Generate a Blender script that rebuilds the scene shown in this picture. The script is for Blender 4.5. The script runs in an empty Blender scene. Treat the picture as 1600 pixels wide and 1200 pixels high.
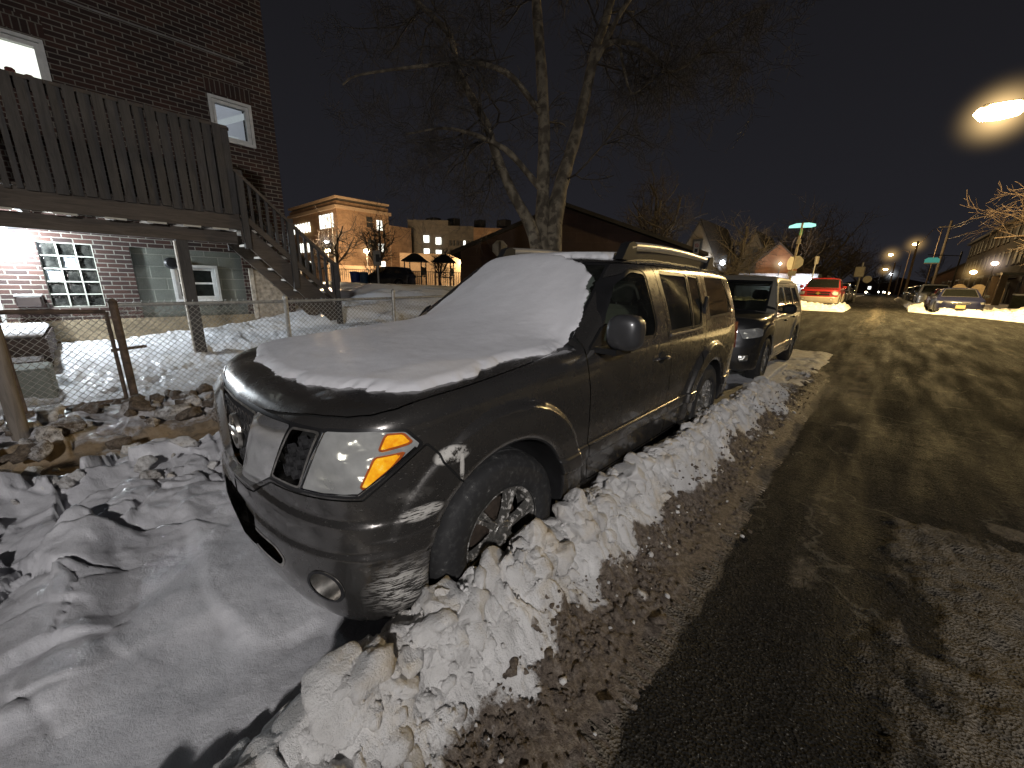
import bpy, math, random, time
import numpy as np
from mathutils import Vector
T0 = time.time()
R = math.radians
scene = bpy.context.scene
COL = scene.collection
rng = np.random.default_rng(7)
random.seed(7)

# ---------------------------------------------------------------- objects
def link(o, parent=None):
    COL.objects.link(o)
    if parent is not None:
        o.parent = parent
    return o

def tag(o, label=None, cat=None, group=None, kind=None):
    if label: o['label'] = label
    if cat: o['category'] = cat
    if group: o['group'] = group
    if kind: o['kind'] = kind
    return o

def empty(name, loc=(0, 0, 0), rz=0.0, label=None, cat=None, group=None):
    o = bpy.data.objects.new(name, None)
    o.empty_display_size = 0.1
    o.location = loc
    o.rotation_euler = (0, 0, rz)
    link(o)
    return tag(o, label, cat, group)

def mesh_obj(name, V, F, mat, parent=None, smooth=False, normals=None, mats=None, midx=None):
    """F: list of polys, or an (n,3|4) array."""
    me = bpy.data.meshes.new(name)
    V = np.asarray(V, dtype=np.float32)
    if isinstance(F, np.ndarray):
        n, k = F.shape
        me.vertices.add(len(V)); me.vertices.foreach_set('co', V.ravel())
        me.loops.add(n * k); me.loops.foreach_set('vertex_index', F.astype(np.int32).ravel())
        me.polygons.add(n)
        me.polygons.foreach_set('loop_start', np.arange(0, n * k, k, dtype=np.int32))
        me.polygons.foreach_set('loop_total', np.full(n, k, dtype=np.int32))
        me.update(calc_edges=True)
    else:
        me.from_pydata([tuple(map(float, v)) for v in V], [], F)
    for m in (mats or [mat]):
        me.materials.append(m)
    if midx is not None:
        me.polygons.foreach_set('material_index', np.asarray(midx, dtype=np.int32))
    if smooth:
        me.polygons.foreach_set('use_smooth', np.ones(len(me.polygons), dtype=bool))
    me.validate(verbose=False)
    if normals is not None and len(normals) == len(me.vertices):
        me.normals_split_custom_set_from_vertices([tuple(map(float, n)) for n in normals])
    o = bpy.data.objects.new(name, me)
    return link(o, parent)

class MB:
    """collects simple shapes into one mesh"""
    def __init__(s): s.V = []; s.F = []
    def add(s, V, F):
        b = len(s.V); s.V.extend([tuple(v) for v in V]); s.F.extend([tuple(i + b for i in f) for f in F]); return s
    def box(s, c, d, rz=0.0, bev=0.0, rx=0.0):
        hx, hy, hz = d[0] / 2, d[1] / 2, d[2] / 2
        if bev <= 0:
            P = [(x, y, z) for x in (-hx, hx) for y in (-hy, hy) for z in (-hz, hz)]
            F = [(0, 1, 3, 2), (4, 6, 7, 5), (0, 4, 5, 1), (2, 3, 7, 6), (0, 2, 6, 4), (1, 5, 7, 3)]
        else:
            b = min(bev, hx * .9, hy * .9, hz * .9); P = []; F = []
            ring = [(-hx + b, -hy), (hx - b, -hy), (hx, -hy + b), (hx, hy - b), (hx - b, hy), (-hx + b, hy), (-hx, hy - b), (-hx, -hy + b)]
            sc = lambda t: [(x * (1 - b / hx) if t else x, y * (1 - b / hy) if t else y) for x, y in ring]
            for z, t in ((-hz, 1), (-hz + b, 0), (hz - b, 0), (hz, 1)):
                P += [(x, y, z) for x, y in sc(t)]
            for k in range(3):
                for i in range(8):
                    j = (i + 1) % 8
                    F.append((k * 8 + i, k * 8 + j, k * 8 + 8 + j, k * 8 + 8 + i))
            F.append(tuple(range(7, -1, -1))); F.append(tuple(range(24, 32)))
        ca, sa = math.cos(rz), math.sin(rz); cx, sx = math.cos(rx), math.sin(rx)
        Q = []
        for x, y, z in P:
            y, z = y * cx - z * sx, y * sx + z * cx
            Q.append((c[0] + x * ca - y * sa, c[1] + x * sa + y * ca, c[2] + z))
        return s.add(Q, F)
    def tube(s, pts, r, n=10, cap=True):
        V, F = tube_np([np.array(p, float) for p in pts], r if hasattr(r, '__len__') else [r] * len(pts), n)
        b = len(V)
        if cap:
            F = F + [tuple(range(n - 1, -1, -1)), tuple(range(b - n, b))]
        return s.add(V, F)
    def bar(s, a, b, w, h):
        """rectangular bar from a to b, w across, h in the vertical-ish direction"""
        a = np.array(a, float); b = np.array(b, float); t = (b - a) / np.linalg.norm(b - a)
        up = np.array([0, 0, 1.0]) if abs(t[2]) < .95 else np.array([0, 1.0, 0])
        sx = np.cross(t, up); sx /= np.linalg.norm(sx); u = np.cross(sx, t)
        P = []
        for p in (a, b):
            for i, j in ((-1, -1), (1, -1), (1, 1), (-1, 1)):
                P.append(p + sx * w / 2 * i + u * h / 2 * j)
        return s.add(P, [(0, 1, 2, 3), (7, 6, 5, 4), (0, 4, 5, 1), (1, 5, 6, 2), (2, 6, 7, 3), (3, 7, 4, 0)])
    def lathe(s, prof, c=(0, 0, 0), axis='z', n=24, closed=False):
        P = []; F = []
        for r, h in prof:
            for i in range(n):
                a = 2 * math.pi * i / n; u, v = r * math.cos(a), r * math.sin(a)
                P.append({'z': (c[0] + u, c[1] + v, c[2] + h), 'x': (c[0] + h, c[1] + u, c[2] + v), 'y': (c[0] + u, c[1] + h, c[2] + v)}[axis])
        m = len(prof)
        for k in range(m if closed else m - 1):
            k2 = (k + 1) % m
            for i in range(n):
                j = (i + 1) % n
                F.append((k * n + i, k * n + j, k2 * n + j, k2 * n + i))
        if not closed:
            F.append(tuple(range(n - 1, -1, -1))); F.append(tuple(range((m - 1) * n, m * n)))
        return s.add(P, F)
    def prism(s, poly, lo, hi, axis='x'):
        """extrude a 2D polygon; axis x: (y,z), y: (x,z), z: (x,y)"""
        n = len(poly); P = []
        for h in (lo, hi):
            for u, v in poly:
                P.append({'x': (h, u, v), 'y': (u, h, v), 'z': (u, v, h)}[axis])
        F = [tuple(range(n - 1, -1, -1)), tuple(range(n, 2 * n))]
        F += [(i, (i + 1) % n, (i + 1) % n + n, i + n) for i in range(n)]
        return s.add(P, F)
    def quad(s, a, b, c, d): return s.add([a, b, c, d], [(0, 1, 2, 3)])
    def build(s, name, mat, parent=None, smooth=False):
        o = mesh_obj(name, s.V, s.F, mat, parent, smooth=smooth)
        bm_fix(o)
        if smooth: auto_sharp(o)
        return o

import bmesh
def bm_fix(o):
    bm = bmesh.new(); bm.from_mesh(o.data)
    bmesh.ops.recalc_face_normals(bm, faces=bm.faces[:])
    bm.to_mesh(o.data); bm.free()

def auto_sharp(o, ang=40):
    me = o.data
    bm = bmesh.new(); bm.from_mesh(me)
    lim = R(ang)
    for e in bm.edges:
        if len(e.link_faces) == 2 and e.link_faces[0].normal.length > 0 and e.link_faces[1].normal.length > 0:
            if e.calc_face_angle(0) > lim: e.smooth = False
    for f in bm.faces: f.smooth = True
    bm.to_mesh(me); bm.free()

def tube_np(pts, rad, n=8):
    V = []; F = []
    prev = None
    for i, p in enumerate(pts):
        t = (pts[min(i + 1, len(pts) - 1)] - pts[max(i - 1, 0)]); L = np.linalg.norm(t); t = t / (L if L > 1e-9 else 1)
        if prev is None:
            a = np.array([0, 0, 1.0]) if abs(t[2]) < .9 else np.array([1.0, 0, 0])
            u = np.cross(t, a)
        else:
            u = prev - t * prev.dot(t)
        u /= (np.linalg.norm(u) + 1e-12); prev = u; v = np.cross(t, u)
        for k in range(n):
            a = 2 * math.pi * k / n
            V.append(p + rad[i] * (math.cos(a) * u + math.sin(a) * v))
    for i in range(len(pts) - 1):
        for k in range(n):
            j = (k + 1) % n
            F.append((i * n + k, i * n + j, i * n + n + j, i * n + n + k))
    return V, F

# ---------------------------------------------------------------- noise
def _hash(ix, iy, iz, seed):
    h = (ix.astype(np.int64) * 374761393 + iy.astype(np.int64) * 668265263 + iz.astype(np.int64) * 2147483647 + seed * 974711) & 0x7fffffff
    h = ((h ^ (h >> 13)) * 1274126177) & 0x7fffffff
    h = ((h ^ (h >> 16)) * 668265263) & 0x7fffffff
    return ((h ^ (h >> 15)) & 0xffff) / 65535.0

def vnoise(x, y, z=0.0, seed=0):
    x = np.asarray(x, float); y = np.asarray(y, float) + 0 * x; z = np.asarray(z, float) + 0 * x
    ix, iy, iz = np.floor(x), np.floor(y), np.floor(z)
    fx, fy, fz = x - ix, y - iy, z - iz
    u, v, w = [t * t * t * (t * (t * 6 - 15) + 10) for t in (fx, fy, fz)]
    r = 0
    for dx in (0, 1):
        for dy in (0, 1):
            for dz in (0, 1):
                r = r + _hash(ix + dx, iy + dy, iz + dz, seed) * (u if dx else 1 - u) * (v if dy else 1 - v) * (w if dz else 1 - w)
    return r * 2 - 1

def fbm(x, y, z=0.0, octv=4, seed=0, gain=.5):
    a = 1; s = 0; f = 1
    for o in range(octv):
        s = s + a * vnoise(np.asarray(x) * f, np.asarray(y) * f, np.asarray(z) * f, seed + o * 17); a *= gain; f *= 2.03
    return s

def worley(x, y, seed=0):
    """F1, F2 and a random value of the nearest cell"""
    ix, iy = np.floor(x), np.floor(y)
    f1 = np.full(x.shape, 9.0); f2 = np.full(x.shape, 9.0); idv = np.zeros(x.shape)
    px = np.zeros(x.shape); py = np.zeros(x.shape)
    for dx in (-1, 0, 1):
        for dy in (-1, 0, 1):
            cx, cy = ix + dx, iy + dy
            qx = cx + _hash(cx, cy, cx * 0, seed); qy = cy + _hash(cx, cy, cx * 0 + 7, seed)
            dd = np.hypot(x - qx, y - qy)
            m = dd < f1
            f2 = np.where(m, f1, np.minimum(f2, dd))
            px = np.where(m, qx, px); py = np.where(m, qy, py)
            idv = np.where(m, _hash(cx, cy, cx * 0 + 3, seed), idv); f1 = np.where(m, dd, f1)
    return f1, f2, idv, px, py

def sstep(a, b, x):
    t = np.clip((x - a) / (b - a), 0, 1); return t * t * (3 - 2 * t)
def smin(a, b, k):
    h = np.clip(.5 + .5 * (b - a) / k, 0, 1); return b * (1 - h) + a * h - k * h * (1 - h)
def smax(a, b, k): return -smin(-a, -b, k)
def interp(x, xs, ys): return np.interp(x, xs, ys)
def cinterp(x, xs, ys):
    """smooth (monotone cubic) interpolation"""
    xs = np.asarray(xs, float); ys = np.asarray(ys, float)
    d = np.diff(ys) / np.diff(xs)
    m = np.zeros(len(xs)); m[0] = d[0]; m[-1] = d[-1]
    for i in range(1, len(xs) - 1):
        m[i] = 0 if d[i - 1] * d[i] <= 0 else 2 * d[i - 1] * d[i] / (d[i - 1] + d[i])
    x = np.clip(x, xs[0], xs[-1]); i = np.clip(np.searchsorted(xs, x) - 1, 0, len(xs) - 2)
    h = xs[i + 1] - xs[i]; t = (x - xs[i]) / h
    return ys[i] * (1 + 2 * t) * (1 - t) ** 2 + m[i] * h * t * (1 - t) ** 2 + ys[i + 1] * t * t * (3 - 2 * t) + m[i + 1] * h * t * t * (t - 1)

def poly_sd(u, v, poly):
    """signed distance to a 2D polygon, negative inside"""
    u = np.asarray(u, float); v = np.asarray(v, float)
    d = np.full(u.shape, 1e9); s = np.zeros(u.shape, bool)
    n = len(poly)
    for i in range(n):
        ax, ay = poly[i]; bx, by = poly[(i + 1) % n]
        ex, ey = bx - ax, by - ay
        t = np.clip(((u - ax) * ex + (v - ay) * ey) / (ex * ex + ey * ey + 1e-12), 0, 1)
        d = np.minimum(d, np.hypot(u - ax - t * ex, v - ay - t * ey))
        c = ((ay > v) != (by > v)) & (u < (bx - ax) * (v - ay) / ((by - ay) if by != ay else 1e-12) + ax)
        s ^= c
    return np.where(s, -d, d)

def round_poly(poly, r, n=4):
    """round the corners of a polygon"""
    out = []
    m = len(poly)
    for i in range(m):
        p = np.array(poly[i], float); a = np.array(poly[i - 1], float) - p; b = np.array(poly[(i + 1) % m], float) - p
        la, lb = np.linalg.norm(a), np.linalg.norm(b); rr = min(r, la * .45, lb * .45)
        s = p + a / la * rr; e = p + b / lb * rr
        for k in range(n + 1):
            t = k / n; out.append(tuple((1 - t) ** 2 * s + 2 * t * (1 - t) * p + t * t * e))
    return out

# ---------------------------------------------------------------- isosurface + cutting
def surface_nets(f, lo, hi, h, proj=3):
    xs = np.arange(lo[0], hi[0] + h, h); ys = np.arange(lo[1], hi[1] + h, h); zs = np.arange(lo[2], hi[2] + h, h)
    nx, ny, nz = len(xs), len(ys), len(zs)
    D = np.empty((nx, ny, nz), np.float32)
    Y, Z = np.meshgrid(ys, zs, indexing='ij')
    for i0 in range(0, nx, 16):
        xx = xs[i0:i0 + 16][:, None, None]
        D[i0:i0 + 16] = f(xx + 0 * Y, Y + 0 * xx, Z + 0 * xx)
    S = D < 0
    cnt = np.zeros((nx - 1, ny - 1, nz - 1), np.int8)
    for a in (0, 1):
        for b in (0, 1):
            for c in (0, 1):
                cnt += S[a:nx - 1 + a, b:ny - 1 + b, c:nz - 1 + c]
    act = (cnt > 0) & (cnt < 8)
    idx = np.full(act.shape, -1, np.int64); I, J, K = np.nonzero(act); n = len(I); idx[I, J, K] = np.arange(n)
    acc = np.zeros((n, 3)); num = np.zeros(n)
    cor = [(a, b, c) for a in (0, 1) for b in (0, 1) for c in (0, 1)]
    for p in cor:
        for ax in range(3):
            if p[ax] == 0:
                q_ = list(p); q_[ax] = 1
                d0 = D[I + p[0], J + p[1], K + p[2]]; d1 = D[I + q_[0], J + q_[1], K + q_[2]]
                m = (d0 < 0) != (d1 < 0)
                t = np.where(m, d0 / np.where(m, d0 - d1, 1), 0)
                pos = np.tile(np.array(p, float), (n, 1)); pos[:, ax] += t
                acc += pos * m[:, None]; num += m
    V = (acc / num[:, None] + np.stack([I, J, K], 1)) * h + np.array([xs[0], ys[0], zs[0]])
    Fs = []
    for ax in range(3):
        b, c = (ax + 1) % 3, (ax + 2) % 3
        sl0 = [slice(None)] * 3; sl1 = [slice(None)] * 3
        sl0[ax] = slice(0, -1); sl1[ax] = slice(1, None)
        s0, s1 = S[tuple(sl0)], S[tuple(sl1)]
        E = np.argwhere(s0 != s1)
        ok = (E[:, b] > 0) & (E[:, c] > 0) & (E[:, b] < act.shape[b]) & (E[:, c] < act.shape[c])
        E = E[ok]
        inside = S[E[:, 0], E[:, 1], E[:, 2]]
        def cell(db, dc):
            C = E.copy(); C[:, b] += db; C[:, c] += dc; return idx[C[:, 0], C[:, 1], C[:, 2]]
        q = np.stack([cell(-1, -1), cell(0, -1), cell(0, 0), cell(-1, 0)], 1)
        q[~inside] = q[~inside][:, ::-1]
        Fs.append(q)
    Q = np.concatenate(Fs)
    e = 1e-3
    def grad(P):
        x, y, z = P.T
        return np.stack([f(x + e, y, z) - f(x - e, y, z), f(x, y + e, z) - f(x, y - e, z), f(x, y, z + e) - f(x, y, z - e)], 1) / (2 * e)
    for _ in range(proj):
        d = f(*V.T); g = grad(V); gg = (g ** 2).sum(1) + 1e-6
        st = -(d / gg)[:, None] * g
        L = np.linalg.norm(st, axis=1, keepdims=True); st *= np.minimum(1, .5 * h / (L + 1e-12))
        V = V + st
    e = h * .35
    N = grad(V); N /= np.linalg.norm(N, axis=1, keepdims=True) + 1e-9
    Tt = np.concatenate([Q[:, [0, 1, 2]], Q[:, [0, 2, 3]]])
    return V, N, Tt

def compact(M):
    V, N, F = M
    u, inv = np.unique(F, return_inverse=True)
    return V[u], N[u], inv.reshape(F.shape)

def split(M, g):
    """cut a triangle mesh along g=0 -> (g<0 side, g>0 side)"""
    V, N, F = M
    if len(F) == 0: return M, M
    g = np.where(np.abs(g) < 1e-7, 1e-7, g)
    s = g < 0; sf = s[F]; c = sf.sum(1)
    inn = [F[c == 3]]; out = [F[c == 0]]
    newV = [V]; newN = [N]; base = len(V)
    for k, lone_in in ((1, True), (2, False)):
        T = F[c == k]
        if not len(T): continue
        m = s[T] if lone_in else ~s[T]
        lone = m.argmax(1)
        a = T[np.arange(len(T)), lone]; b = T[np.arange(len(T)), (lone + 1) % 3]; d = T[np.arange(len(T)), (lone + 2) % 3]
        def cut(p, q):
            t = (g[p] / (g[p] - g[q]))[:, None]
            return V[p] + t * (V[q] - V[p]), N[p] + t * (N[q] - N[p])
        P1, N1 = cut(a, b); P2, N2 = cut(a, d)
        i1 = base + np.arange(len(T)); i2 = i1 + len(T); base += 2 * len(T)
        newV += [P1, P2]; newN += [N1, N2]
        tip = np.stack([a, i1, i2], 1); q1 = np.stack([i1, b, d], 1); q2 = np.stack([i1, d, i2], 1)
        (inn if lone_in else out).append(tip)
        (out if lone_in else inn).extend([q1, q2])
    V2 = np.concatenate(newV); N2 = np.concatenate(newN)
    return compact((V2, N2, np.concatenate(inn))), compact((V2, N2, np.concatenate(out)))

def join(*Ms):
    if not any(len(m[2]) for m in Ms): return Ms[0]
    Ms = [m for m in Ms if len(m[2])]
    b = 0; V = []; N = []; F = []
    for v, n, f in Ms:
        V.append(v); N.append(n); F.append(f + b); b += len(v)
    return np.concatenate(V), np.concatenate(N), np.concatenate(F)

def mirror(M):
    V, N, F = M
    s = np.array([-1, 1, 1.0]); return V * s, N * s, F[:, ::-1]

def offset(M, d):
    V, N, F = M
    L = np.linalg.norm(N, axis=1, keepdims=True) + 1e-9
    return V + N / L * d, N, F

def mobj(name, M, mat, parent):
    V, N, F = M
    if len(F) == 0:
        print('EMPTY PART', name, parent.name if parent else ''); return None
    L = np.linalg.norm(N, axis=1, keepdims=True) + 1e-9
    return mesh_obj(name, V, F, mat, parent, smooth=True, normals=N / L)

# ---------------------------------------------------------------- materials
MATS = {}
def new_mat(name):
    m = bpy.data.materials.new(name); m.use_nodes = True
    nt = m.node_tree; b = nt.nodes['Principled BSDF']
    return m, nt, b
def N_(nt, t, **kw):
    n = nt.nodes.new(t)
    for k, v in kw.items():
        if k in n.inputs: n.inputs[k].default_value = v
        else: setattr(n, k, v)
    return n
def ramp(nt, src, stops, interp='LINEAR'):
    r = nt.nodes.new('ShaderNodeValToRGB'); r.color_ramp.interpolation = interp
    el = r.color_ramp.elements
    while len(el) < len(stops): el.new(.5)
    for e, (p, c) in zip(el, stops):
        e.position = p; e.color = (*c, 1) if len(c) == 3 else c
    nt.links.new(src, r.inputs[0]); return r.outputs[0]
def mixc(nt, fac, a, b, mode='MIX'):
    m = nt.nodes.new('ShaderNodeMix'); m.data_type = 'RGBA'; m.blend_type = mode
    for s, v in ((0, fac), (6, a), (7, b)):
        if hasattr(v, 'is_linked') or isinstance(v, bpy.types.NodeSocket): nt.links.new(v, m.inputs[s])
        else: m.inputs[s].default_value = v if not isinstance(v, tuple) or len(v) == 4 else (*v, 1)
    return m.outputs[2]
def mathn(nt, op, a, b=0.0, clamp=False):
    m = nt.nodes.new('ShaderNodeMath'); m.operation = op; m.use_clamp = clamp
    for i, v in enumerate((a, b)):
        if isinstance(v, bpy.types.NodeSocket): nt.links.new(v, m.inputs[i])
        else: m.inputs[i].default_value = v
    return m.outputs[0]
def noise(nt, scale, detail=4, rough=.55, vec=None, dist=0.0):
    n = N_(nt, 'ShaderNodeTexNoise', Scale=scale, Detail=detail, Roughness=rough, Distortion=dist)
    if vec is not None: nt.links.new(vec, n.inputs['Vector'])
    return n.outputs[0]
def objco(nt, scale=(1, 1, 1), world=True, rot=(0, 0, 0), loc=(0, 0, 0)):
    if world:
        s = nt.nodes.new('ShaderNodeNewGeometry').outputs['Position']
    else:
        s = nt.nodes.new('ShaderNodeTexCoord').outputs['Object']
    mp = nt.nodes.new('ShaderNodeMapping'); mp.inputs['Scale'].default_value = scale; mp.inputs['Rotation'].default_value = rot
    mp.inputs['Location'].default_value = loc
    nt.links.new(s, mp.inputs['Vector']); return mp.outputs[0]
def bump(nt, b, h, strength=.3, dist=.01):
    n = N_(nt, 'ShaderNodeBump', Strength=strength, Distance=dist); nt.links.new(h, n.inputs['Height'])
    nt.links.new(n.outputs[0], b.inputs['Normal']); return n
def simple(name, color, rough=.6, metal=0.0, var=.25, vscale=6.0, bmp=.0, bscale=40.0, emis=None, estr=0.0, world=False, coat=0.0):
    if name in MATS: return MATS[name]
    m, nt, b = new_mat(name)
    v = objco(nt, world=world)
    if var:
        f = noise(nt, vscale, 5, .6, v)
        lo = tuple(c * (1 - var) for c in color); hi = tuple(min(1, c * (1 + var)) for c in color)
        nt.links.new(ramp(nt, f, [(.3, lo), (.7, hi)]), b.inputs['Base Color'])
    else:
        b.inputs['Base Color'].default_value = (*color, 1)
    b.inputs['Roughness'].default_value = rough; b.inputs['Metallic'].default_value = metal
    b.inputs['Coat Weight'].default_value = coat
    if bmp: bump(nt, b, noise(nt, bscale, 4, .6, v), bmp, .01)
    if emis:
        b.inputs['Emission Color'].default_value = (*emis, 1); b.inputs['Emission Strength'].default_value = estr
    MATS[name] = m
    return m
# ================================================================ vehicles
def paint_mat(name, color, dirt=(.35, .33, .30), dirty=.25, scratch=False, metal=.55, rough=.30, coat=.8):
    m, nt, b = new_mat(name)
    P = objco(nt, world=False)
    sep = nt.nodes.new('ShaderNodeSeparateXYZ'); nt.links.new(P, sep.inputs[0])
    col = mixc(nt, noise(nt, 3.0, 3, .5, P), tuple(c * .85 for c in color), tuple(min(1, c * 1.15) for c in color))
    # salt haze, thicker low down
    hz = mathn(nt, 'MULTIPLY', ramp(nt, noise(nt, 5.0, 8, .7, P), [(.38, (0, 0, 0)), (.75, (1, 1, 1))]),
               ramp(nt, sep.outputs[2], [(.25, (1, 1, 1)), (.62, (.35, .35, .35)), (1.0, (.12, .12, .12))]))
    speck = ramp(nt, noise(nt, 95, 2, .5, P), [(.70, (0, 0, 0)), (.74, (1, 1, 1))])
    hz = mathn(nt, 'ADD', mathn(nt, 'MULTIPLY', hz, dirty), mathn(nt, 'MULTIPLY', speck, dirty * .6), True)
    col = mixc(nt, hz, col, dirt)
    b.inputs['Metallic'].default_value = metal
    rg = ramp(nt, noise(nt, 7, 6, .7, P), [(.3, (rough * .75,) * 3), (.75, (rough * 1.5,) * 3)])
    met = metal
    if scratch:
        # scraped paint on the driver's front corner: streaks running along the side
        def blob(c, r, e0=.8):
            s = nt.nodes.new('ShaderNodeVectorMath'); s.operation = 'SUBTRACT'; nt.links.new(P, s.inputs[0]); s.inputs[1].default_value = c
            d = nt.nodes.new('ShaderNodeVectorMath'); d.operation = 'DIVIDE'; nt.links.new(s.outputs[0], d.inputs[0]); d.inputs[1].default_value = r
            l = nt.nodes.new('ShaderNodeVectorMath'); l.operation = 'LENGTH'; nt.links.new(d.outputs[0], l.inputs[0])
            return ramp(nt, l.outputs[1], [(0, (1, 1, 1)), (e0, (.75, .75, .75)), (1.0, (0, 0, 0))])
        st = objco(nt, (9, 9, 70), world=False, rot=(.25, 0, 0))
        st2 = objco(nt, (22, 22, 160), world=False, rot=(.15, 0, 0))
        s1 = noise(nt, 1.0, 8, .78, st); s2 = noise(nt, 1.0, 6, .7, st2)
        sc = mathn(nt, 'MULTIPLY', s1, s2)
        def lay(mask, lo, hi):
            v = mathn(nt, 'MULTIPLY', ramp(nt, sc, [(lo, (0, 0, 0)), (hi, (1, 1, 1))]), mask)
            return v
        a = lay(blob((.91, .25, .38), (.18, .16, .155), .45), .238, .275)
        bq = lay(blob((.93, .34, .68), (.12, .10, .035)), .20, .24)
        flat = noise(nt, 22, 9, .75, P)
        cpatch = mathn(nt, 'MULTIPLY', ramp(nt, flat, [(.43, (0, 0, 0)), (.50, (1, 1, 1))]), blob((.93, .475, .875), (.14, .085, .040), .8))
        run = mathn(nt, 'MULTIPLY', ramp(nt, flat, [(.40, (0, 0, 0)), (.47, (1, 1, 1))]), blob((.93, .515, .81), (.12, .011, .065), .9))
        dpatch = mathn(nt, 'MULTIPLY', ramp(nt, flat, [(.42, (0, 0, 0)), (.55, (.75, .75, .75))]), blob((.93, .30, .76), (.14, .10, .035), .5))
        tot = mathn(nt, 'ADD', mathn(nt, 'ADD', a, bq, True), mathn(nt, 'ADD', mathn(nt, 'ADD', cpatch, run, True), mathn(nt, 'MULTIPLY', dpatch, .35), True), True)
        # hair-thin swirl scratches
        hs = objco(nt, (60, 60, 260), world=False, rot=(.5, .3, 0))
        hair = mathn(nt, 'MULTIPLY', ramp(nt, noise(nt, 1.0, 3, .6, hs), [(.66, (0, 0, 0)), (.70, (.35, .35, .35))]), blob((.90, .35, .7), (.35, .45, .5), .6))
        tot = mathn(nt, 'ADD', tot, hair, True)
        col = mixc(nt, tot, col, (.62, .60, .56))
        met = mathn(nt, 'MULTIPLY', mathn(nt, 'SUBTRACT', 1.0, tot), metal)
        nt.links.new(met, b.inputs['Metallic'])
        rg = mixc(nt, tot, rg, (.8, .8, .8))
    nt.links.new(col, b.inputs['Base Color'])
    nt.links.new(rg, b.inputs['Roughness'])
    b.inputs['Coat Weight'].default_value = coat; b.inputs['Coat Roughness'].default_value = .06
    return m

def glass_mat(name, tint=(.5, .55, .5), alpha=.5, rough=.03, haze=.06):
    m, nt, b = new_mat(name)
    out = nt.nodes['Material Output']
    tr = N_(nt, 'ShaderNodeBsdfTransparent', Color=(*tint, 1))
    P = objco(nt, world=False)
    b.inputs['Base Color'].default_value = (.02, .022, .02, 1)
    hz = ramp(nt, noise(nt, 4.0, 8, .72, P), [(.40, (.012, .013, .012)), (.8, (haze, haze, haze * .9))])
    nt.links.new(hz, b.inputs['Base Color'])
    nt.links.new(ramp(nt, noise(nt, 9, 5, .6, P), [(.3, (rough,) * 3), (.8, (rough * 4,) * 3)]), b.inputs['Roughness'])
    b.inputs['IOR'].default_value = 1.5
    mx = nt.nodes.new('ShaderNodeMixShader'); mx.inputs[0].default_value = alpha
    nt.links.new(tr.outputs[0], mx.inputs[1]); nt.links.new(b.outputs[0], mx.inputs[2]); nt.links.new(mx.outputs[0], out.inputs[0])
    return m

M_RUB = simple('black_rubber', (.015, .015, .016), .55, var=.3, bmp=.15, bscale=60)
M_BLK = simple('black_trim', (.012, .012, .013), .42, var=.3)
M_GAP = simple('seam_shadow', (.004, .004, .004), .8, var=0)
M_CHR = simple('chrome', (.62, .62, .62), .12, 1.0, var=.15, vscale=12)
M_CHRD = simple('dirty_chrome', (.42, .40, .37), .30, .9, var=.45, vscale=25)
M_INT = simple('car_interior', (.13, .125, .11), .8, var=.3)
M_SEAT = simple('seat_cloth', (.17, .165, .145), .9, var=.2)
M_PLATE = simple('plate', (.62, .45, .22), .5, var=.2, vscale=20)

def tyre_mat():
    m, nt, b = new_mat('tyre_rubber')
    P = objco(nt, world=False)
    f = noise(nt, 30, 9, .75, P)
    col = ramp(nt, f, [(.50, (.016, .016, .017)), (.64, (.045, .045, .045)), (.70, (.35, .34, .32))])
    nt.links.new(col, b.inputs['Base Color']); b.inputs['Roughness'].default_value = .75
    bump(nt, b, noise(nt, 60, 4, .6, P), .2, .004)
    return m
def rim_mat(color=(.34, .33, .31)):
    m, nt, b = new_mat('dirty_alloy')
    P = objco(nt, world=False)
    f = noise(nt, 28, 9, .72, P)
    col = ramp(nt, f, [(.42, tuple(c * .8 for c in color)), (.53, tuple(c * .5 for c in color)), (.60, (.55, .53, .50))])
    nt.links.new(col, b.inputs['Base Color']); nt.links.new(ramp(nt, f, [(.45, (.3,) * 3), (.6, (.8,) * 3)]), b.inputs['Roughness'])
    nt.links.new(ramp(nt, f, [(.5, (.75,) * 3), (.6, (.0,) * 3)]), b.inputs['Metallic'])
    bump(nt, b, f, .4, .004)
    return m
M_TYRE = tyre_mat(); M_RIM = rim_mat()
M_RIM_DARK = simple('brake_shadow', (.06, .045, .035), .7, .3, var=.5, vscale=20)

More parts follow.
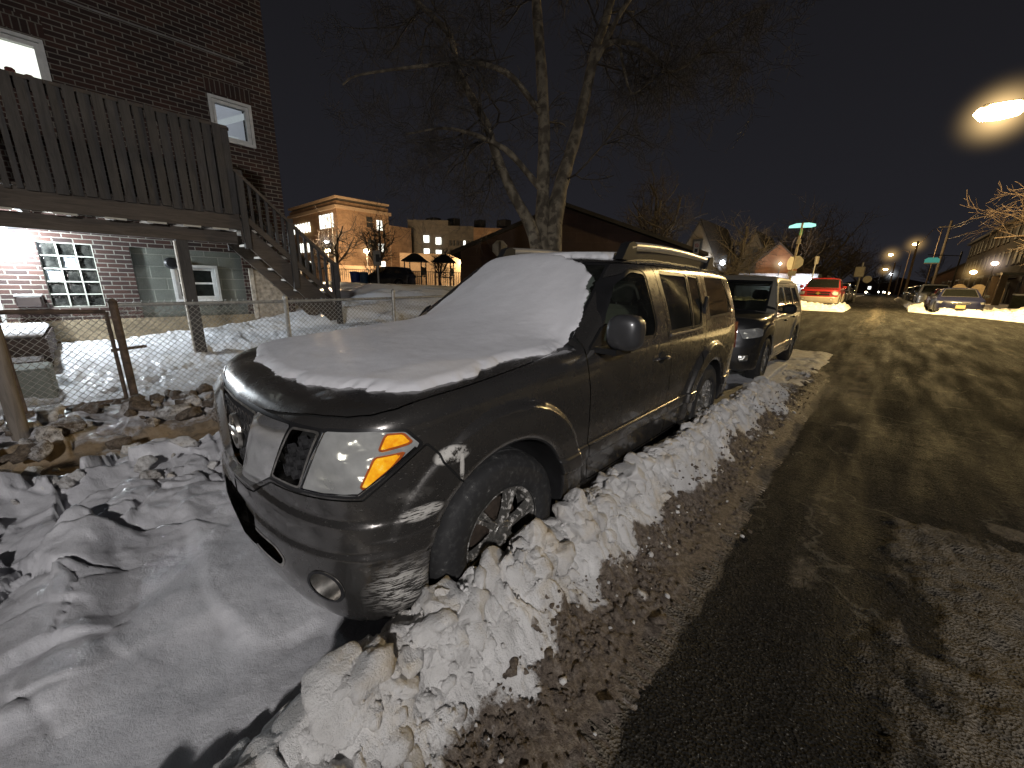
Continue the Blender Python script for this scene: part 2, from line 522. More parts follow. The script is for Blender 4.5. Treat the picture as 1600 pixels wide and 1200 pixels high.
_wheel_cache = {}
def make_wheel(parent, x, y, zc, rad=.39, width=.26, rim=.225, side=1, detail=True, spokes=6, steer=0.0):
    """wheel hub at (x,y,zc); x is the outer face"""
    w = empty('wheel', (x, y, zc), steer); w.parent = parent
    key = (rad, width, rim, detail, spokes)
    if key not in _wheel_cache:
        n = 96 if detail else 28
        W = width
        prof = [(rim + .004, -.012), (rim + .02, .0), (rim + .045, .006), (rad - .06, .004), (rad - .028, -.006), (rad - .012, -.022), (rad - .004, -.05)]
        if detail:
            for k in range(4):
                c = -.05 - (W - .10) * (k + 1) / 5
                prof += [(rad - .001, c + .011), (rad - .010, c + .008), (rad - .010, c - .004), (rad, c - .006)]
        prof += [(rad - .004, -W + .05), (rad - .02, -W + .01), (rim + .03, -W), (rim + .0, -W + .02)]
        t = MB().lathe(prof, axis='x', n=n, closed=True)
        V = np.array(t.V)
        # outer = +x; tread blocks
        if detail:
            rr = np.hypot(V[:, 1], V[:, 2]); a = np.arctan2(V[:, 2], V[:, 1])
            blk = (np.sin(a * 48 + np.where(V[:, 0] < -W / 2, .9, 0) * 2) > .45) & (rr > rad - .03) 
            k = np.where(blk, (rad - .011) / rr, 1.0)
            V[:, 1] *= k; V[:, 2] *= k
        tyre = mesh_obj('tyre', V, t.F, M_TYRE); bm_fix(tyre); auto_sharp(tyre, 30)
        r = MB()
        r.lathe([(rim + .006, -.004), (rim + .008, -.016), (rim - .012, -.022), (rim - .018, -.05), (rim - .03, -W + .03), (rim - .0, -W + .02), (rim + .012, -W + .03), (rim + .014, -.05)], axis='x', n=n // 2 * 2, closed=True)
        rimo = r.build('rim', M_RIM, None, smooth=True)
        s = MB()
        hub_r = .062
        for k in range(spokes):
            a = 2 * math.pi * (k + .25) / spokes
            for dl in (-.055, .055):
                ca, sa = math.cos(a + dl * 1.0), math.sin(a + dl * 1.0)
                ca2, sa2 = math.cos(a + dl * 1.75), math.sin(a + dl * 1.75)
                tx, ty = -sa, ca
                P = []
                for (rr, cc, ss, hw, xo, xi) in ((hub_r * .7, ca, sa, .020, -.018, -.05), (rim * .55, ca, sa, .014, -.012, -.045), (rim - .006, ca2, sa2, .013, -.012, -.045)):
                    for u, xx in ((-hw, xi), (-hw * .6, xo), (hw * .6, xo), (hw, xi)):
                        P.append((xx, rr * cc - ss * u, rr * ss + cc * u))
                F = [(0, 1, 2, 3), (11, 10, 9, 8)]
                for m_ in range(2):
                    for q_ in range(4):
                        F.append((m_ * 4 + q_, m_ * 4 + (q_ + 1) % 4, m_ * 4 + 4 + (q_ + 1) % 4, m_ * 4 + 4 + q_))
                s.add(P, F)
        s.lathe([(hub_r, -.05), (hub_r, -.020), (hub_r * .9, -.014), (.036, -.013), (.034, -.006), (.02, -.004)], axis='x', n=24)
        for k in range(6):
            a = 2 * math.pi * (k + .5) / 6
            s.lathe([(.009, -.03), (.009, -.004), (.006, -.003)], c=(0, .047 * math.cos(a), .047 * math.sin(a)), axis='x', n=6)
        spo = s.build('spokes', M_RIM, None, smooth=True)
        bk = MB().lathe([(rim - .02, -.11), (.15, -.11), (.15, -.085), (.05, -.085), (.05, -.05)], axis='x', n=24).build('brake_disc', M_RIM_DARK, None)
        _wheel_cache[key] = (tyre, rimo, spo, bk)
        objs = _wheel_cache[key]
        for o in objs: o.parent = w
    else:
        for o in _wheel_cache[key]:
            c = o.copy(); COL.objects.link(c); c.parent = w
    w.scale = (side, 1, 1)
    return w

def vehicle_sdf(S):
    W_z, W_w = S['side']; T_y, T_z = S['top']; B_x, B_y = S['bow']; F_z, F_y = S['front']
    yr = S['rear']; arches = S['arches']
    def f(x, y, z):
        ax = np.abs(x)
        w = cinterp(z, W_z, W_w)
        w = w - S.get('tf', .05) * np.clip((S.get('tfy', .6) - y) / S.get('tfy', .6), 0, 1) ** 2 - S.get('tr', .05) * np.clip((y - (yr - .6)) / .6, 0, 1) ** 2
        fl = S.get('flare', .03)
        for (cy, cz, ra) in arches:
            r = np.hypot(y - cy, z - cz)
            w = w + fl * sstep(ra + .19, ra + .155, r) * (1 - .35 * sstep(ra + .04, ra, r)) * sstep(.10, .2, z)
        if S.get('mold'):
            m0, m1 = S['mold']
            w = w + .013 * sstep(m0 - .012, m0, z) * sstep(m1 + .01, m1, z)
        bow = cinterp(ax, B_x, B_y)
        slope = (cinterp(ax + .01, B_x, B_y) - bow) / .01
        fy = bow + cinterp(z, F_z, F_y)
        if S.get('crease'):
            fy = fy + .014 * sstep(S['crease'] - .006, S['crease'] + .02, z) * sstep(S['crease'] + .2, S['crease'] + .06, z)
        dfr = (fy - y) / np.sqrt(1 + slope ** 2)
        T = cinterp(y, T_y, T_z) - S.get('crown', .05) * (ax / .9) ** 3
        if S.get('hoodline'):
            T = T + .010 * sstep(.45, .62, ax) * sstep(.95, .80, ax) * sstep(1.6, 1.3, y)
        dto = z - T
        dsi = ax - w
        dre = (y - (yr - S.get('rbow', .07) * (ax / .9) ** 2 - interp(z, S['rear_z'][0], S['rear_z'][1])))
        dbo = interp(y, S['under'][0], S['under'][1]) - z
        low = smax(dsi, dfr, S.get('kc', .10))
        low = smax(low, dto, S.get('kt', .06))
        low = smax(low, dre, .10)
        low = smax(low, dbo, .04)
        d = low
        for gh in S['green']:
            gz, gw = gh['w']
            wg = cinterp(z, gz, gw) - gh.get('tf', .0) * np.clip((gh['ws'][0] + .9 - y), 0, 1) ** 2 - gh.get('tr', .04) * np.clip((y - (gh['re'][0] - .5)) / .5, 0, 1) ** 2
            Rf = cinterp(y, *gh['roof']) - gh.get('crown', .045) * (ax / .7) ** 2.5
            y0, z0, y1, z1 = gh['ws']
            L = math.hypot(y1 - y0, z1 - z0); ny, nz = -(z1 - z0) / L, (y1 - y0) / L
            dws = ny * (y - (y0 + gh.get('wbow', .10) * (ax / .75) ** 2)) + nz * (z - z0)
            a0, b0, a1, b1 = gh['re']
            L = math.hypot(a1 - a0, b1 - b0); ry, rz = (b0 - b1) / L * -1, (a0 - a1) / L
            dr = ry * (y - (a0 - .05 * (ax / .75) ** 2)) + rz * (z - b0)
            g = smax(ax - wg, z - Rf, .07)
            g = smax(g, dws, gh.get('kw', .04)); g = smax(g, dr, .06)
            g = smax(g, gh.get('zb', .9) - z, .02)
            d = smin(d, g, .025)
        for c in S.get('cuts', []):
            d = np.maximum(d, -c(ax, y, z))
        for (cy, cz, ra) in arches:
            well = np.maximum(np.hypot(y - cy, (z - cz)) - ra, .52 - ax)
            d = smax(d, -well, .012)
        return d.astype(np.float32) if d.dtype != np.float32 else d
    return f

def mid_gap(M, mask, sd, gap, depth=.006):
    """split M where mask holds: (inside, rest, seam)"""
    g = np.where(mask, sd, 1.0)
    a, rest = split(M, sd + gap if mask is None else None) if False else (None, None)
    return a

def carve(M, pred, sdf2, gap):
    """pred(V,N)-> bool; sdf2(V)-> signed distance. returns inside, outside, seam"""
    V, N, F = M
    ok = pred(V, N)
    tri = ok[F].all(1)
    A = compact((V, N, F[tri])) if tri.any() else None
    B = compact((V, N, F[~tri])) if (~tri).any() else (V[:0], N[:0], F[:0])
    if A is None: return (V[:0], N[:0], F[:0]), M, (V[:0], N[:0], F[:0])
    inn, out = split(A, sdf2(A[0]) + gap / 2)
    if gap > 0 and len(out[2]):
        seam, out = split(out, sdf2(out[0]) - gap / 2)
    else:
        seam = (V[:0], N[:0], F[:0])
    rest = join(B, out) if len(out[2]) or len(B[2]) else out
    return inn, rest, seam

def both(name, M, mat, parent, label=None):
    a = mobj(name, M, mat, parent); b = mobj(name, mirror(M), mat, parent)
    return a, b
def whole(name, M, mat, parent):
    return mobj(name, join(M, mirror(M)), mat, parent)
def smooth_tube(pts, n=4):
    """Catmull-Rom resample"""
    P = [np.array(p, float) for p in pts]; P = [2 * P[0] - P[1]] + P + [2 * P[-1] - P[-2]]
    out = []
    for i in range(1, len(P) - 2):
        for k in range(n):
            t = k / n
            out.append(.5 * ((2 * P[i]) + (-P[i - 1] + P[i + 1]) * t + (2 * P[i - 1] - 5 * P[i] + 4 * P[i + 1] - P[i + 2]) * t * t + (-P[i - 1] + 3 * P[i] - 3 * P[i + 1] + P[i + 2]) * t ** 3))
    out.append(P[-2]); return out
def seat(parent, x, y, z=.62, mat=None, name='seat'):
    m = MB(); m.box((x, y + .02, z + .06), (.50, .50, .16), bev=.05)
    m.box((x, y + .30, z + .42), (.48, .14, .64), bev=.05, rx=-.25)
    s = m.build(name, mat or M_SEAT, parent)
    h = MB(); h.box((x, y + .43, z + .84), (.26, .10, .18), bev=.035, rx=-.2); h.build('headrest', mat or M_SEAT, s)
    hp = MB(); hp.tube([(x - .07, y + .40, z + .68), (x - .07, y + .42, z + .80)], .007, 6); hp.tube([(x + .07, y + .40, z + .68), (x + .07, y + .42, z + .80)], .007, 6)
    hp.build('headrest_posts', M_CHR, s)
    return s
# ================================================================ the big dark grey SUV (front at y=0, driver's side +x)
HERO = dict(
    side=([.15, .25, .35, .45, .60, .78, .92, 1.04, 1.12, 1.20, 1.3], [.80, .85, .885, .895, .895, .905, .908, .895, .880, .862, .84]),
    top=([-.1, .0, .05, .12, .3, .8, 1.3, 1.5, 2.5, 4.7], [.98, 1.02, 1.05, 1.075, 1.105, 1.145, 1.185, 1.195, 1.20, 1.22]),
    bow=([0, .30, .50, .65, .76, .84, .90, .96, 1.0], [-.03, -.012, .018, .066, .127, .205, .32, .60, .85]),
    front=([.14, .20, .30, .43, .60, .655, .68, .95, 1.0, 1.05, 1.12], [.10, .03, -.02, -.045, -.045, -.035, -.012, .008, .018, .045, .13]),
    rear=4.70, rear_z=([.2, .35, .6, .75, 1.0, 1.25, 1.7], [.10, .0, .0, .04, .06, .09, .25]),
    arches=[(.80, .39, .435), (3.66, .40, .435)], flare=.034, mold=(.52, .60), crease=.54,
    under=([-1, .5, .9, 1.25, 3.2, 3.7, 4.1, 5], [.18, .20, .30, .30, .30, .32, .33, .36]),
    tf=.0, tfy=.6, hoodline=True, crown=.045, kc=.09, kt=.055,
    green=[dict(w=([1.0, 1.15, 1.25, 1.55, 1.65, 1.75], [.885, .872, .855, .765, .725, .66]), ws=(1.28, 1.16, 2.02, 1.685), re=(4.66, 1.15, 4.42, 1.68),
                roof=([1.7, 2.05, 2.3, 2.8, 3.6, 4.2, 4.6], [1.66, 1.695, 1.725, 1.748, 1.742, 1.715, 1.67]), wbow=.12, tf=.02, zb=1.0)],
)
def build_hero():
    root = empty('parked_suv', (0, 0, 0), 0, 'dark grey SUV with snow on its bonnet and windscreen, nearest the camera', 'car')
    f = vehicle_sdf(HERO)
    M = surface_nets(f, (-.02, -.06, .16), (1.0, 4.78, 1.80), .0125)
    V, N, F = M
    M = split(M, -(V[:, 0] - 1e-4))[0]
    PAINT = paint_mat('grey_metallic_paint', (.125, .119, .114), dirty=.09, scratch=True, metal=.8, rough=.24)
    GL = glass_mat('door_glass', (.62, .68, .60), .30, haze=.05)
    GLD = glass_mat('privacy_glass', (.06, .06, .06), .85, haze=.03)
    GLW = glass_mat('windscreen_glass', (.5, .55, .5), .4)
    seams = []
    def cv(pred, poly, proj, gap=.007, rnd=0.0):
        nonlocal M
        pl = round_poly(poly, rnd) if rnd else poly
        inn, rest, seam = carve(M, pred, lambda V: poly_sd(*proj(V), pl), gap)
        M = rest
        return inn, seam
    yz = lambda V: (V[:, 1], V[:, 2]); xz = lambda V: (V[:, 0], V[:, 2]); xy = lambda V: (V[:, 0], V[:, 1])
    az = lambda V: (V[:, 0] * .8 + V[:, 1] * .6, V[:, 2])
    side = lambda V, N: (V[:, 0] > .55) & (V[:, 1] > .9)
    # glass
    fw, s1 = cv(side, [(1.60, 1.190), (2.33, 1.170), (2.37, 1.24), (2.31, 1.605), (2.10, 1.615), (1.91, 1.54), (1.68, 1.34)], yz, .022, .05)
    rw, s2 = cv(side, [(2.63, 1.180), (3.10, 1.185), (3.10, 1.612), (2.55, 1.615)], yz, .022, .03)
    rw2, s3 = cv(side, [(3.14, 1.185), (3.32, 1.195), (3.375, 1.38), (3.38, 1.60), (3.14, 1.612)], yz, .016, .03)
    qw, s4 = cv(side, [(3.57, 1.245), (4.33, 1.26), (4.14, 1.615), (3.56, 1.62)], yz, .020, .04)
    ws, s5 = cv(lambda V, N: (V[:, 1] < 2.2) & (V[:, 1] > 1.2) & (V[:, 2] > 1.15) & (N[:, 1] < -.25) & (N[:, 0] < .75), [(-.3, 1.195), (.735, 1.195), (.66, 1.45), (.60, 1.655), (-.3, 1.665)], xz, .02, .02)
    bw, s6 = cv(lambda V, N: (V[:, 1] > 4.2) & (N[:, 1] > .5) & (V[:, 2] > 1.1), [(-.3, 1.22), (.68, 1.22), (.58, 1.6), (-.3, 1.6)], xz, .02, .03)
    # lamps and grille
    front = lambda V, N: (V[:, 1] < .55) & (V[:, 2] > .55) & (V[:, 2] < 1.08) & (N[:, 2] < .8)
    HL = [(.612, 1.012), (.785, 1.022), (.880, 1.010), (.926, .948), (.732, .778), (.486, .764)]
    hl, s7 = cv(front, HL, az, .010, .012)
    OC = [(-.3, .990), (.272, .986), (.088, .690), (-.3, .690)]; OS = [(.545, .995), (.668, 1.000), (.572, .772), (.395, .766)]
    gp = lambda V, N: (V[:, 1] < .35) & (V[:, 2] > .6) & (V[:, 2] < 1.05)
    oc, sa = cv(gp, OC, xz, .008, .015); os_, sb = cv(gp, OS, xz, .008, .012)
    lowf = lambda V, N: (V[:, 1] < .35) & (V[:, 2] < .6)
    inta, sc_ = cv(lowf, [(.10, .490), (.44, .490), (.505, .455), (.47, .408), (.26, .405)], xz, .012, .03)
    fogh, sd_ = cv(lowf, [(.692 + .066 * math.cos(a), .405 + .066 * math.sin(a)) for a in np.linspace(0, 2 * math.pi, 24, endpoint=False)], xz, .012)
    # chrome V struts and lower grille bar, openings' floors
    strut, s8 = cv(front, [(.280, .996), (.400, .998), (.535, 1.003), (.382, .757), (.20, .655), (.0, .640), (-.3, .640), (-.3, .682), (.092, .684)], xz, .0)
    gril, s9 = cv(lambda V, N: (V[:, 1] < .35) & (V[:, 2] > .6) & (V[:, 2] < 1.05) & (N[:, 2] < .9), [(-.3, 1.003), (.685, 1.014), (.585, .750), (.375, .745), (.20, .655), (-.3, .640)], xz, 0)
    # panels
    hood, s10 = cv(lambda V, N: (V[:, 1] < 1.7) & (V[:, 2] > 1.0) & (N[:, 2] > .25) , [(-.3, -.005), (.0, -.002), (.15, .002), (.30, .016), (.42, .038), (.54, .072), (.65, .118), (.73, .165), (.79, .225), (.82, .30), (.83, .6), (.815, 1.0), (.785, 1.30), (-.3, 1.30)], xy, .008)
    cowl, s11 = cv(lambda V, N: (V[:, 1] < 1.7) & (V[:, 1] > 1.2) & (V[:, 2] > 1.0) & (V[:, 2] < 1.24) & (N[:, 2] > .2), [(-.3, 1.30), (.785, 1.30), (.80, 1.43), (-.3, 1.43)], xy, 0)
    bump_, s12 = cv(lambda V, N: V[:, 1] < .62, [(-.3, .630), (.10, .632), (.17, .648), (.30, .733), (.455, .745), (.742, .765), (.938, .945), (.975, .885), (1.01, .82), (1.06, .72), (1.06, .1), (-.3, .1)], az, .007)
    d1, s13 = cv(side, [(1.43, 1.14), (1.50, .46), (1.51, .37), (1.55, .355), (2.66, .35), (2.66, .56), (2.585, 1.09), (2.475, 1.62), (2.44, 1.66), (2.08, 1.66), (1.95, 1.62), (1.48, 1.22)], yz, .008, .03)
    d2, s14 = cv(side, [(2.585, 1.09), (2.66, .56), (2.66, .35), (3.06, .35), (3.12, .50), (3.24, .78), (3.38, 1.0), (3.46, 1.2), (3.48, 1.62), (3.44, 1.655), (2.44, 1.66), (2.475, 1.62)], yz, .008, .03)
    lid, s15 = cv(lambda V, N: (V[:, 1] > 4.2) & (N[:, 1] > .4), [(-.3, .62), (.72, .62), (.76, 1.2), (.66, 1.64), (-.3, 1.64)], xz, .008)
    # well liners
    wr = lambda V: np.minimum(np.hypot(V[:, 1] - .80, V[:, 2] - .40), np.hypot(V[:, 1] - 3.66, V[:, 2] - .40))
    liner, rest, _ = carve(M, lambda V, N: (wr(V) < .455), lambda V: wr(V) - .4385, 0)
    M = rest
    dark, rest, _ = carve(M, lambda V, N: (N[:, 2] < -.6) & (V[:, 2] < .5), lambda V: V[:, 2] * 0 - 1, 0)
    M = rest
    body = whole('body', M, PAINT, root)
    whole('underbody', join(liner, dark), M_RUB, root)
    whole('bonnet', hood, PAINT, root); whole('bumper', bump_, PAINT, root)
    whole('cowl_panel', cowl, M_BLK, root)
    seam = join(*[s for s in (s10, s12, s13, s14, s15)])
    whole('panel_seam', offset(seam, -.007), M_GAP, root)
    [both('window_seal', offset(s_, -.003), M_BLK, root) for s_ in (s1, s2, s3, s4)]; [whole('window_seal', offset(s_, -.003), M_BLK, root) for s_ in (s5, s6)]
    doors = both('door', d1, PAINT, root); rd = both('rear_door', d2, PAINT, root)
    for i, mm in enumerate((lambda m: m, mirror)):
        mobj('window', offset(mm(fw), -.008) if i == 0 else offset(mm(fw), -.008), GL, doors[i])
        mobj('window', offset(mm(rw), -.008), GLD, rd[i]); mobj('quarter_pane', offset(mm(rw2), -.008), GLD, rd[i])
        mobj('quarter_window', offset(mm(qw), -.006), GLD, root)
    whole('windscreen', offset(ws, -.004), GLW, root); tg = whole('tailgate', lid, PAINT, root); whole('rear_window', offset(bw, -.005), GLD, tg)
    sv, sn, sf = strut; dd = -poly_sd(sv[:, 0], sv[:, 2], [(.280, .996), (.400, .998), (.535, 1.003), (.382, .757), (.20, .655), (.0, .640), (-.3, .640), (-.3, .682), (.092, .684)])
    sv = sv.copy(); sv[:, 1] -= np.clip(dd, 0, .05) * .55 + .002; sn = sn.copy(); tilt = np.clip((sv[:, 0] - (.335 - (1.0 - sv[:, 2]) * .75)) * 14, -1, 1) * .5; sn[:, 0] += tilt
    whole('grille_frame', (sv, sn, sf), grille_chrome(), root)
    whole('grille_edge', offset(sa, .001), M_CHRD, root); both('grille_edge', offset(sb, .001), M_CHRD, root); both('intake_edge', offset(sc_, .001), M_CHRD, root)
    whole('grille_backing', offset(oc, -.05), M_GAP, root); both('grille_backing', offset(os_, -.05), M_GAP, root); both('intake', offset(inta, -.06), M_GAP, root)
    whole('grille', offset(gril, -.002), M_BLK, root)
    # --- mesh of the grille: egg-crate ribs
    gs = [MB(), MB(), MB()]
    for zz in np.arange(.71, .99, .046):
        for xx in np.arange(-.644, .65, .046):
            ax = abs(xx + (.023 if int(round((zz - .71) / .046)) % 2 else 0))
            inC = poly_sd(np.array(ax), np.array(zz), [(-.3, .99), (.27, .985), (.09, .69), (-.3, .69)]) < -.012
            inS = poly_sd(np.array(ax), np.array(zz), [(.55, .985), (.66, .99), (.565, .78), (.40, .775)]) < -.012
            if not (inC or inS): continue
            sx = ax if xx >= 0 else -ax
            by = float(cinterp(np.array(ax), *HERO['bow'])) + (.012 if inC else .018)
            r0 = .0265; P = []; n = 8
            for (rr, yy) in ((r0, .0), (r0 * .62, .0), (r0 * .62, .022), (r0, .022)):
                for k in range(n):
                    a = 2 * math.pi * k / n; P.append((sx + rr * math.cos(a) * .95, by + yy, zz + rr * math.sin(a)))
            F = []
            for q_ in range(4):
                for k in range(n):
                    j = (k + 1) % n; q2 = (q_ + 1) % 4
                    F.append((q_ * n + k, q_ * n + j, q2 * n + j, q2 * n + k))
            gs[0 if inC else (1 if xx < 0 else 2)].add(P, F)
    for g in gs: g.build('grille_mesh', simple('grille_black', (.035, .035, .037), .18, var=.4, vscale=30), root)
    e = MB(); e.lathe([(.078, .010), (.082, .0), (.078, -.012), (.062, -.012), (.058, .0), (.062, .010)], c=(0, -.022, .84), axis='y', n=40, closed=True)
    e.box((0, -.027, .84), (.185, .016, .036), bev=.006)
    e.build('emblem', M_CHRD, root, smooth=True)
    # --- headlights: housing, reflector, lens
    for sgn in (1, -1):
        mm = (lambda m: m) if sgn > 0 else mirror
        house = mobj('headlight', mm(offset(s7, .002)), M_BLK, root)
        AMB = [[(.822, 1.004), (.872, 1.000), (.899, .960), (.800, .945)], [(.788, .925), (.878, .932), (.84, .882), (.752, .806), (.735, .812)]]
        rest = hl
        for pl in AMB:
            a, rest, sm = carve(rest, lambda V, N: V[:, 2] > 0, lambda V: poly_sd(*az(V), round_poly(pl, .010)), .007)
            mobj('turn_signal', mm(offset(a, -.004)), amber_mat(), house)
            mobj('signal_rim', mm(offset(sm, -.002)), simple('lamp_orange_rim', (.45, .10, .02), .3, 0, var=.3, vscale=30), house)
        inner = mobj('reflector', mm(offset(rest, -.03)), refl_mat(), house)
        lens = mobj('lens', mm(offset(rest, .001)), lens_mat(), house)
        # inner horizontal bar and bezel lines
        cl = MB()
        def pt(a, z, d=-.012):
            # point on the lamp surface with x*.8+y*.6=a, at height z
            xx = a
            for _ in range(40):
                yy = float(cinterp(np.array(xx), *HERO['bow'])) + float(cinterp(np.array(z), *HERO['front'])); xx += ((a - .6 * yy) / .8 - xx) * .5
            return np.array((sgn * xx, yy - d, z))
        cl.tube([pt(.57, .905), pt(.65, .902), pt(.73, .91), pt(.79, .94)], .004, 6)
        cl.tube([pt(.80, 1.005), pt(.79, .94), pt(.735, .82), pt(.72, .80)], .004, 6)
        cl.build('bezel', M_CHRD, house)
        b2 = MB()
        rimp = [(.477, .738), (.60, .995), (.60, .997)]
        b2.tube([pt(.490, .772, .002), pt(.555, .9, .002), pt(.612, 1.004, .002)], .0045, 6)
        b2.tube([pt(.490, .772, .002), pt(.60, .777, .002), pt(.730, .788, .002), pt(.82, .862, .002), pt(.915, .950, .002)], .0045, 6)
        b2.build('chrome_edge', M_CHR, house)
        # projector bowls seen through the lens
        for (a_, z_, r_) in ():
            p = pt(a_, z_, .035); w_ = MB().lathe([(r_, .0), (r_ * .85, .03), (r_ * .5, .05), (.012, .055)], c=tuple(p), axis='y', n=24)
            w_.build('lamp_bowl', M_CHR, house, smooth=True)
        # fog lamp: bright tunnel behind a dark ring
        fo = MB(); cx, cz = sgn * .692, .405
        P = []; n = 28
        for (rr, dy) in ((.066, .0), (.060, .03), (.052, .075), (.001, .085)):
            for k in range(n):
                a = 2 * math.pi * k / n; px = .692 + rr * math.cos(a); pz = cz + rr * math.sin(a)
                y_ = float(cinterp(np.array(px), *HERO['bow'])) + float(cinterp(np.array(pz), *HERO['front'])) if dy < .05 else float(cinterp(np.array(.692), *HERO['bow'])) - .045
                P.append((sgn * px, y_ + dy + .004, pz))
        F = [(q_ * n + k, q_ * n + (k + 1) % n, q_ * n + n + (k + 1) % n, q_ * n + n + k) for q_ in range(3) for k in range(n)]
        fo.add(P, F); fg = fo.build('fog_lamp', M_CHRD, root, smooth=True)
        mobj('fog_ring', mm(offset(sd_, .003)), M_BLK, fg)
        # mirrors
        if sgn < 0: MIR = False
        else: MIR = True
        mi = MB(); 
        P = []
        def mirror_shell():
            ff = lambda x, y, z: smax(smax(smax(np.abs(x - 1.005) - .088, np.abs(z - 1.265) - .098, .075), np.abs(y - (1.61 + (x - 1.03) * .25)) - .075, .06), -(1.0 - y) * 0 - 1, .01)
            return surface_nets(ff, (.88, 1.44, 1.12), (1.2, 1.78, 1.42), .01)
        Mi = mirror_shell()
        back, _r, _s = carve(Mi, lambda V, N: N[:, 1] > .7, lambda V: poly_sd(V[:, 0], V[:, 2], round_poly([(.935, 1.18), (1.135, 1.18), (1.135, 1.36), (.935, 1.36)], .03)), 0)
        mo = mobj('mirror', mm(_r), M_MIRROR, root) if MIR else root
        if MIR: mobj('mirror_glass', mm(back), M_CHR, mo)
        a = MB(); a.prism([(1.52, 1.145), (1.70, 1.14), (1.70, 1.17), (1.52, 1.175)], sgn * .84, sgn * 1.0, 'x'); a.build('mirror_arm', M_BLK, mo) if MIR else None
        tri = MB(); tri.prism([(1.47, 1.165), (1.60, 1.155), (1.64, 1.30), (1.60, 1.285)], sgn * .852, sgn * .868, 'x'); tri.build('mirror_base', M_BLK, mo)
        # handles
        for (yh, zh, dr) in ((2.43, 1.005, doors), ):
            h = MB(); pts = smooth_tube([(sgn * .895, yh - .095, zh), (sgn * .925, yh - .075, zh + .003), (sgn * .936, yh, zh + .006), (sgn * .925, yh + .075, zh + .003), (sgn * .895, yh + .095, zh)])
            h.tube(pts, .0125, 8); h.build('handle', M_CHR, doors[0 if sgn > 0 else 1], smooth=True)
            hc = MB(); hc.lathe([(.052, -.003), (.050, .004), (.04, .0045)], c=(sgn * .9005, yh + .0, zh), axis='x', n=24); hc.build('handle_cup', M_GAP, doors[0 if sgn > 0 else 1])
            lk = MB(); lk.lathe([(.014, -.003), (.014, .012), (.009, .014)], c=(sgn * .895, yh - .125, zh - .002), axis='x', n=14); lk.build('lock', M_CHR, doors[0 if sgn > 0 else 1])
        # rear door pillar handle
        h = MB(); h.box((sgn * .842, 3.43, 1.36), (.03, .05, .16), bev=.01); h.build('handle', M_BLK, rd[0 if sgn > 0 else 1])
        # chrome strip under rear window
        c = MB(); c.tube([(sgn * .873, 2.62, 1.155), (sgn * .873, 3.1, 1.158), (sgn * .870, 3.34, 1.168)], .011, 8); c.build('sill_trim', M_CHRD, rd[0 if sgn > 0 else 1])
        # bright edge on top of the lower moulding
        c = MB(); c.tube([(sgn * .910, 1.55, .603), (sgn * .910, 2.3, .603), (sgn * .910, 3.06, .603)], .004, 6); c.build('side_moulding', M_CHRD, root)
        # running shadow sill
        # roof rails
        rr = MB(); pts = smooth_tube([(sgn * .600, 2.32, 1.775), (sgn * .598, 2.45, 1.79), (sgn * .592, 2.9, 1.805), (sgn * .585, 3.5, 1.80), (sgn * .58, 4.1, 1.775)], 5)
        V_, F_ = tube_np(pts, [.034] * len(pts), 12)
        rr.add(V_, F_)
        ro = rr.build('roof_rail', M_RAIL, root, smooth=True)
        wb = MB(); wb.prism([(2.36, 1.69), (4.06, 1.67), (4.06, 1.775), (3.5, 1.79), (2.9, 1.795), (2.36, 1.775)], sgn * .582, sgn * .606, 'x'); wb.build('rail_skirt', M_BLK, ro)
        for (yy, ln) in ((2.24, .15), (4.02, .14)):
            ft = MB(); ft.prism([(yy - .05, 1.69), (yy + ln, 1.69), (yy + ln, 1.805), (yy + .09, 1.818), (yy + .03, 1.80)], sgn * .565, sgn * .632, 'x'); ft.build('rail_foot', M_BLK, ro)
        # tail lamps
        tl = MB(); tl.prism([(4.50, .85), (4.66, .85), (4.60, 1.15), (4.44, 1.15)], sgn * .80, sgn * .865, 'x'); tl.build('tail_lamp', simple('tail_red', (.25, .01, .01), .2, var=.2), root)
        # wheels
        make_wheel(root, sgn * .905, .79, .36, side=sgn, steer=0); make_wheel(root, sgn * .905, 3.66, .40, side=sgn)
    # inside: dash, seats, wheel, floor
    m = MB(); m.box((0, 2.7, .52), (1.66, 2.9, .06)); m.box((0, 1.62, 1.02), (1.55, .55, .26), bev=.08); m.build('dashboard', M_INT, root)
    st = MB(); P = [(.38 + .19 * math.cos(a), 1.98 + .05 * math.sin(a), 1.13 + .185 * math.sin(a)) for a in np.linspace(0, 2 * math.pi, 25)]
    st.tube(P, .014, 8, cap=False); st.box((.38, 1.96, 1.12), (.3, .04, .05), bev=.01); st.build('steering_wheel', M_BLK, root, smooth=True)
    for sx in (-.38, .38): seat(root, sx, 2.35)
    for sx in (-.45, .0, .45): seat(root, sx, 3.15)
    li = MB(); li.box((0, 3.2, 1.64), (1.15, 1.7, .02)); li.build('headliner', simple('headliner', (.16, .15, .13), .9, var=.1), root)
    # wiper
    wp = MB(); wp.tube([(.66, 1.33, 1.195), (.40, 1.345, 1.20), (.05, 1.35, 1.205)], .008, 6); wp.build('wiper', M_BLK, root)
    return root, f

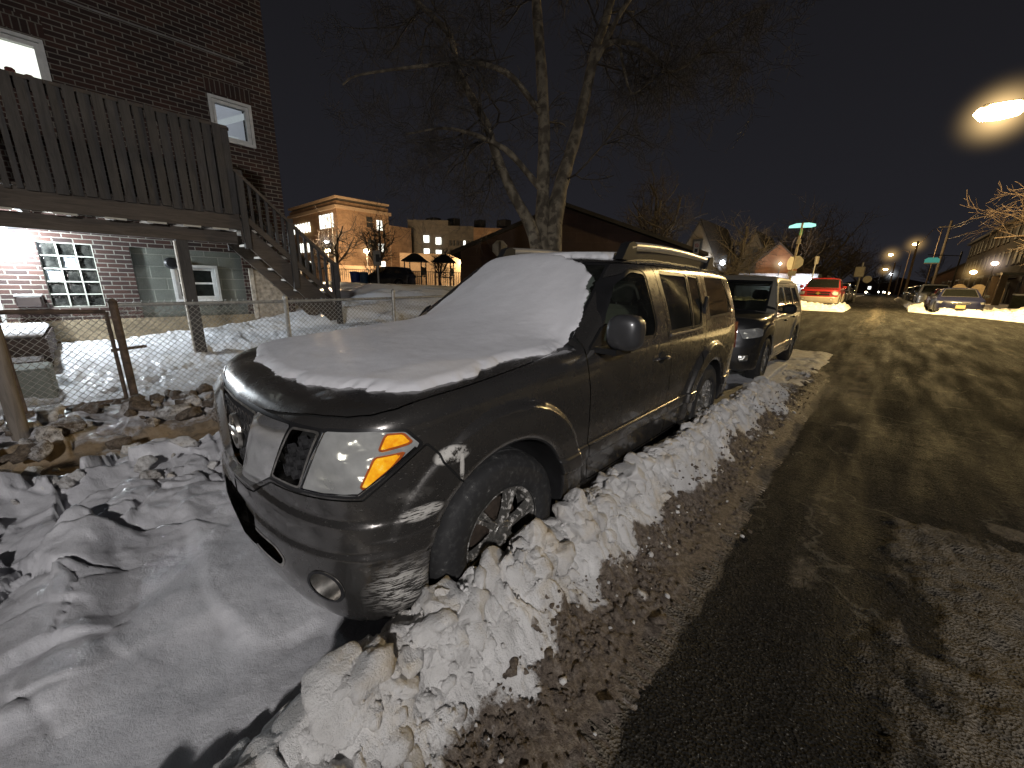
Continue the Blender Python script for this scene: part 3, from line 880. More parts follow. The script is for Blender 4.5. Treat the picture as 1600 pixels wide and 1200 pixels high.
def grille_chrome():
    m, nt, b = new_mat('grille_chrome'); P = objco(nt, world=False); f = noise(nt, 14, 7, .7, P)
    nt.links.new(ramp(nt, f, [(.30, (.25, .24, .23)), (.42, (.66, .66, .65)), (.65, (.80, .80, .79))]), b.inputs['Base Color'])
    b.inputs['Metallic'].default_value = .9; nt.links.new(ramp(nt, f, [(.3, (.05,) * 3), (.7, (.20,) * 3)]), b.inputs['Roughness']); return m
def amber_mat():
    if 'amber' in MATS: return MATS['amber']
    m, nt, b = new_mat('amber_lens'); P = objco(nt, (1, 1, 1), world=False)
    w = N_(nt, 'ShaderNodeTexVoronoi', Scale=75.0); nt.links.new(P, w.inputs['Vector'])
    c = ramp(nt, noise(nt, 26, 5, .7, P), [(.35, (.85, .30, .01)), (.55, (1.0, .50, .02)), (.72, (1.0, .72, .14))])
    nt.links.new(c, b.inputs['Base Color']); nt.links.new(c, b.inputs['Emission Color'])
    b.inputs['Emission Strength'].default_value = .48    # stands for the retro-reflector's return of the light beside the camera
    b.inputs['Roughness'].default_value = .22; b.inputs['Metallic'].default_value = .3
    bump(nt, b, w.outputs[0], .35, .004)
    MATS['amber'] = m; return m
def refl_mat():
    if 'refl' in MATS: return MATS['refl']
    m, nt, b = new_mat('reflector_silver'); P = objco(nt, world=False)
    n = noise(nt, 9, 3, .5, P)
    nt.links.new(ramp(nt, n, [(.35, (.45, .45, .42)), (.7, (.9, .9, .86))]), b.inputs['Base Color'])
    b.inputs['Metallic'].default_value = .9; b.inputs['Roughness'].default_value = .30
    bump(nt, b, noise(nt, 8, 1.0, .4, objco(nt, (1.0, 1, 1.5), world=False)), 1.0, .13)
    MATS['refl'] = m; return m
def lens_mat():
    if 'lens' in MATS: return MATS['lens']
    m, nt, b = new_mat('hazed_lens'); out = nt.nodes['Material Output']; P = objco(nt, world=False)
    tr = N_(nt, 'ShaderNodeBsdfTransparent', Color=(.85, .85, .80, 1))
    b.inputs['Base Color'].default_value = (.86, .87, .86, 1); b.inputs['Roughness'].default_value = .12; b.inputs['Coat Weight'].default_value = 1
    mx = nt.nodes.new('ShaderNodeMixShader')
    nt.links.new(ramp(nt, noise(nt, 7, 5, .6, P), [(.3, (.26,) * 3), (.7, (.46,) * 3)]), mx.inputs[0])
    nt.links.new(tr.outputs[0], mx.inputs[1]); nt.links.new(b.outputs[0], mx.inputs[2]); nt.links.new(mx.outputs[0], out.inputs[0])
    MATS['lens'] = m; return m
M_MIRROR = simple('mirror_shell', (.05, .05, .053), .38, .3, var=.25, coat=.3)
M_RAIL = simple('rail_silver', (.62, .59, .54), .36, .7, var=.15)
hero, hero_f = build_hero()
print('hero', time.time() - T0)
# ================================================================ snow material + the blanket on the SUV
def snow_mat(name='snow', base=(.68, .68, .71), dirty=None, bstr=.35, sparkle=True, spec=.3):
    m, nt, b = new_mat(name); P = objco(nt)
    f = noise(nt, 3.5, 6, .6, P)
    c = ramp(nt, f, [(.3, tuple(v * .86 for v in base)), (.7, base)])
    if dirty:
        c = mixc(nt, ramp(nt, noise(nt, 5, 8, .7, P), [(.45, (0, 0, 0)), (.7, (.8, .8, .8))]), c, dirty)
    nt.links.new(c, b.inputs['Base Color'])
    b.inputs['Subsurface Weight'].default_value = .0
    b.inputs['Specular IOR Level'].default_value = spec
    rg = ramp(nt, noise(nt, 260, 1, .5, P), [(.60, (.75,) * 3), (.68, (.25,) * 3)])
    nt.links.new(rg, b.inputs['Roughness'])
    h1 = noise(nt, 190, 3, .7, P); h2 = noise(nt, 35, 4, .6, P)
    h = mathn(nt, 'ADD', mathn(nt, 'MULTIPLY', h1, .35), h2)
    bump(nt, b, h, bstr, .006)
    return m
M_SNOW = snow_mat()
def column_top(f, X, Y, z0=2.0, n=70):
    Z = np.full(X.shape, z0)
    for _ in range(n):
        d = f(X.ravel(), Y.ravel(), Z.ravel()).reshape(X.shape)
        Z = Z - np.clip(d, -.02, .5) * .8
    return Z
def gblur(A, s):
    r = int(s * 3); k = np.exp(-.5 * (np.arange(-r, r + 1) / s) ** 2); k /= k.sum()
    for ax in (0, 1):
        pad = [(0, 0), (0, 0)]; pad[ax] = (r, r); B = np.pad(A, pad, mode='edge')
        A = np.apply_along_axis(lambda v: np.convolve(v, k, 'valid'), ax, B)
    return A
def build_snowcap():
    h = .0125
    xs = np.arange(-.92, .92, h); ys = np.arange(.08, 4.45, h)
    X, Y = np.meshgrid(xs, ys, indexing='ij')
    Z = column_top(hero_f, X, Y)
    poly = [(-.80, .60), (-.79, .40), (-.66, .27), (-.45, .205), (-.26, .18), (.058, .155), (.273, .177), (.465, .243), (.677, .336), (.747, .46), (.770, .62), (.750, .746), (.742, .984), (.783, 1.172), (.755, 1.385), (.70, 1.596), (.63, 1.78),
            (.559, 1.93), (.459, 2.0), (.32, 2.045), (.16, 2.10), (.34, 2.16), (.52, 2.21), (.555, 2.5), (.545, 4.1), (.50, 4.30), (-.50, 4.30), (-.55, 4.1), (-.56, 2.3), (-.60, 2.08), (-.64, 1.8), (-.74, 1.45), (-.79, 1.2)]
    sd = poly_sd(X, Y, poly) + .014 * fbm(X * 14, Y * 14, octv=5, seed=3, gain=.65) + .02 * fbm(X * 3.2, Y * 3.2, octv=2, seed=9)
    Zi = np.where(poly_sd(X, Y, [(-.8, .2), (.8, .2), (.8, 4.3), (-.8, 4.3)]) < 0, Z, np.nan)
    G = gblur(np.maximum(Z, .95), 22); fill = np.maximum(Z, Z + np.clip(G - Z, 0, .13) * sstep(.55, .95, Y) * sstep(2.0, 1.6, Y))
    roof = sstep(1.9, 2.2, Y)
    wsn = sstep(1.25, 1.5, Y) * sstep(2.1, 1.95, Y)
    th = (.027 * (1 - roof) + .036 * roof - .008 * wsn) * np.sqrt(np.clip(-sd / .045, 0, 1)) + .016 * sstep(.05, .35, -sd) * (1 - roof) + .004 * fbm(X * 1.4, Y * 2.3, octv=3, seed=5) * sstep(0, .1, -sd) + .0012 * fbm(X * 22, Y * 22, octv=3, seed=6) * sstep(0, .03, -sd)
    w = sstep(0, .12, -sd)
    w2 = sstep(.02, .16, -sd) * sstep(2.0, 1.7, Y)
    fill = np.maximum(fill, fill * (1 - w2) + np.maximum(gblur(fill, 7), fill) * w2)
    Zs = Z * (1 - w) + fill * w + th
    Zs = np.where(sd > 0, Z - .01 - np.clip(sd, 0, .03), Zs)
    nx, ny = X.shape
    idx = np.arange(nx * ny).reshape(nx, ny)
    F = np.stack([idx[:-1, :-1].ravel(), idx[1:, :-1].ravel(), idx[1:, 1:].ravel(), idx[:-1, 1:].ravel()], 1)
    ok = (sd.ravel()[F] < .016).any(1)
    V = np.stack([X.ravel(), Y.ravel(), Zs.ravel()], 1)
    F = F[ok]; u, inv = np.unique(F, return_inverse=True)
    o = mesh_obj('snow_blanket', V[u], inv.reshape(F.shape), M_SNOW, None, smooth=True)
    tag(o, 'smooth blanket of snow lying over bonnet, windscreen and roof of the dark SUV', 'snow blanket')
build_snowcap()
print('snowcap', time.time() - T0)
# ================================================================ the other vehicles
def build_car(S, name, label, cat='car', group=None, h=.03):
    root = empty(name, (0, 0, 0), 0, label, cat, group)
    f = vehicle_sdf(S)
    M = surface_nets(f, (-.03, -.1, .12), (1.06, S['rear'] + .12, S['H'] + .1), h, proj=2)
    M = split(M, -(M[0][:, 0] - 1e-4))[0]
    P = S['mat']; PL = S.get('low_mat', P)
    def cv(pred, poly, proj, gap=.008):
        nonlocal M
        inn, M, seam = carve(M, pred, lambda V: poly_sd(*proj(V), poly), gap); return inn, seam
    yz = lambda V: (V[:, 1], V[:, 2]); xz = lambda V: (V[:, 0], V[:, 2])
    az = lambda V: (V[:, 0] * .8 + V[:, 1] * .6, V[:, 2])
    side = lambda V, N: (N[:, 0] > .35) & (V[:, 1] > .9)
    seals = []; seams = []
    glass = []
    for (poly, g) in S['side_glass']:
        a, s = cv(side, poly, yz, .03); glass.append((a, g)); seals.append(s)
    zc = S['green'][0]['ws']
    ws, s = cv(lambda V, N: (N[:, 1] < -.25) & (V[:, 2] > zc[1]) & (V[:, 1] > zc[0] - .3) & (V[:, 1] < zc[2] + .3) & (N[:, 0] < .75), S['ws_poly'], xz, .03); seals.append(s)
    bw, s = cv(lambda V, N: (N[:, 1] > .25) & (V[:, 2] > S['bw_z']) & (V[:, 1] > S['bw_y']) & (N[:, 0] < .75), S['bw_poly'], xz, .03); seals.append(s)
    fr = lambda V, N: (V[:, 1] < .7) & (N[:, 2] < .85)
    hl, s = cv(fr, S['lamp'], az, .012); seals.append(s)
    gr = []
    for poly in S['grille']:
        a, s = cv(fr, poly, xz, .010); gr.append(a); seals.append(s)
    fog = None
    if S.get('fog'):
        fog, s = cv(fr, S['fog'], xz, .01); seals.append(s)
    low = None
    if S.get('low_poly'):
        low, _ = cv(lambda V, N: V[:, 2] < 5, S['low_poly'], yz, 0)
        if S.get('low_front'):
            l2, _ = cv(lambda V, N: (V[:, 1] < .8), S['low_front'], xz, 0); low = join(low, l2)
    doors = []
    for poly in S['doors']:
        a, s = cv(side, poly, yz, .010); doors.append(a); seams.append(s)
    ar = S['arches']
    wr = lambda V: np.minimum(np.hypot(V[:, 1] - ar[0][0], V[:, 2] - ar[0][1]), np.hypot(V[:, 1] - ar[1][0], V[:, 2] - ar[1][1]))
    liner, M, _ = carve(M, lambda V, N: (wr(V) < ar[0][2] + .02), lambda V: wr(V) - ar[0][2] - .003, 0)
    whole('body', M, P, root); whole('underbody', liner, M_RUB, root)
    if low is not None: whole('cladding', low, PL, root)
    for s_ in seals:
        if not len(s_[2]): continue
        (whole if s_[0][:, 0].min() < .01 else both)('window_seal', offset(s_, -.004), S.get('seal', M_BLK), root)
    if seams: whole('panel_seam', offset(join(*seams), -.008), M_GAP, root)
    dl = [both('door', d, P, root) for d in doors]
    for a, g in glass:
        for mm in (lambda m: m, mirror): mobj('window', offset(mm(a), -.01), g, root)
    whole('windscreen', offset(ws, -.005), S['glass'], root); whole('rear_window', offset(bw, -.005), S['glass'], root)
    for mm in (lambda m: m, mirror):
        l = mobj('headlight', mm(offset(hl, -.03)), refl_mat(), root); mobj('lens', mm(offset(hl, .001)), lens_mat(), l)
        if fog is not None: mobj('fog_lamp', mm(fog), refl_mat(), root)
    for a in gr: whole('grille', offset(a, -.02), S.get('grille_mat', M_BLK), root)
    for sg in (1, -1):
        yy, zz = S['mirror']; xx = S['mx']
        mi = MB(); mi.box((sg * (xx + .12), yy, zz), (.20, .10, .15), bev=.035); mi.box((sg * (xx + .01), yy + .0, zz - .05), (.12, .05, .04)); mi.build('mirror', S.get('mirror_mat', M_BLK), root)
        for i, (hy, hz, hx) in enumerate(S['handles']):
            hm = MB(); hm.box((sg * hx, hy, hz), (.05, .18, .03), bev=.01); hm.build('handle', M_BLK if not S.get('chrome_handle') else M_CHR, dl[i][0 if sg > 0 else 1] if i < len(dl) else root)
        for (cy, cz, ra) in ar: make_wheel(root, sg * S['wx'], cy, cz, rad=S['wr'], width=.22, rim=S['wr'] * .60, side=sg, detail=False, spokes=S.get('spokes', 5))
    m = MB(); m.box((0, S['rear'] / 2 + .1, .45), (1.5, S['rear'] - 1.3, .08)); m.box((0, zc[0] + .25, zc[1] - .12), (1.35, .5, .22), bev=.06); m.build('dashboard', M_INT, root)
    for sx in (-.36, .36): seat(root, sx, zc[0] + .95, S.get('seat_z', .50))
    if S.get('plate'):
        y, z, w = S['plate']; MB().box((0, y, z), (w, .012, w * .5)).build('licence_plate', M_PLATE, root)
    if S.get('badge'): S['badge'](root)
    if S.get('extra'): S['extra'](root)
    return root

def copy_tree(o, parent=None):
    c = o.copy(); COL.objects.link(c)
    if parent is not None: c.parent = parent
    for ch in list(o.children): copy_tree(ch, c)
    return c

GL_DARK = glass_mat('dark_car_glass', (.10, .11, .11), .75, haze=.014)
GL_CLEAR = glass_mat('clear_car_glass', (.45, .50, .46), .45, haze=.06)
GL_BEIGE = glass_mat('dusty_glass', (.22, .22, .19), .75, haze=.16)

# ---- light beige compact SUV with dark front, parked behind the big one
beige = paint_mat('beige_paint', (.34, .31, .25), dirt=(.42, .40, .36), dirty=.35, metal=.25, rough=.4)
darkp = paint_mat('charcoal_paint', (.035, .035, .037), dirt=(.2, .19, .17), dirty=.18, metal=.5, rough=.35)
COMPACT = dict(
    side=([.15, .3, .5, .8, .95, 1.05, 1.2], [.80, .87, .885, .895, .885, .87, .84]), H=1.74,
    top=([-.1, 0, .1, .4, 1.0, 1.3, 4.4], [.86, .93, .99, 1.05, 1.09, 1.11, 1.16]),
    bow=([0, .3, .5, .65, .78, .86, .90, .96, 1.0], [0, .02, .05, .11, .22, .36, .50, .75, 1.0]),
    front=([.14, .25, .4, .6, .7, .85, 1.0], [.10, .02, -.02, -.01, .02, .05, .12]),
    rear=4.45, rear_z=([.2, .4, .6, .9, 1.2, 1.7], [.1, .0, .0, .03, .10, .3]), arches=[(.86, .36, .40), (3.60, .36, .40)], flare=.022, mold=(.40, .50),
    under=([-1, 1.2, 3, 5], [.22, .27, .27, .3]), tf=.0, crown=.05, kc=.12, kt=.08,
    green=[dict(w=([.9, 1.1, 1.5, 1.62, 1.75], [.86, .845, .715, .665, .6]), ws=(1.02, 1.05, 1.86, 1.60), re=(4.42, 1.1, 4.05, 1.62), roof=([1.5, 1.9, 2.4, 3.2, 4.2], [1.58, 1.645, 1.69, 1.69, 1.62]), wbow=.14, zb=.9)],
    mat=darkp, low_mat=beige, glass=GL_CLEAR, H_=1,
    side_glass=[([(1.45, 1.12), (2.20, 1.10), (2.25, 1.50), (1.95, 1.50), (1.70, 1.36)], GL_BEIGE), ([(2.30, 1.10), (3.05, 1.12), (3.10, 1.50), (2.34, 1.51)], GL_BEIGE), ([(3.18, 1.15), (3.85, 1.20), (3.65, 1.49), (3.20, 1.50)], GL_BEIGE)],
    ws_poly=[(-.3, 1.10), (.70, 1.10), (.60, 1.57), (-.3, 1.585)], bw_poly=[(-.3, 1.15), (.62, 1.15), (.55, 1.52), (-.3, 1.52)], bw_z=1.1, bw_y=3.9,
    lamp=[(.55, .86), (.86, .90), (1.0, .86), (.98, .76), (.62, .72)], grille=[[(-.3, .84), (.42, .83), (.40, .70), (-.3, .70)], [(-.3, .55), (.5, .55), (.45, .36), (-.3, .36)]],
    fog=[(.66, .50), (.78, .50), (.78, .40), (.66, .40)], doors=[[(1.28, 1.06), (1.32, .34), (2.28, .33), (2.28, 1.08), (2.32, 1.55), (1.92, 1.55), (1.60, 1.36)], [(2.28, 1.08), (2.28, .33), (3.00, .33), (3.2, .8), (3.3, 1.1), (3.13, 1.55), (2.32, 1.55)]],
    mirror=(1.50, 1.14), mx=.88, handles=[(2.10, .93, .90), (3.02, .95, .90)], wx=.895, wr=.36, plate=None)
beige_side = dict(COMPACT)
def build_compact():
    S = dict(COMPACT); S['mat'] = beige
    # the front end, bonnet and roof skin are dark, the flanks light
    S['low_mat'] = darkp; S['low_poly'] = [(-1, -1), (1.02, -1), (1.05, .9), (1.2, 1.2), (1.35, 1.085), (1.28, 2.2), (-1, 2)]
    r = build_car(S, 'compact_suv', 'light beige compact SUV with dark bonnet, parked right behind the big dark SUV', 'car', h=.022)
    r.location = (-.10, 6.22, 0.0); r.scale = (1, 1, 1.045)
    return r
beige_suv = build_compact()

# ---- red pickup with tan cladding
def mk_bowtie(parent, y, z, w, mat):
    P = [(-.5, -.13), (-.18, -.13), (-.22, -.32), (.18, -.32), (.22, -.13), (.5, -.13), (.42, .13), (.16, .13), (.20, .32), (-.16, .32), (-.20, .13), (-.42, .13)]
    MB().prism([(a * w, z + b * w) for a, b in P], y - .015, y, 'y').build('badge', mat, parent)
red = paint_mat('red_paint', (.27, .014, .014), dirt=(.35, .2, .16), dirty=.2, metal=.2, rough=.35)
tan = paint_mat('tan_cladding', (.36, .31, .23), dirty=.2, metal=.0, rough=.55)
gold = simple('gold_badge', (.55, .36, .08), .3, .7, var=.1)
PICK = dict(
    side=([.2, .35, .6, .9, 1.05, 1.2], [.88, .96, .975, .975, .955, .93]), H=1.95,
    top=([-.1, 0, .08, .3, 1.2, 1.4, 3.55, 3.62, 5.6], [.98, 1.06, 1.10, 1.14, 1.20, 1.21, 1.22, 1.24, 1.24]),
    bow=([0, .4, .6, .75, .85, .92, .97, 1.02], [0, .02, .04, .08, .14, .25, .42, .7]), front=([.2, .35, .5, .68, .72, 1.0, 1.1], [.05, .0, -.04, -.03, .03, .05, .12]),
    rear=5.6, rear_z=([.2, .4, 1.2], [.05, .0, .0]), arches=[(.95, .40, .44), (4.25, .40, .44)], flare=.03, under=([-1, 5], [.33, .36]), tf=0, crown=.03, kc=.07, kt=.05,
    green=[dict(w=([1.0, 1.2, 1.6, 1.75, 1.9], [.93, .90, .80, .74, .7]), ws=(1.35, 1.18, 2.0, 1.78), re=(4.1, 1.2, 3.75, 1.80), roof=([1.8, 2.1, 2.6, 3.6], [1.78, 1.83, 1.86, 1.84]), wbow=.10, zb=1.0)],
    mat=red, low_mat=tan, glass=GL_DARK, side_glass=[([(1.75, 1.22), (2.55, 1.22), (2.55, 1.70), (2.15, 1.70)], GL_DARK), ([(2.65, 1.22), (3.4, 1.22), (3.4, 1.70), (2.65, 1.70)], GL_DARK)],
    ws_poly=[(-.3, 1.24), (.80, 1.24), (.70, 1.74), (-.3, 1.76)], bw_poly=[(-.3, 1.3), (.7, 1.3), (.6, 1.7), (-.3, 1.7)], bw_z=1.22, bw_y=3.5,
    lamp=[(.58, 1.0), (.90, 1.02), (.98, .80), (.60, .80)], grille=[[(-.3, 1.0), (.56, 1.0), (.55, .93), (-.3, .93)], [(-.3, .88), (.55, .88), (.54, .79), (-.3, .79)]], fog=[(.62, .60), (.76, .60), (.76, .52), (.62, .52)],
    low_poly=[(-1, -1), (-1, .72), (.3, .70), (.45, .90), (1.5, .90), (1.55, .66), (3.65, .66), (3.7, .90), (4.85, .90), (4.9, .68), (6, .68), (6, -1)],
    doors=[[(1.55, 1.2), (1.58, .42), (2.58, .42), (2.6, 1.2), (2.6, 1.76), (2.1, 1.76)], [(2.6, 1.2), (2.58, .42), (3.48, .42), (3.48, 1.2), (3.46, 1.76), (2.6, 1.76)]],
    mirror=(1.72, 1.28), mx=.95, handles=[(2.42, 1.08, .965), (3.3, 1.08, .965)], wx=.96, wr=.395, plate=None, badge=lambda r: mk_bowtie(r, .03, .905, .24, gold), mirror_mat=red, seat_z=.7)
pick = build_car(PICK, 'pickup_truck', 'red pickup truck with tan lower cladding facing the camera beyond the crossing', 'pickup truck', h=.03)
pick.location = (-.78, 29.4, .43)

# ---- dark blue saloon facing the camera on the right-hand kerb
blue = paint_mat('navy_paint', (.006, .008, .035), dirt=(.03, .03, .05), dirty=.0, metal=.0, rough=.45, coat=.15)
SEDAN = dict(
    side=([.12, .25, .45, .7, .85, .95, 1.05], [.78, .86, .875, .875, .86, .84, .8]), H=1.48,
    top=([-.1, 0, .1, .4, 1.1, 1.3, 3.6, 4.5], [.60, .68, .74, .83, .92, .95, .98, .98]),
    bow=([0, .3, .5, .65, .78, .86, .90, .96, 1.0], [0, .02, .06, .13, .26, .40, .55, .8, 1.0]), front=([.1, .2, .35, .55, .7, .8], [.10, .02, -.02, .0, .05, .12]),
    rear=4.55, rear_z=([.2, .4, .7, 1.0], [.08, .0, .02, .12]), arches=[(.88, .33, .37), (3.55, .33, .37)], flare=.016, under=([-1, 5], [.17, .2]), tf=0, crown=.05, kc=.12, kt=.08,
    green=[dict(w=([.8, .95, 1.3, 1.4, 1.5], [.83, .80, .66, .60, .55]), ws=(1.15, .92, 2.0, 1.38), re=(4.1, .95, 3.3, 1.38), roof=([1.6, 2.1, 2.5, 3.2], [1.37, 1.41, 1.43, 1.39]), wbow=.14, zb=.8)],
    mat=blue, glass=GL_DARK, seal=M_CHRD, side_glass=[([(1.62, .97), (2.35, .96), (2.38, 1.32), (2.05, 1.31)], GL_DARK), ([(2.45, .96), (3.5, .99), (3.15, 1.31), (2.48, 1.33)], GL_DARK)],
    ws_poly=[(-.3, .97), (.68, .96), (.55, 1.35), (-.3, 1.37)], bw_poly=[(-.3, 1.0), (.62, 1.0), (.52, 1.33), (-.3, 1.34)], bw_z=.97, bw_y=3.2,
    lamp=[(.62, .70), (.82, .72), (1.02, .70), (.96, .62), (.66, .60)], grille=[[(-.3, .66), (.34, .66), (.30, .59), (-.3, .59)], [(-.3, .36), (.5, .36), (.45, .24), (-.3, .24)]],
    fog=[(.60, .37), (.72, .37), (.72, .30), (.60, .30)], doors=[[(1.40, .92), (1.42, .28), (2.42, .28), (2.42, .94), (2.42, 1.36), (2.0, 1.35)], [(2.42, .94), (2.42, .28), (3.2, .28), (3.4, .7), (3.62, .98), (3.2, 1.35), (2.42, 1.36)]],
    mirror=(1.60, 1.0), mx=.85, handles=[(2.25, .82, .875), (3.2, .84, .875)], wx=.87, wr=.33, plate=(-.035, .46, .34), spokes=7, seat_z=.36)
sedan = build_car(SEDAN, 'parked_saloon', 'dark blue saloon with yellow licence plate, half buried in the snow on the right-hand corner', 'car', h=.028)
sedan.location = (5.10, 30.2, .42)

def recolour(root, old, new):
    for ch in root.children:
        if ch.type == 'MESH' and ch.data.materials and ch.data.materials[0] == old:
            me = ch.data.copy(); me.materials[0] = new; ch.data = me
        recolour(ch, old, new)
far_cols = {'maroon': (.10, .012, .015), 'silver': (.30, .30, .29), 'black': (.02, .02, .02), 'grey': (.12, .12, .125), 'white': (.5, .5, .47), 'green': (.03, .05, .04)}
FP = {k: paint_mat(k + '_paint', v, dirty=.25, metal=.3, rough=.35) for k, v in far_cols.items()}
rows = [  # source, x, y, colour, label
    (sedan, 5.25, 35.8, 'maroon', 'maroon saloon parked directly behind the dark blue saloon on the right'),
    (beige_suv, 4.9, 41.6, 'silver', 'silver compact SUV third along the right-hand kerb'),
    (sedan, 5.1, 47.4, 'black', 'black saloon fourth along the right-hand kerb'),
    (beige_suv, 4.9, 53.2, 'grey', 'grey compact SUV fifth along the right-hand kerb'),
    (sedan, 5.0, 59.4, 'silver', 'pale saloon farthest but one along the right-hand kerb'),
    (beige_suv, 4.9, 66.0, 'white', 'white compact SUV farthest along the right-hand kerb'),
    (sedan, -.9, 37.2, 'black', 'black saloon parked directly behind the red pickup'),
    (beige_suv, -.9, 43.2, 'silver', 'silver compact SUV two places behind the red pickup'),
    (sedan, -.9, 49.4, 'grey', 'grey saloon three places behind the red pickup'),
    (beige_suv, -1.0, 56.0, 'green', 'dark green compact SUV last in the row behind the red pickup'),
]
for src, x, y, col, lab in rows:
    c = copy_tree(src); c.location = (x, y, .43)
    recolour(c, blue if src is sedan else beige, FP[col])
    if src is beige_suv: recolour(c, darkp, FP[col])
    c['label'] = lab; c['group'] = 'cars parked along the far part of the street'
# a dark car across the snowy lot, by the playground
c = copy_tree(beige_suv); c.location = (-29.6, 15.0, .62); c.rotation_euler = (0, 0, R(-52)); recolour(c, beige, FP['black'])
c['label'] = 'long black vehicle parked broadside in front of the playground fence'
print('cars', time.time() - T0)
# ================================================================ ground, road, snow
def street_z(y): return .42 * sstep(9, 28, y)
def ground_mat():
    m, nt, b = new_mat('trodden_snow'); P = objco(nt)
    at = N_(nt, 'ShaderNodeAttribute', attribute_name='dirt'); ai = N_(nt, 'ShaderNodeAttribute', attribute_name='ice')
    f = noise(nt, 4.0, 7, .65, P)
    ac = N_(nt, 'ShaderNodeAttribute', attribute_name='clean')
    c = mixc(nt, ac.outputs['Fac'], ramp(nt, f, [(.3, (.40, .40, .425)), (.7, (.62, .62, .645))]), (.78, .79, .82))
    d1 = ramp(nt, noise(nt, 9, 8, .7, P), [(.3, (.17, .125, .08)), (.5, (.26, .20, .135)), (.7, (.085, .07, .055))])
    dm = ramp(nt, mathn(nt, 'ADD', at.outputs['Fac'], mathn(nt, 'MULTIPLY', mathn(nt, 'SUBTRACT', noise(nt, 13, 8, .72, P), .5), .9)), [(.35, (0, 0, 0)), (.62, (1, 1, 1))])
    nt.links.new(mixc(nt, dm, c, d1), b.inputs['Base Color'])
    spk = ramp(nt, noise(nt, 240, 1, .5, P), [(.58, (.70,) * 3), (.66, (.16,) * 3)])
    icy = ramp(nt, mathn(nt, 'ADD', ai.outputs['Fac'], mathn(nt, 'MULTIPLY', mathn(nt, 'SUBTRACT', noise(nt, 8, 6, .7, P), .5), .8)), [(.4, (0, 0, 0)), (.6, (1, 1, 1))])
    nt.links.new(mixc(nt, icy, spk, (.17, .17, .17)), b.inputs['Roughness'])
    b.inputs['Specular IOR Level'].default_value = .4
    h = mathn(nt, 'ADD', mathn(nt, 'MULTIPLY', noise(nt, 150, 3, .7, P), .45), noise(nt, 28, 5, .65, P))
    bump(nt, b, h, .5, .012)
    return m
def set_attr(o, name, v):
    a = o.data.attributes.new(name, 'FLOAT', 'POINT'); a.data.foreach_set('value', np.asarray(v, np.float32).ravel())
def grow(a, b, h0, k):
    """coordinates from a towards b, step growing by k"""
    out = [a]; s = h0; sg = 1 if b > a else -1
    while (b - out[-1]) * sg > 0:
        out.append(out[-1] + sg * s); s *= k
    out[-1] = b; return out
def axis(lo, d0, d1, hi, h, k=1.045):
    mid = list(np.arange(d0, d1, h)); L = grow(d0, lo, h * k, k)[1:][::-1]; Rr = grow(mid[-1], hi, h * k, k)[1:]
    return np.array(L + mid + Rr)
def grid_obj(name, xs, ys, Z, mat, attrs=None, keep=None):
    X, Y = np.meshgrid(xs, ys, indexing='ij'); nx, ny = X.shape
    idx = np.arange(nx * ny).reshape(nx, ny)
    F = np.stack([idx[:-1, :-1].ravel(), idx[1:, :-1].ravel(), idx[1:, 1:].ravel(), idx[:-1, 1:].ravel()], 1)
    V = np.stack([X.ravel(), Y.ravel(), Z.ravel()], 1)
    u = np.arange(len(V))
    if keep is not None:
        F = F[keep.ravel()[F].all(1)]; u, inv = np.unique(F, return_inverse=True); F = inv.reshape(F.shape)
    o = mesh_obj(name, V[u], F, mat, None, smooth=True)
    for k, v in (attrs or {}).items(): set_attr(o, k, v.ravel()[u])
    return o
def chunks(X, Y, s, seed, tilt=1.0, ew=.16):
    """blocky broken-snow relief: tilted plates with rounded edges, roughly -1..1 times s*.5"""
    wx = X + .35 * s * fbm(X / s * .9, Y / s * .9, octv=2, seed=seed + 5); wy = Y + .35 * s * fbm(X / s * .9 + 9, Y / s * .9, octv=2, seed=seed + 6)
    f1, f2, idv, px, py = worley(wx / s, wy / s, seed)
    gx = (_hash(np.floor(px * 7), np.floor(py * 7), px * 0, seed + 1) - .5); gy = (_hash(np.floor(px * 7), np.floor(py * 7), px * 0 + 2, seed + 2) - .5)
    top = (idv - .5) + tilt * ((wx / s - px) * gx + (wy / s - py) * gy) * 1.6
    edge = sstep(0, ew, f2 - f1)
    return (top * edge - .45 * (1 - edge)) * s * .5, edge
def yard_z(X, Y):
    l = -X
    z = .18 + .27 * sstep(3.8, 7.4, l) + .095 * np.clip(Y + .2, 0, 5.6) * sstep(3.2, 6.5, l)
    lot = sstep(7.0, 11, l + .5 * Y) * sstep(3.0, 5.5, Y)
    z = z * (1 - lot) + lot * (1.22 + .05 * fbm(X * .25, Y * .25, octv=2, seed=77) - .75 * sstep(20, 27, np.hypot(X, Y)))
    return z
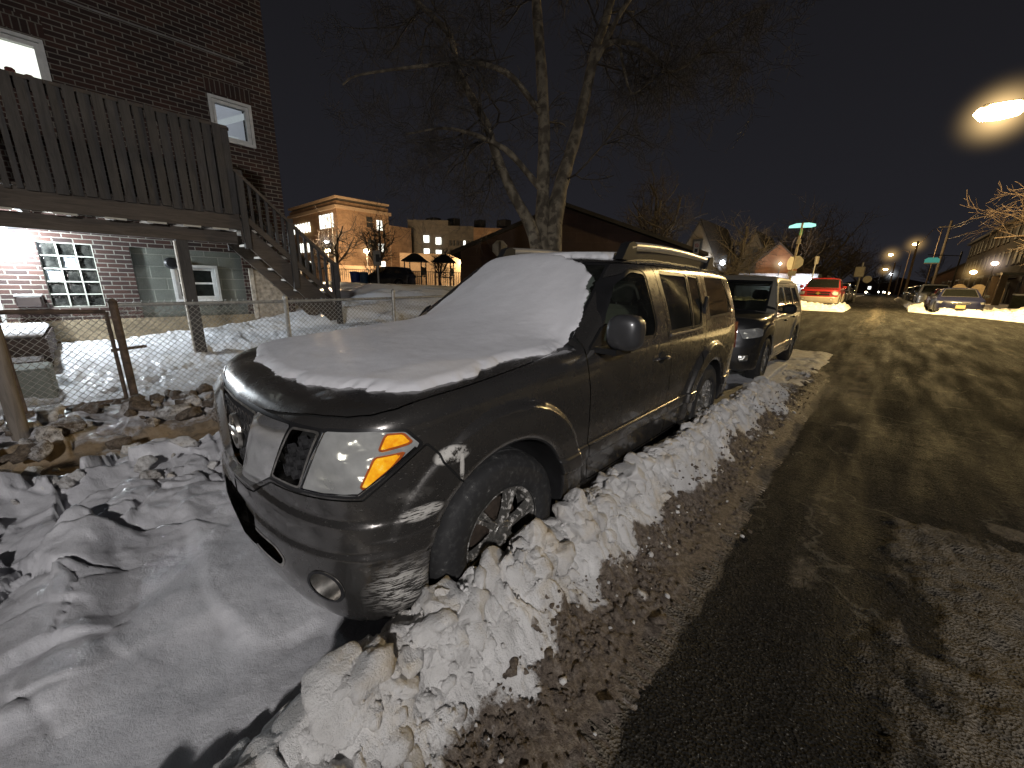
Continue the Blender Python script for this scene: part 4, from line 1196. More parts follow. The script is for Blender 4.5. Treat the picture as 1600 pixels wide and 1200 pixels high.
def build_ground():
    xs = axis(-420, -4.3, .95, 420, .0125, 1.05); ys = axis(-80, -1.15, 1.5, 900, .0125, 1.045)
    X, Y = np.meshgrid(xs, ys, indexing='ij')
    base = street_z(Y)
    n1 = fbm(X * 1.1, Y * 1.1, octv=4, seed=1); n2 = fbm(X * 5, Y * 5, octv=4, seed=2)
    near = (sstep(14, 8, Y) * sstep(-9, -7, X) * sstep(6, 3, np.abs(X + 3)))
    # parking strip in front of the car
    c1, e1 = chunks(X, Y, .34, 11, 1.2, .08); c2, e2 = chunks(X, Y, .13, 12, 1.2, .10); c3, e3 = chunks(X, Y, .055, 13, 1.0, .2)
    z = .075 + .018 * n1 + .007 * n2 + .05 * c3 * sstep(.1, .6, n1)
    left = sstep(-.35, -1.0, X + .35 * Y + .15 * n1)                      # rough shovelled snow to the left of the smooth patch
    foot = sstep(.5, -.2, Y + .35 * n1) * sstep(.85, .2, X)
    c0, e0 = chunks(X, Y, .50, 14, 1.5, .05)
    z = z + left * (.06 + .03 * n1 + c0 * .15 + c1 * .14 + c2 * .16 + c3 * .12 + .012 * n2)
    z = z + foot * sstep(.0, .5, fbm(X * 1.6 + 4, Y * 2.6, octv=2, seed=21)) * -.045
    zz2 = sstep(-.35, -.95, Y + .3 * X) * (c0 * .22 + c1 * .16 + .03)
    z = z + zz2
    ridge = np.exp(-((X + 1.62 + .10 * n1) / .26) ** 2)
    z = z + ridge * (.19 + .30 * c1 + .2 * c2) * (.8 + .35 * fbm(Y * 1.7, Y * 0 + 3, octv=3, seed=31))
    # trench of the footpath, then the dirty heap along the fence
    walk = sstep(-1.82, -1.98, X + .05 * n2) * sstep(-2.62, -2.46, X)
    z = z * (1 - walk) + (.055 + .02 * n2 + .012 * n1) * walk
    heap = np.exp(-((X + 3.05) / .42) ** 2)
    beyond = sstep(-2.38, -2.95, X + .10 * n1)
    z = z * (1 - beyond) + beyond * (yard_z(X, Y) - .05 + heap * (.10 + .45 * c1 + .35 * c2) + .02 * n1 + .012 * n2)
    yard = sstep(-3.8, -4.4, X)
    ft = sstep(.12, .45, fbm(X * 2.6, Y * 3.4, octv=3, seed=41))
    z = z - yard * ft * .035 * sstep(-8.2, -7.0, X) + yard * .012 * n2 * sstep(-9, -7, X)
    # drifts further up the yard
    up = yard * sstep(1.5, 3.5, Y) * sstep(9, 5.5, Y)
    z = z + up * (.10 * np.abs(n1) + .10)
    z = z * sstep(11.5, 8.8, Y) + (1 - sstep(11.5, 8.8, Y)) * (.22 + (yard_z(X, Y) - .22) * sstep(-6.0, -8.5, X))
    dist = sstep(30, 60, np.hypot(X, Y))
    far = sstep(27, 33, Y) * sstep(-14, -9, X)
    z = z * (1 - far) + far * .55
    z = z + np.where(Y > 9, 0, 0)
    # rails of the street: sink under the road sheets
    road = sstep(-1.3, -1.15, X) * sstep(9, 10, Y) * sstep(7.9, 7.75, X) + sstep(.86, .95, X) * sstep(7.9, 7.75, X)
    cross = sstep(13.0, 13.3, Y) * sstep(26.6, 26.3, Y) * sstep(-70, -68, X)
    cut = np.clip(road + cross, 0, 1)
    # the cross street lies lower than the lot
    z = z * (1 - cut) + cut * (base - .30)
    right = sstep(7.6, 8.2, X) * (1 - cut)
    z = z * (1 - right) + right * (base + .18 + .06 * n1)
    z = np.where(Y > 90, z * 0 + .55 - cut * .3, z)
    z = np.where(Y < -1.5, np.minimum(z, .3), z)
    dirt = .34 * heap + .62 * walk + .28 * sstep(-3.6, -4.2, X) * ft * sstep(-7.5, -5, X) + .08
    dirt = dirt + .35 * sstep(-2.3, -2.5, X) * sstep(-2.9, -2.6, X)
    dirt = np.where(X < -8.5, .05, dirt); dirt = np.where(X > -1.7, .12 + .16 * sstep(-.6, -1.1, Y), dirt)
    ice = sstep(.0, .45, fbm(X * 1.5 + Y * .8, Y * 2.2 - X * .4, octv=3, seed=51)) * np.clip(left + foot, 0, 1) * .95 + .15 * foot
    clean = sstep(-3.7, -4.6, X) + sstep(7.6, 8.2, X)
    o = grid_obj('ground', xs, ys, z, ground_mat(), {'dirt': dirt, 'ice': ice, 'clean': np.clip(clean, 0, 1)})
    o['kind'] = 'structure'
    return o
ground = build_ground()
print('ground', time.time() - T0)

def road_mat():
    m, nt, b = new_mat('salted_asphalt'); P = objco(nt)
    at = N_(nt, 'ShaderNodeAttribute', attribute_name='slush')
    agg = N_(nt, 'ShaderNodeTexVoronoi', Scale=95.0); nt.links.new(P, agg.inputs['Vector'])
    base = mixc(nt, ramp(nt, agg.outputs['Color'], [(.35, (0, 0, 0)), (.95, (1, 1, 1))]), (.006, .0056, .005), (.034, .031, .026))
    st = noise(nt, 1.0, 7, .62, objco(nt, (4.2, .30, 4))); fine = noise(nt, 30, 9, .82, P); mid = noise(nt, 7, 6, .7, objco(nt, (1, .45, 1)))
    v = mathn(nt, 'ADD', at.outputs['Fac'], mathn(nt, 'ADD', mathn(nt, 'MULTIPLY', mathn(nt, 'SUBTRACT', st, .5), 1.0), mathn(nt, 'ADD', mathn(nt, 'MULTIPLY', mathn(nt, 'SUBTRACT', fine, .5), 1.7), mathn(nt, 'MULTIPLY', mathn(nt, 'SUBTRACT', mid, .5), 1.3))))
    sm = ramp(nt, v, [(.34, (0, 0, 0)), (.60, (.45, .45, .45)), (.95, (1, 1, 1))])
    glint = ramp(nt, noise(nt, 130, 1, .5, P), [(.68, (0, 0, 0)), (.72, (1, 1, 1))]); base = mixc(nt, mathn(nt, 'MULTIPLY', glint, .8), base, (.16, .15, .13))
    cw = nt.nodes.new('ShaderNodeVectorMath'); cw.operation = 'ADD'; nt.links.new(P, cw.inputs[0]); cn = N_(nt, 'ShaderNodeTexNoise', Scale=3.0, Detail=6.0); nt.links.new(P, cn.inputs['Vector']); cs = nt.nodes.new('ShaderNodeVectorMath'); cs.operation = 'SCALE'; cs.inputs['Scale'].default_value = .55; nt.links.new(cn.outputs['Color'], cs.inputs[0]); nt.links.new(cs.outputs[0], cw.inputs[1])
    cv_ = N_(nt, 'ShaderNodeTexVoronoi', Scale=.9); cv_.feature = 'DISTANCE_TO_EDGE'; nt.links.new(cw.outputs[0], cv_.inputs['Vector'])
    crack = mathn(nt, 'MULTIPLY', ramp(nt, cv_.outputs['Distance'], [(.0, (1, 1, 1)), (.012, (0, 0, 0))]), ramp(nt, noise(nt, 1.7, 3, .5, P), [(.45, (0, 0, 0)), (.6, (.7, .7, .7))])); base = mixc(nt, crack, base, (.13, .12, .10))
    salt = ramp(nt, noise(nt, 20, 7, .7, P), [(.3, (.070, .060, .046)), (.7, (.21, .18, .14))])
    nt.links.new(mixc(nt, sm, base, salt), b.inputs['Base Color'])
    nt.links.new(ramp(nt, noise(nt, 1.0, 5, .6, objco(nt, (3.5, .5, 3))), [(.35, (.62,) * 3), (.65, (.95,) * 3)]), b.inputs['Roughness'])
    b.inputs['Specular IOR Level'].default_value = .18
    h = mathn(nt, 'ADD', agg.outputs['Distance'], mathn(nt, 'MULTIPLY', noise(nt, 25, 6, .7, P), 1.2))
    bump(nt, b, h, 1.0, .014)
    return m
M_ROAD = road_mat()
def slush_map(X, Y):
    n = fbm(X * 2.6, Y * .32, octv=5, seed=61); ni = fbm(X * 2.2, Y * 1.9, octv=7, seed=62, gain=.6); stk = fbm(X * 13, Y * .9, octv=4, seed=65)
    s = .02 + 0 * X
    s = s + 1.05 * sstep(1.66, 1.60, X + .03 * ni) * sstep(9, 5, Y)                      # wheel track beside the bank
    s = s + .75 * np.exp(-((X - 2.02 - .05 * np.sin(Y * 3)) / .15) ** 2) * sstep(2.2, 3.4, Y + ni) * sstep(14, 9, Y) * np.clip(.25 + 1.3 * ni, 0, 1.2)
    s = s + .55 * sstep(1.95, 1.6, X) * sstep(4.5, 7, Y) * sstep(13, 11, Y)
    patch = sstep(.08, -.10, np.maximum(np.maximum(2.38 - X, X - 3.9), np.maximum(.2 - Y, Y - 3.10)) + .15 * ni)
    s = s + patch * (1.15 + .5 * ni + .35 * stk)
    s = s + .75 * sstep(.16, .08, np.hypot((X - 2.86) * .8, Y - 3.46) + .09 * ni)
    s = s - .10 * np.exp(-((X - 2.25) / .16) ** 2) * sstep(0, 1, Y) * sstep(6, 4, Y)
    s = s + .13 * sstep(6, 16, Y) + .25 * np.exp(-((X - 1.95) / .30) ** 2) * sstep(5, 9, Y) 
    s = s + .17 * stk * (.4 + .6 * sstep(1, 4, Y)) + .10 * n * sstep(1.5, 6, Y) - .10 * sstep(4, 1, Y) * sstep(1.66, 1.75, X) * (1 - patch)
    # wheel lines turning through the crossing
    s = s + .25 * np.exp(-((Y - 14.4 - .25 * X) / .5) ** 2) + .22 * np.exp(-((X - 2.0) / .4) ** 2) * sstep(12, 18, Y)
    return s, patch
def build_road():
    xs = axis(-1.4, 1.2, 3.6, 7.9, .0125, 1.05); ys = axis(-40, -.3, 5.0, 700, .0125, 1.03)
    X, Y = np.meshgrid(xs, ys, indexing='ij')
    s, patch = slush_map(X, Y)
    near = sstep(9, 6, Y) * sstep(-4, -3, Y)
    crown = .05 * (1 - ((X - 3.2) / 4.4) ** 2)
    c1, e = chunks(X, Y, .09, 70, .5)
    pn = fbm(X * 6, Y * 5, octv=6, seed=68, gain=.62)
    z = street_z(Y) + crown * sstep(1.2, 3, X) + near * (patch * (.014 * pn + .008) + .004 * fbm(X * 9, Y * 9, octv=4, seed=63) + .022 * patch + patch * .006 * fbm(X * 24, Y * 8, octv=3, seed=64)) - .012
    tr = np.exp(-((X - 1.50) / .13) ** 2) * sstep(9, 6, Y)
    z = z + tr * .010 + .0045 * np.sign(np.sin(Y * 2 * math.pi / .045 + .9 * np.sin(X * 46))) * sstep(.085, .06, np.abs(X - 1.545)) * sstep(8, 5, Y)
    o = grid_obj('road', xs, ys, z, M_ROAD, {'slush': s}); o['kind'] = 'structure'
    xs = np.concatenate([np.linspace(-70, -1.42, 120), np.linspace(-1.38, 7.88, 3), np.linspace(7.92, 90, 100)])
    for (a, b_) in ((-70, -1.41), (7.91, 90)):
        xs = np.linspace(a, b_, 160); ys = np.linspace(13.1, 26.5, 50); X, Y = np.meshgrid(xs, ys, indexing='ij')
        n = fbm(X * .8, Y * 1.4, octv=4, seed=66)
        o = grid_obj('cross_street', xs, ys, street_z(Y) - .012 - .004 * np.abs(n), M_ROAD, {'slush': .30 + .3 * n}); o['kind'] = 'structure'
build_road()
print('road', time.time() - T0)

def bank_mat(name='bank_snow'):
    m, nt, b = new_mat(name); P = objco(nt)
    at = N_(nt, 'ShaderNodeAttribute', attribute_name='dirt')
    c = ramp(nt, noise(nt, 6, 6, .6, P), [(.3, (.48, .465, .45)), (.7, (.72, .71, .70))])
    stain = ramp(nt, noise(nt, 4, 5, .6, P), [(.52, (0, 0, 0)), (.75, (.7, .7, .7))])
    c = mixc(nt, stain, c, (.60, .50, .36))
    d1 = ramp(nt, noise(nt, 34, 9, .75, P), [(.32, (.030, .022, .016)), (.48, (.105, .080, .060)), (.62, (.20, .165, .13)), (.80, (.42, .38, .34))])
    dm = ramp(nt, mathn(nt, 'ADD', at.outputs['Fac'], mathn(nt, 'MULTIPLY', mathn(nt, 'SUBTRACT', noise(nt, 22, 9, .78, P), .5), 1.1)), [(.38, (0, 0, 0)), (.60, (1, 1, 1))])
    nt.links.new(mixc(nt, dm, c, d1), b.inputs['Base Color'])
    nt.links.new(ramp(nt, noise(nt, 230, 1, .5, P), [(.6, (.7,) * 3), (.67, (.2,) * 3)]), b.inputs['Roughness'])
    b.inputs['Subsurface Weight'].default_value = .0
    h = mathn(nt, 'ADD', mathn(nt, 'MULTIPLY', noise(nt, 120, 4, .75, P), .6), noise(nt, 30, 5, .7, P))
    bump(nt, b, h, .85, .012)
    return m
M_BANK = bank_mat()
def bank_height(X, Y, x0=1.0):
    n1 = fbm(X * 1.3, Y * 1.3, octv=3, seed=81); ny = fbm(Y * 1.6, Y * 0 + 1.7, octv=3, seed=82)
    xc = x0 + .05 * ny + .10 * sstep(3, 6, Y); w1 = .15; w2 = .235 + .05 * n1
    hc = (.305 + .05 * ny) * sstep(6.4, 5.6, Y)
    hc = hc * (.55 + .45 * sstep(-.35, .15, Y))
    prof = np.where(X < xc, np.exp(-((X - xc) / w1) ** 2), np.exp(-(np.abs(X - xc) / w2) ** 2.2))
    c1, e1 = chunks(X, Y, .20, 84, 1.4); c2, e2 = chunks(X, Y, .09, 85, 1.2); c3, e3 = chunks(X, Y, .036, 86, 1.0)
    body = sstep(.02, .5, prof)
    z = prof * hc * 1.08 + body * (c1 * .45 + c2 * .30 + c3 * .10 + .012 * fbm(X * 9, Y * 9, octv=3, seed=99))
    return z, prof, c3, c2, e1
def build_bank():
    xs = np.arange(.40, 1.64, .0085); ys = np.concatenate([np.arange(-1.15, 3.2, .0085), np.arange(3.2, 9.5, .016)])
    X, Y = np.meshgrid(xs, ys, indexing='ij')
    z, prof, c3, c2, e1 = bank_height(X, Y)
    toe = sstep(1.72, 1.42, X + .05 * fbm(X * 4, Y * 3, octv=3, seed=88))
    cr, er = chunks(X, Y, .028, 87, 1.0); cs, es = chunks(X, Y, .055, 89, 1.0)
    track = np.exp(-((X - 1.50) / .10) ** 2) * sstep(9, 6, Y)
    z = z + toe * (.030 + (cr * 1.1 + cs * .8) * (1 - prof) * (1 - .85 * track)) * sstep(9.4, 8, Y)
    fr = sstep(.0, -.5, Y)
    z = np.maximum(z, (.035 + .01 * fbm(X * 2, Y * 2, octv=3, seed=90)) * sstep(1.0, .8, X + .2 * fr) * (Y < 7) + 0)
    z = z - .05 * sstep(.5, .42, X) - .06 * sstep(-1.0, -1.15, Y)
    keep = (z > -.004) | (X > 0)
    dirt = .04 + .80 * sstep(.50, .10, prof + .22 * fbm(X * 7, Y * 5, octv=3, seed=92)) * sstep(1.02, 1.16, X) + .25 * fbm(X * 3, Y * 3, octv=3, seed=91) * sstep(1.0, 1.15, X) + .35 * sstep(5, 7, Y) * sstep(1.0, 1.1, X)
    dirt = dirt + .10 * np.exp(-((X - 1.50) / .10) ** 2)
    zr = -.012 + street_z(Y)
    o = grid_obj('snow_bank', xs, ys, z + zr, M_BANK, {'dirt': dirt})
    tag(o, 'long bank of ploughed lumpy snow and brown slush along the dark SUV', 'snow bank', kind='stuff')
build_bank()
M_CHUNK = bank_mat('chunk_snow')
def chunk(name, c, r, seed, rot=(0, 0, 0), cut=9, label=None, group=None, dirt=.08, sub=5):
    """one broken lump: an icosphere with flat facets knocked off and a crusty skin"""
    bm = bmesh.new(); bmesh.ops.create_icosphere(bm, subdivisions=sub, radius=1.0)
    V = np.array([v.co[:] for v in bm.verts]); F = np.array([[v.index for v in f.verts] for f in bm.faces]); bm.free()
    g = np.random.default_rng(seed)
    for _ in range(cut):
        n = g.normal(size=3); n /= np.linalg.norm(n); d = g.uniform(.42, .80)
        s = V @ n; V = V - np.outer(np.maximum(s - d, 0) * .92, n)
    N = V / np.linalg.norm(V, axis=1, keepdims=True)
    disp = .06 * fbm(V[:, 0] * 2.2 + seed, V[:, 1] * 2.2, V[:, 2] * 2.2, octv=4, seed=seed) + .018 * fbm(V[:, 0] * 11 + seed, V[:, 1] * 11, V[:, 2] * 11, octv=3, seed=seed)
    V = (V + N * disp[:, None]) * np.array(r)
    ax, ay, az = rot
    from mathutils import Euler
    Rm = np.array(Euler(rot).to_matrix()); V = V @ Rm.T
    o = mesh_obj(name, V, F, M_CHUNK, None, smooth=True); o.location = c
    set_attr(o, 'dirt', np.full(len(V), dirt) + .25 * np.clip(-V[:, 2] / max(r) + V[:, 0] / max(r) - .5, 0, 1))
    return tag(o, label, 'snow lump', group)
chunk('snow_lump', (.95, -.02, .20), (.16, .18, .145), 5, (.2, .3, .5), label='largest rounded snow boulder, in front of the SUV bumper corner at the bottom', dirt=.14)
chunk('snow_lump', (1.02, .62, .30), (.055, .135, .125), 8, (.1, -.35, .25), 7, label='flat faced white snow slab leaning against the front wheel', dirt=.05)
chunk('snow_lump', (1.00, .38, .30), (.05, .075, .12), 13, (.3, -.2, .1), label='thin upright snow flake just left of the flat slab at the wheel', dirt=.06)
chunk('snow_lump', (.99, .86, .34), (.09, .12, .11), 21, (0, .2, .6), label='domed snow lump touching the rear edge of the front tyre', dirt=.10)
chunk('snow_lump', (1.0, 1.22, .35), (.07, .09, .12), 22, (.3, .2, .1), label='pale snow lump below the front edge of the front door', dirt=.10)
def rubble(name, label, n, place, seed, mat, dirtf, sub=3):
    """a heap of broken snow: many facetted lumps from a few templates"""
    g = np.random.default_rng(seed); T = []
    ico = bmesh.new(); bmesh.ops.create_icosphere(ico, subdivisions=sub, radius=1.0); IV = np.array([v.co[:] for v in ico.verts]); IF = np.array([[v.index for v in f.verts] for f in ico.faces]); ico.free()
    for k in range(14):
        V = IV.copy()
        for _ in range(13):
            m_ = g.normal(size=3); m_ /= np.linalg.norm(m_); d = g.uniform(.42, .80); s = V @ m_; V = V - np.outer(np.maximum(s - d, 0), m_)
        V = V * (1.12 + .20 * fbm(V[:, 0] * 2.6 + k * 7, V[:, 1] * 3, V[:, 2] * 3, octv=4, seed=k)[:, None]); T.append(V)
    VV = []; FF = []; DD = []; b = 0
    for i in range(n):
        x, y, z, r = place(g)
        A = np.linalg.qr(g.normal(size=(3, 3)))[0]; V = (T[g.integers(14)] * (r * g.uniform(.8, 1.2, 3))) @ A.T * np.array([1, 1, .85]) + np.array([x, y, z])
        VV.append(V); FF.append(IF + b); b += len(IV); DD.append(dirtf(V, g))
    o = mesh_obj(name, np.concatenate(VV), np.concatenate(FF), mat, None, smooth=True); set_attr(o, 'dirt', np.concatenate(DD)); auto_smooth_off = 0
    return tag(o, label, 'snow', kind='stuff')
def place_bank(g):
    y = -.75 + 7.1 * g.random() ** 1.25; x = 1.0 + abs(g.normal(0, .10)) * (1 if g.random() < .72 else -.7) + .03 * math.sin(y * 3)
    if y < 0: x -= .12 * -y
    r = min(.115, .026 + abs(g.normal(0, .034))) * (1.0 if x < 1.12 else .55)
    z = float(bank_height(np.array([x]), np.array([y]))[0][0]) - r * .10
    return x, y, z, r
rubble('snow_rubble', 'broken white snow lumps heaped along the crest of the bank beside the dark SUV', 900, place_bank, 3, M_CHUNK,
       lambda V, g: np.clip((V[:, 0] - 1.17 - .03 * g.normal()) * 5, 0, .8) + (.04 if g.random() < .93 else .22))
def place_crumb(g):
    y = -.9 + 7.4 * g.random() ** 1.3; x = 1.02 + g.normal(0, .12); r = .004 + abs(g.normal(0, .007)); return x, y, float(bank_height(np.array([x]), np.array([y]))[0][0]) + r * .3 + .02 * (g.random() < .5), r
rubble('snow_crumbs', 'small white crumbs strewn over the lumps of the ploughed bank', 2600, place_crumb, 8, M_CHUNK, lambda V, g: np.clip((V[:, 0] - 1.15) * 5, 0, .8) + .05, sub=1)
def place_left(g):
    y = g.uniform(-1.1, 1.2); x = -1.55 + g.normal(0, .28); r = .02 + abs(g.normal(0, .03)); return x, y, .20 * math.exp(-((x + 1.62) / .3) ** 2) + .08 + r * .2, r
rubble('snow_rubble', 'grey frozen lumps on the ridge of shovelled snow at the kerb, left', 55, place_left, 4, M_CHUNK, lambda V, g: np.full(len(V), .28 + .2 * g.random()))
def place_heap(g):
    y = g.uniform(-1.2, 3.0); x = -3.0 + g.normal(0, .30); r = .03 + abs(g.normal(0, .045)); return x, y, float(yard_z(np.array([x]), np.array([y]))[0]) - .02 + .10 * math.exp(-((x + 3.05) / .42) ** 2), r
rubble('dirty_snow_heap', 'brown dirty lumps of snow thrown against the foot of the fence', 200, place_heap, 5, M_CHUNK, lambda V, g: np.full(len(V), .42 + .5 * g.random()))
# frozen crumbs and gravel thrown on the slush strip: one mass
def crumbs():
    g = np.random.default_rng(5); mb_V = []; mb_F = []; D = []
    ico = bmesh.new(); bmesh.ops.create_icosphere(ico, subdivisions=1, radius=1.0)
    IV = np.array([v.co[:] for v in ico.verts]); IF = np.array([[v.index for v in f.verts] for f in ico.faces]); ico.free()
    b = 0
    for _ in range(2600):
        y = -1.1 + 8.0 * g.random() ** 1.6; x = g.normal(1.27, .13)
        if x < 1.22 + .04 * math.sin(y * 5) or x > 1.75: continue
        r = abs(g.normal(0, .006)) + .003
        if g.random() < .04: r *= 2.0
        P = (IV * (1 + .35 * g.normal(size=(len(IV), 1)))) * r * np.array([1, 1, .75])
        z = float(bank_height(np.array([x]), np.array([y]))[0][0]) + .022
        mb_V.append(P + np.array([x, y, z])); mb_F.append(IF + b); b += len(IV); D.append(np.full(len(IV), .2 if g.random() < .10 else .9))
    o = mesh_obj('slush_crumbs', np.concatenate(mb_V), np.concatenate(mb_F), M_CHUNK, None, smooth=False); set_attr(o, 'dirt', np.concatenate(D))
    tag(o, 'brown crumbs of frozen slush and grit at the foot of the snow bank', 'slush', kind='stuff')
crumbs()
# ploughed snow on the far corners
def far_bank(name, label, x0, x1, y0, y1, fn, h=.09, dirt=.12):
    xs = np.arange(x0, x1, h); ys = np.arange(y0, y1, h); X, Y = np.meshgrid(xs, ys, indexing='ij')
    c1, _ = chunks(X, Y, .55, 95); c2, _ = chunks(X, Y, .25, 96)
    m = fn(X, Y); z = street_z(Y) - .06 + m * (.30 + .8 * c1 + .7 * c2 + .07 * fbm(X, Y, octv=3, seed=97)) + .04 * sstep(0, .2, m)
    o = grid_obj(name, xs, ys, z, M_BANK, {'dirt': dirt + .1 * fbm(X, Y, octv=3, seed=98)}); tag(o, label, 'snow bank', kind='stuff')
far_bank('snow_bank', 'ploughed snow in front of and around the dark blue saloon on the right corner', 3.3, 20, 25.2, 34,
         lambda X, Y: sstep(0, 1.2, (X - 3.7) * .8 + (Y - 29.8) * .62 + .25 * fbm(X * .9, Y * .9, octv=2, seed=3)) * (1 - .8 * sstep(3.9, 4.1, X) * sstep(6.3, 6.1, X) * sstep(30.1, 30.3, Y)), h=.07, dirt=.14)
far_bank('snow_bank', 'ploughed snow along the road side of the right-hand row of cars', 3.35, 4.2, 34, 80, lambda X, Y: sstep(3.4, 3.7, X) * sstep(4.2, 4.0, X) * .9, h=.12, dirt=.3)
far_bank('snow_bank', 'ploughed snow under the bumper of the red pickup at the left corner', -6, .9, 26.3, 34,
         lambda X, Y: sstep(26.5, 27.4, Y + .2 * fbm(X, Y, octv=2, seed=4)) * sstep(.8, .35, X) * (1 - .75 * sstep(29.1, 29.4, Y) * sstep(-1.9, -1.7, X) * sstep(.3, .15, X)), h=.07, dirt=.14)
far_bank('snow_bank', 'low trodden snow beside the wheels of the beige compact SUV', .55, 1.75, 6.8, 12.8,
         lambda X, Y: sstep(1.7, 1.2, X) * .16 * sstep(12.6, 11.5, Y) * sstep(6.8, 7.4, Y), h=.03, dirt=.36)
print('banks', time.time() - T0)
# ================================================================ brick house with deck and stairs
def brick_mat(name, c1, c2, mortar, row=.0705, bw=.215, dark=1.0, plane='yz', bstr=.6):
    m, nt, b = new_mat(name)
    g = nt.nodes.new('ShaderNodeNewGeometry'); sp = nt.nodes.new('ShaderNodeSeparateXYZ'); nt.links.new(g.outputs['Position'], sp.inputs[0])
    cb = nt.nodes.new('ShaderNodeCombineXYZ')
    nt.links.new(sp.outputs[1 if plane == 'yz' else 0], cb.inputs[0]); nt.links.new(sp.outputs[2], cb.inputs[1])
    wob = noise(nt, 18, 4, .6, g.outputs['Position'])
    v = nt.nodes.new('ShaderNodeVectorMath'); v.operation = 'ADD'; nt.links.new(cb.outputs[0], v.inputs[0])
    sc = nt.nodes.new('ShaderNodeVectorMath'); sc.operation = 'SCALE'; nt.links.new(wob, sc.inputs[0]); sc.inputs['Scale'].default_value = .004
    nt.links.new(sc.outputs[0], v.inputs[1])
    br = nt.nodes.new('ShaderNodeTexBrick'); nt.links.new(v.outputs[0], br.inputs['Vector'])
    br.inputs['Scale'].default_value = 1; br.inputs['Brick Width'].default_value = bw; br.inputs['Row Height'].default_value = row
    br.inputs['Mortar Size'].default_value = .0085; br.inputs['Mortar Smooth'].default_value = .35; br.inputs['Bias'].default_value = -.1
    br.inputs['Color1'].default_value = (*c1, 1); br.inputs['Color2'].default_value = (*c2, 1); br.inputs['Mortar'].default_value = (*mortar, 1)
    st = ramp(nt, noise(nt, 1.3, 6, .65, g.outputs['Position']), [(.3, (.65,) * 3), (.7, (1.1,) * 3)])
    gr = ramp(nt, noise(nt, 60, 4, .7, g.outputs['Position']), [(.3, (.75,) * 3), (.7, (1.15,) * 3)])
    c = mixc(nt, 1.0, br.outputs['Color'], st, 'MULTIPLY'); c = mixc(nt, 1.0, c, gr, 'MULTIPLY')
    nt.links.new(c, b.inputs['Base Color']); b.inputs['Roughness'].default_value = .85
    h = mathn(nt, 'ADD', mathn(nt, 'SUBTRACT', 1.0, br.outputs['Fac']), mathn(nt, 'MULTIPLY', noise(nt, 70, 4, .7, g.outputs['Position']), .35))
    bump(nt, b, h, bstr, .008)
    return m
def wood_mat(name, c=(.16, .12, .09), vert=True, rough=.8, world=True):
    m, nt, b = new_mat(name)
    P = objco(nt, (9, 9, .9) if vert else (9, .9, 9), world=world)
    f = noise(nt, 3.0, 8, .7, P, 1.2); g2 = noise(nt, 1.4, 4, .6, objco(nt, world=world))
    col = ramp(nt, f, [(.25, tuple(v * .45 for v in c)), (.5, c), (.8, tuple(min(1, v * 1.6) for v in c))])
    col = mixc(nt, ramp(nt, g2, [(.4, (0, 0, 0)), (.8, (.6, .6, .6))]), col, tuple(v * .5 for v in c))
    nt.links.new(col, b.inputs['Base Color']); b.inputs['Roughness'].default_value = rough
    bump(nt, b, f, .5, .005); return m
M_BRICK = brick_mat('red_brick', (.062, .026, .018), (.022, .012, .011), (.21, .195, .165))
M_BRICKV = brick_mat('soldier_brick', (.055, .024, .018), (.026, .014, .012), (.17, .155, .13), row=.23, bw=.075)
M_DECK = wood_mat('weathered_deck_wood', (.062, .057, .054)); M_DECKH = wood_mat('weathered_joist', (.085, .068, .054), vert=False)
M_WHITE = simple('white_frame', (.62, .62, .60), .5, var=.15, vscale=10)
M_LIT = simple('lit_room', (.8, .8, .82), .9, emis=(.86, .88, 1.0), estr=1.15, var=.1)
M_LIT2 = simple('lit_room_bright', (.8, .8, .8), .9, emis=(1.0, .96, .93), estr=5.0, var=.0)
M_CONC = simple('block_wall', (.17, .18, .155), .9, var=.3, vscale=9, bmp=.5, bscale=30)
M_TAN = simple('foundation_render', (.25, .20, .13), .95, var=.35, vscale=7, bmp=.4, bscale=25)
M_PEEL = simple('peeling_white', (.42, .38, .32), .9, var=.5, vscale=14, bmp=.4)
WX = -7.4
def wall_open(m, x, y0, y1, z0, z1, holes, depth=.12):
    ys = sorted({y0, y1, *[h[0] for h in holes], *[h[1] for h in holes]}); zs = sorted({z0, z1, *[h[2] for h in holes], *[h[3] for h in holes]})
    for a, b in zip(ys, ys[1:]):
        for c, d in zip(zs, zs[1:]):
            cy, cz = (a + b) / 2, (c + d) / 2
            if any(h[0] < cy < h[1] and h[2] < cz < h[3] for h in holes): continue
            m.quad((x, a, c), (x, b, c), (x, b, d), (x, a, d))
    for a, b, c, d in holes:
        m.quad((x, a, c), (x, b, c), (x - depth, b, c), (x - depth, a, c)); m.quad((x, a, d), (x, b, d), (x - depth, b, d), (x - depth, a, d))
        m.quad((x, a, c), (x, a, d), (x - depth, a, d), (x - depth, a, c)); m.quad((x, b, c), (x, b, d), (x - depth, b, d), (x - depth, b, c))
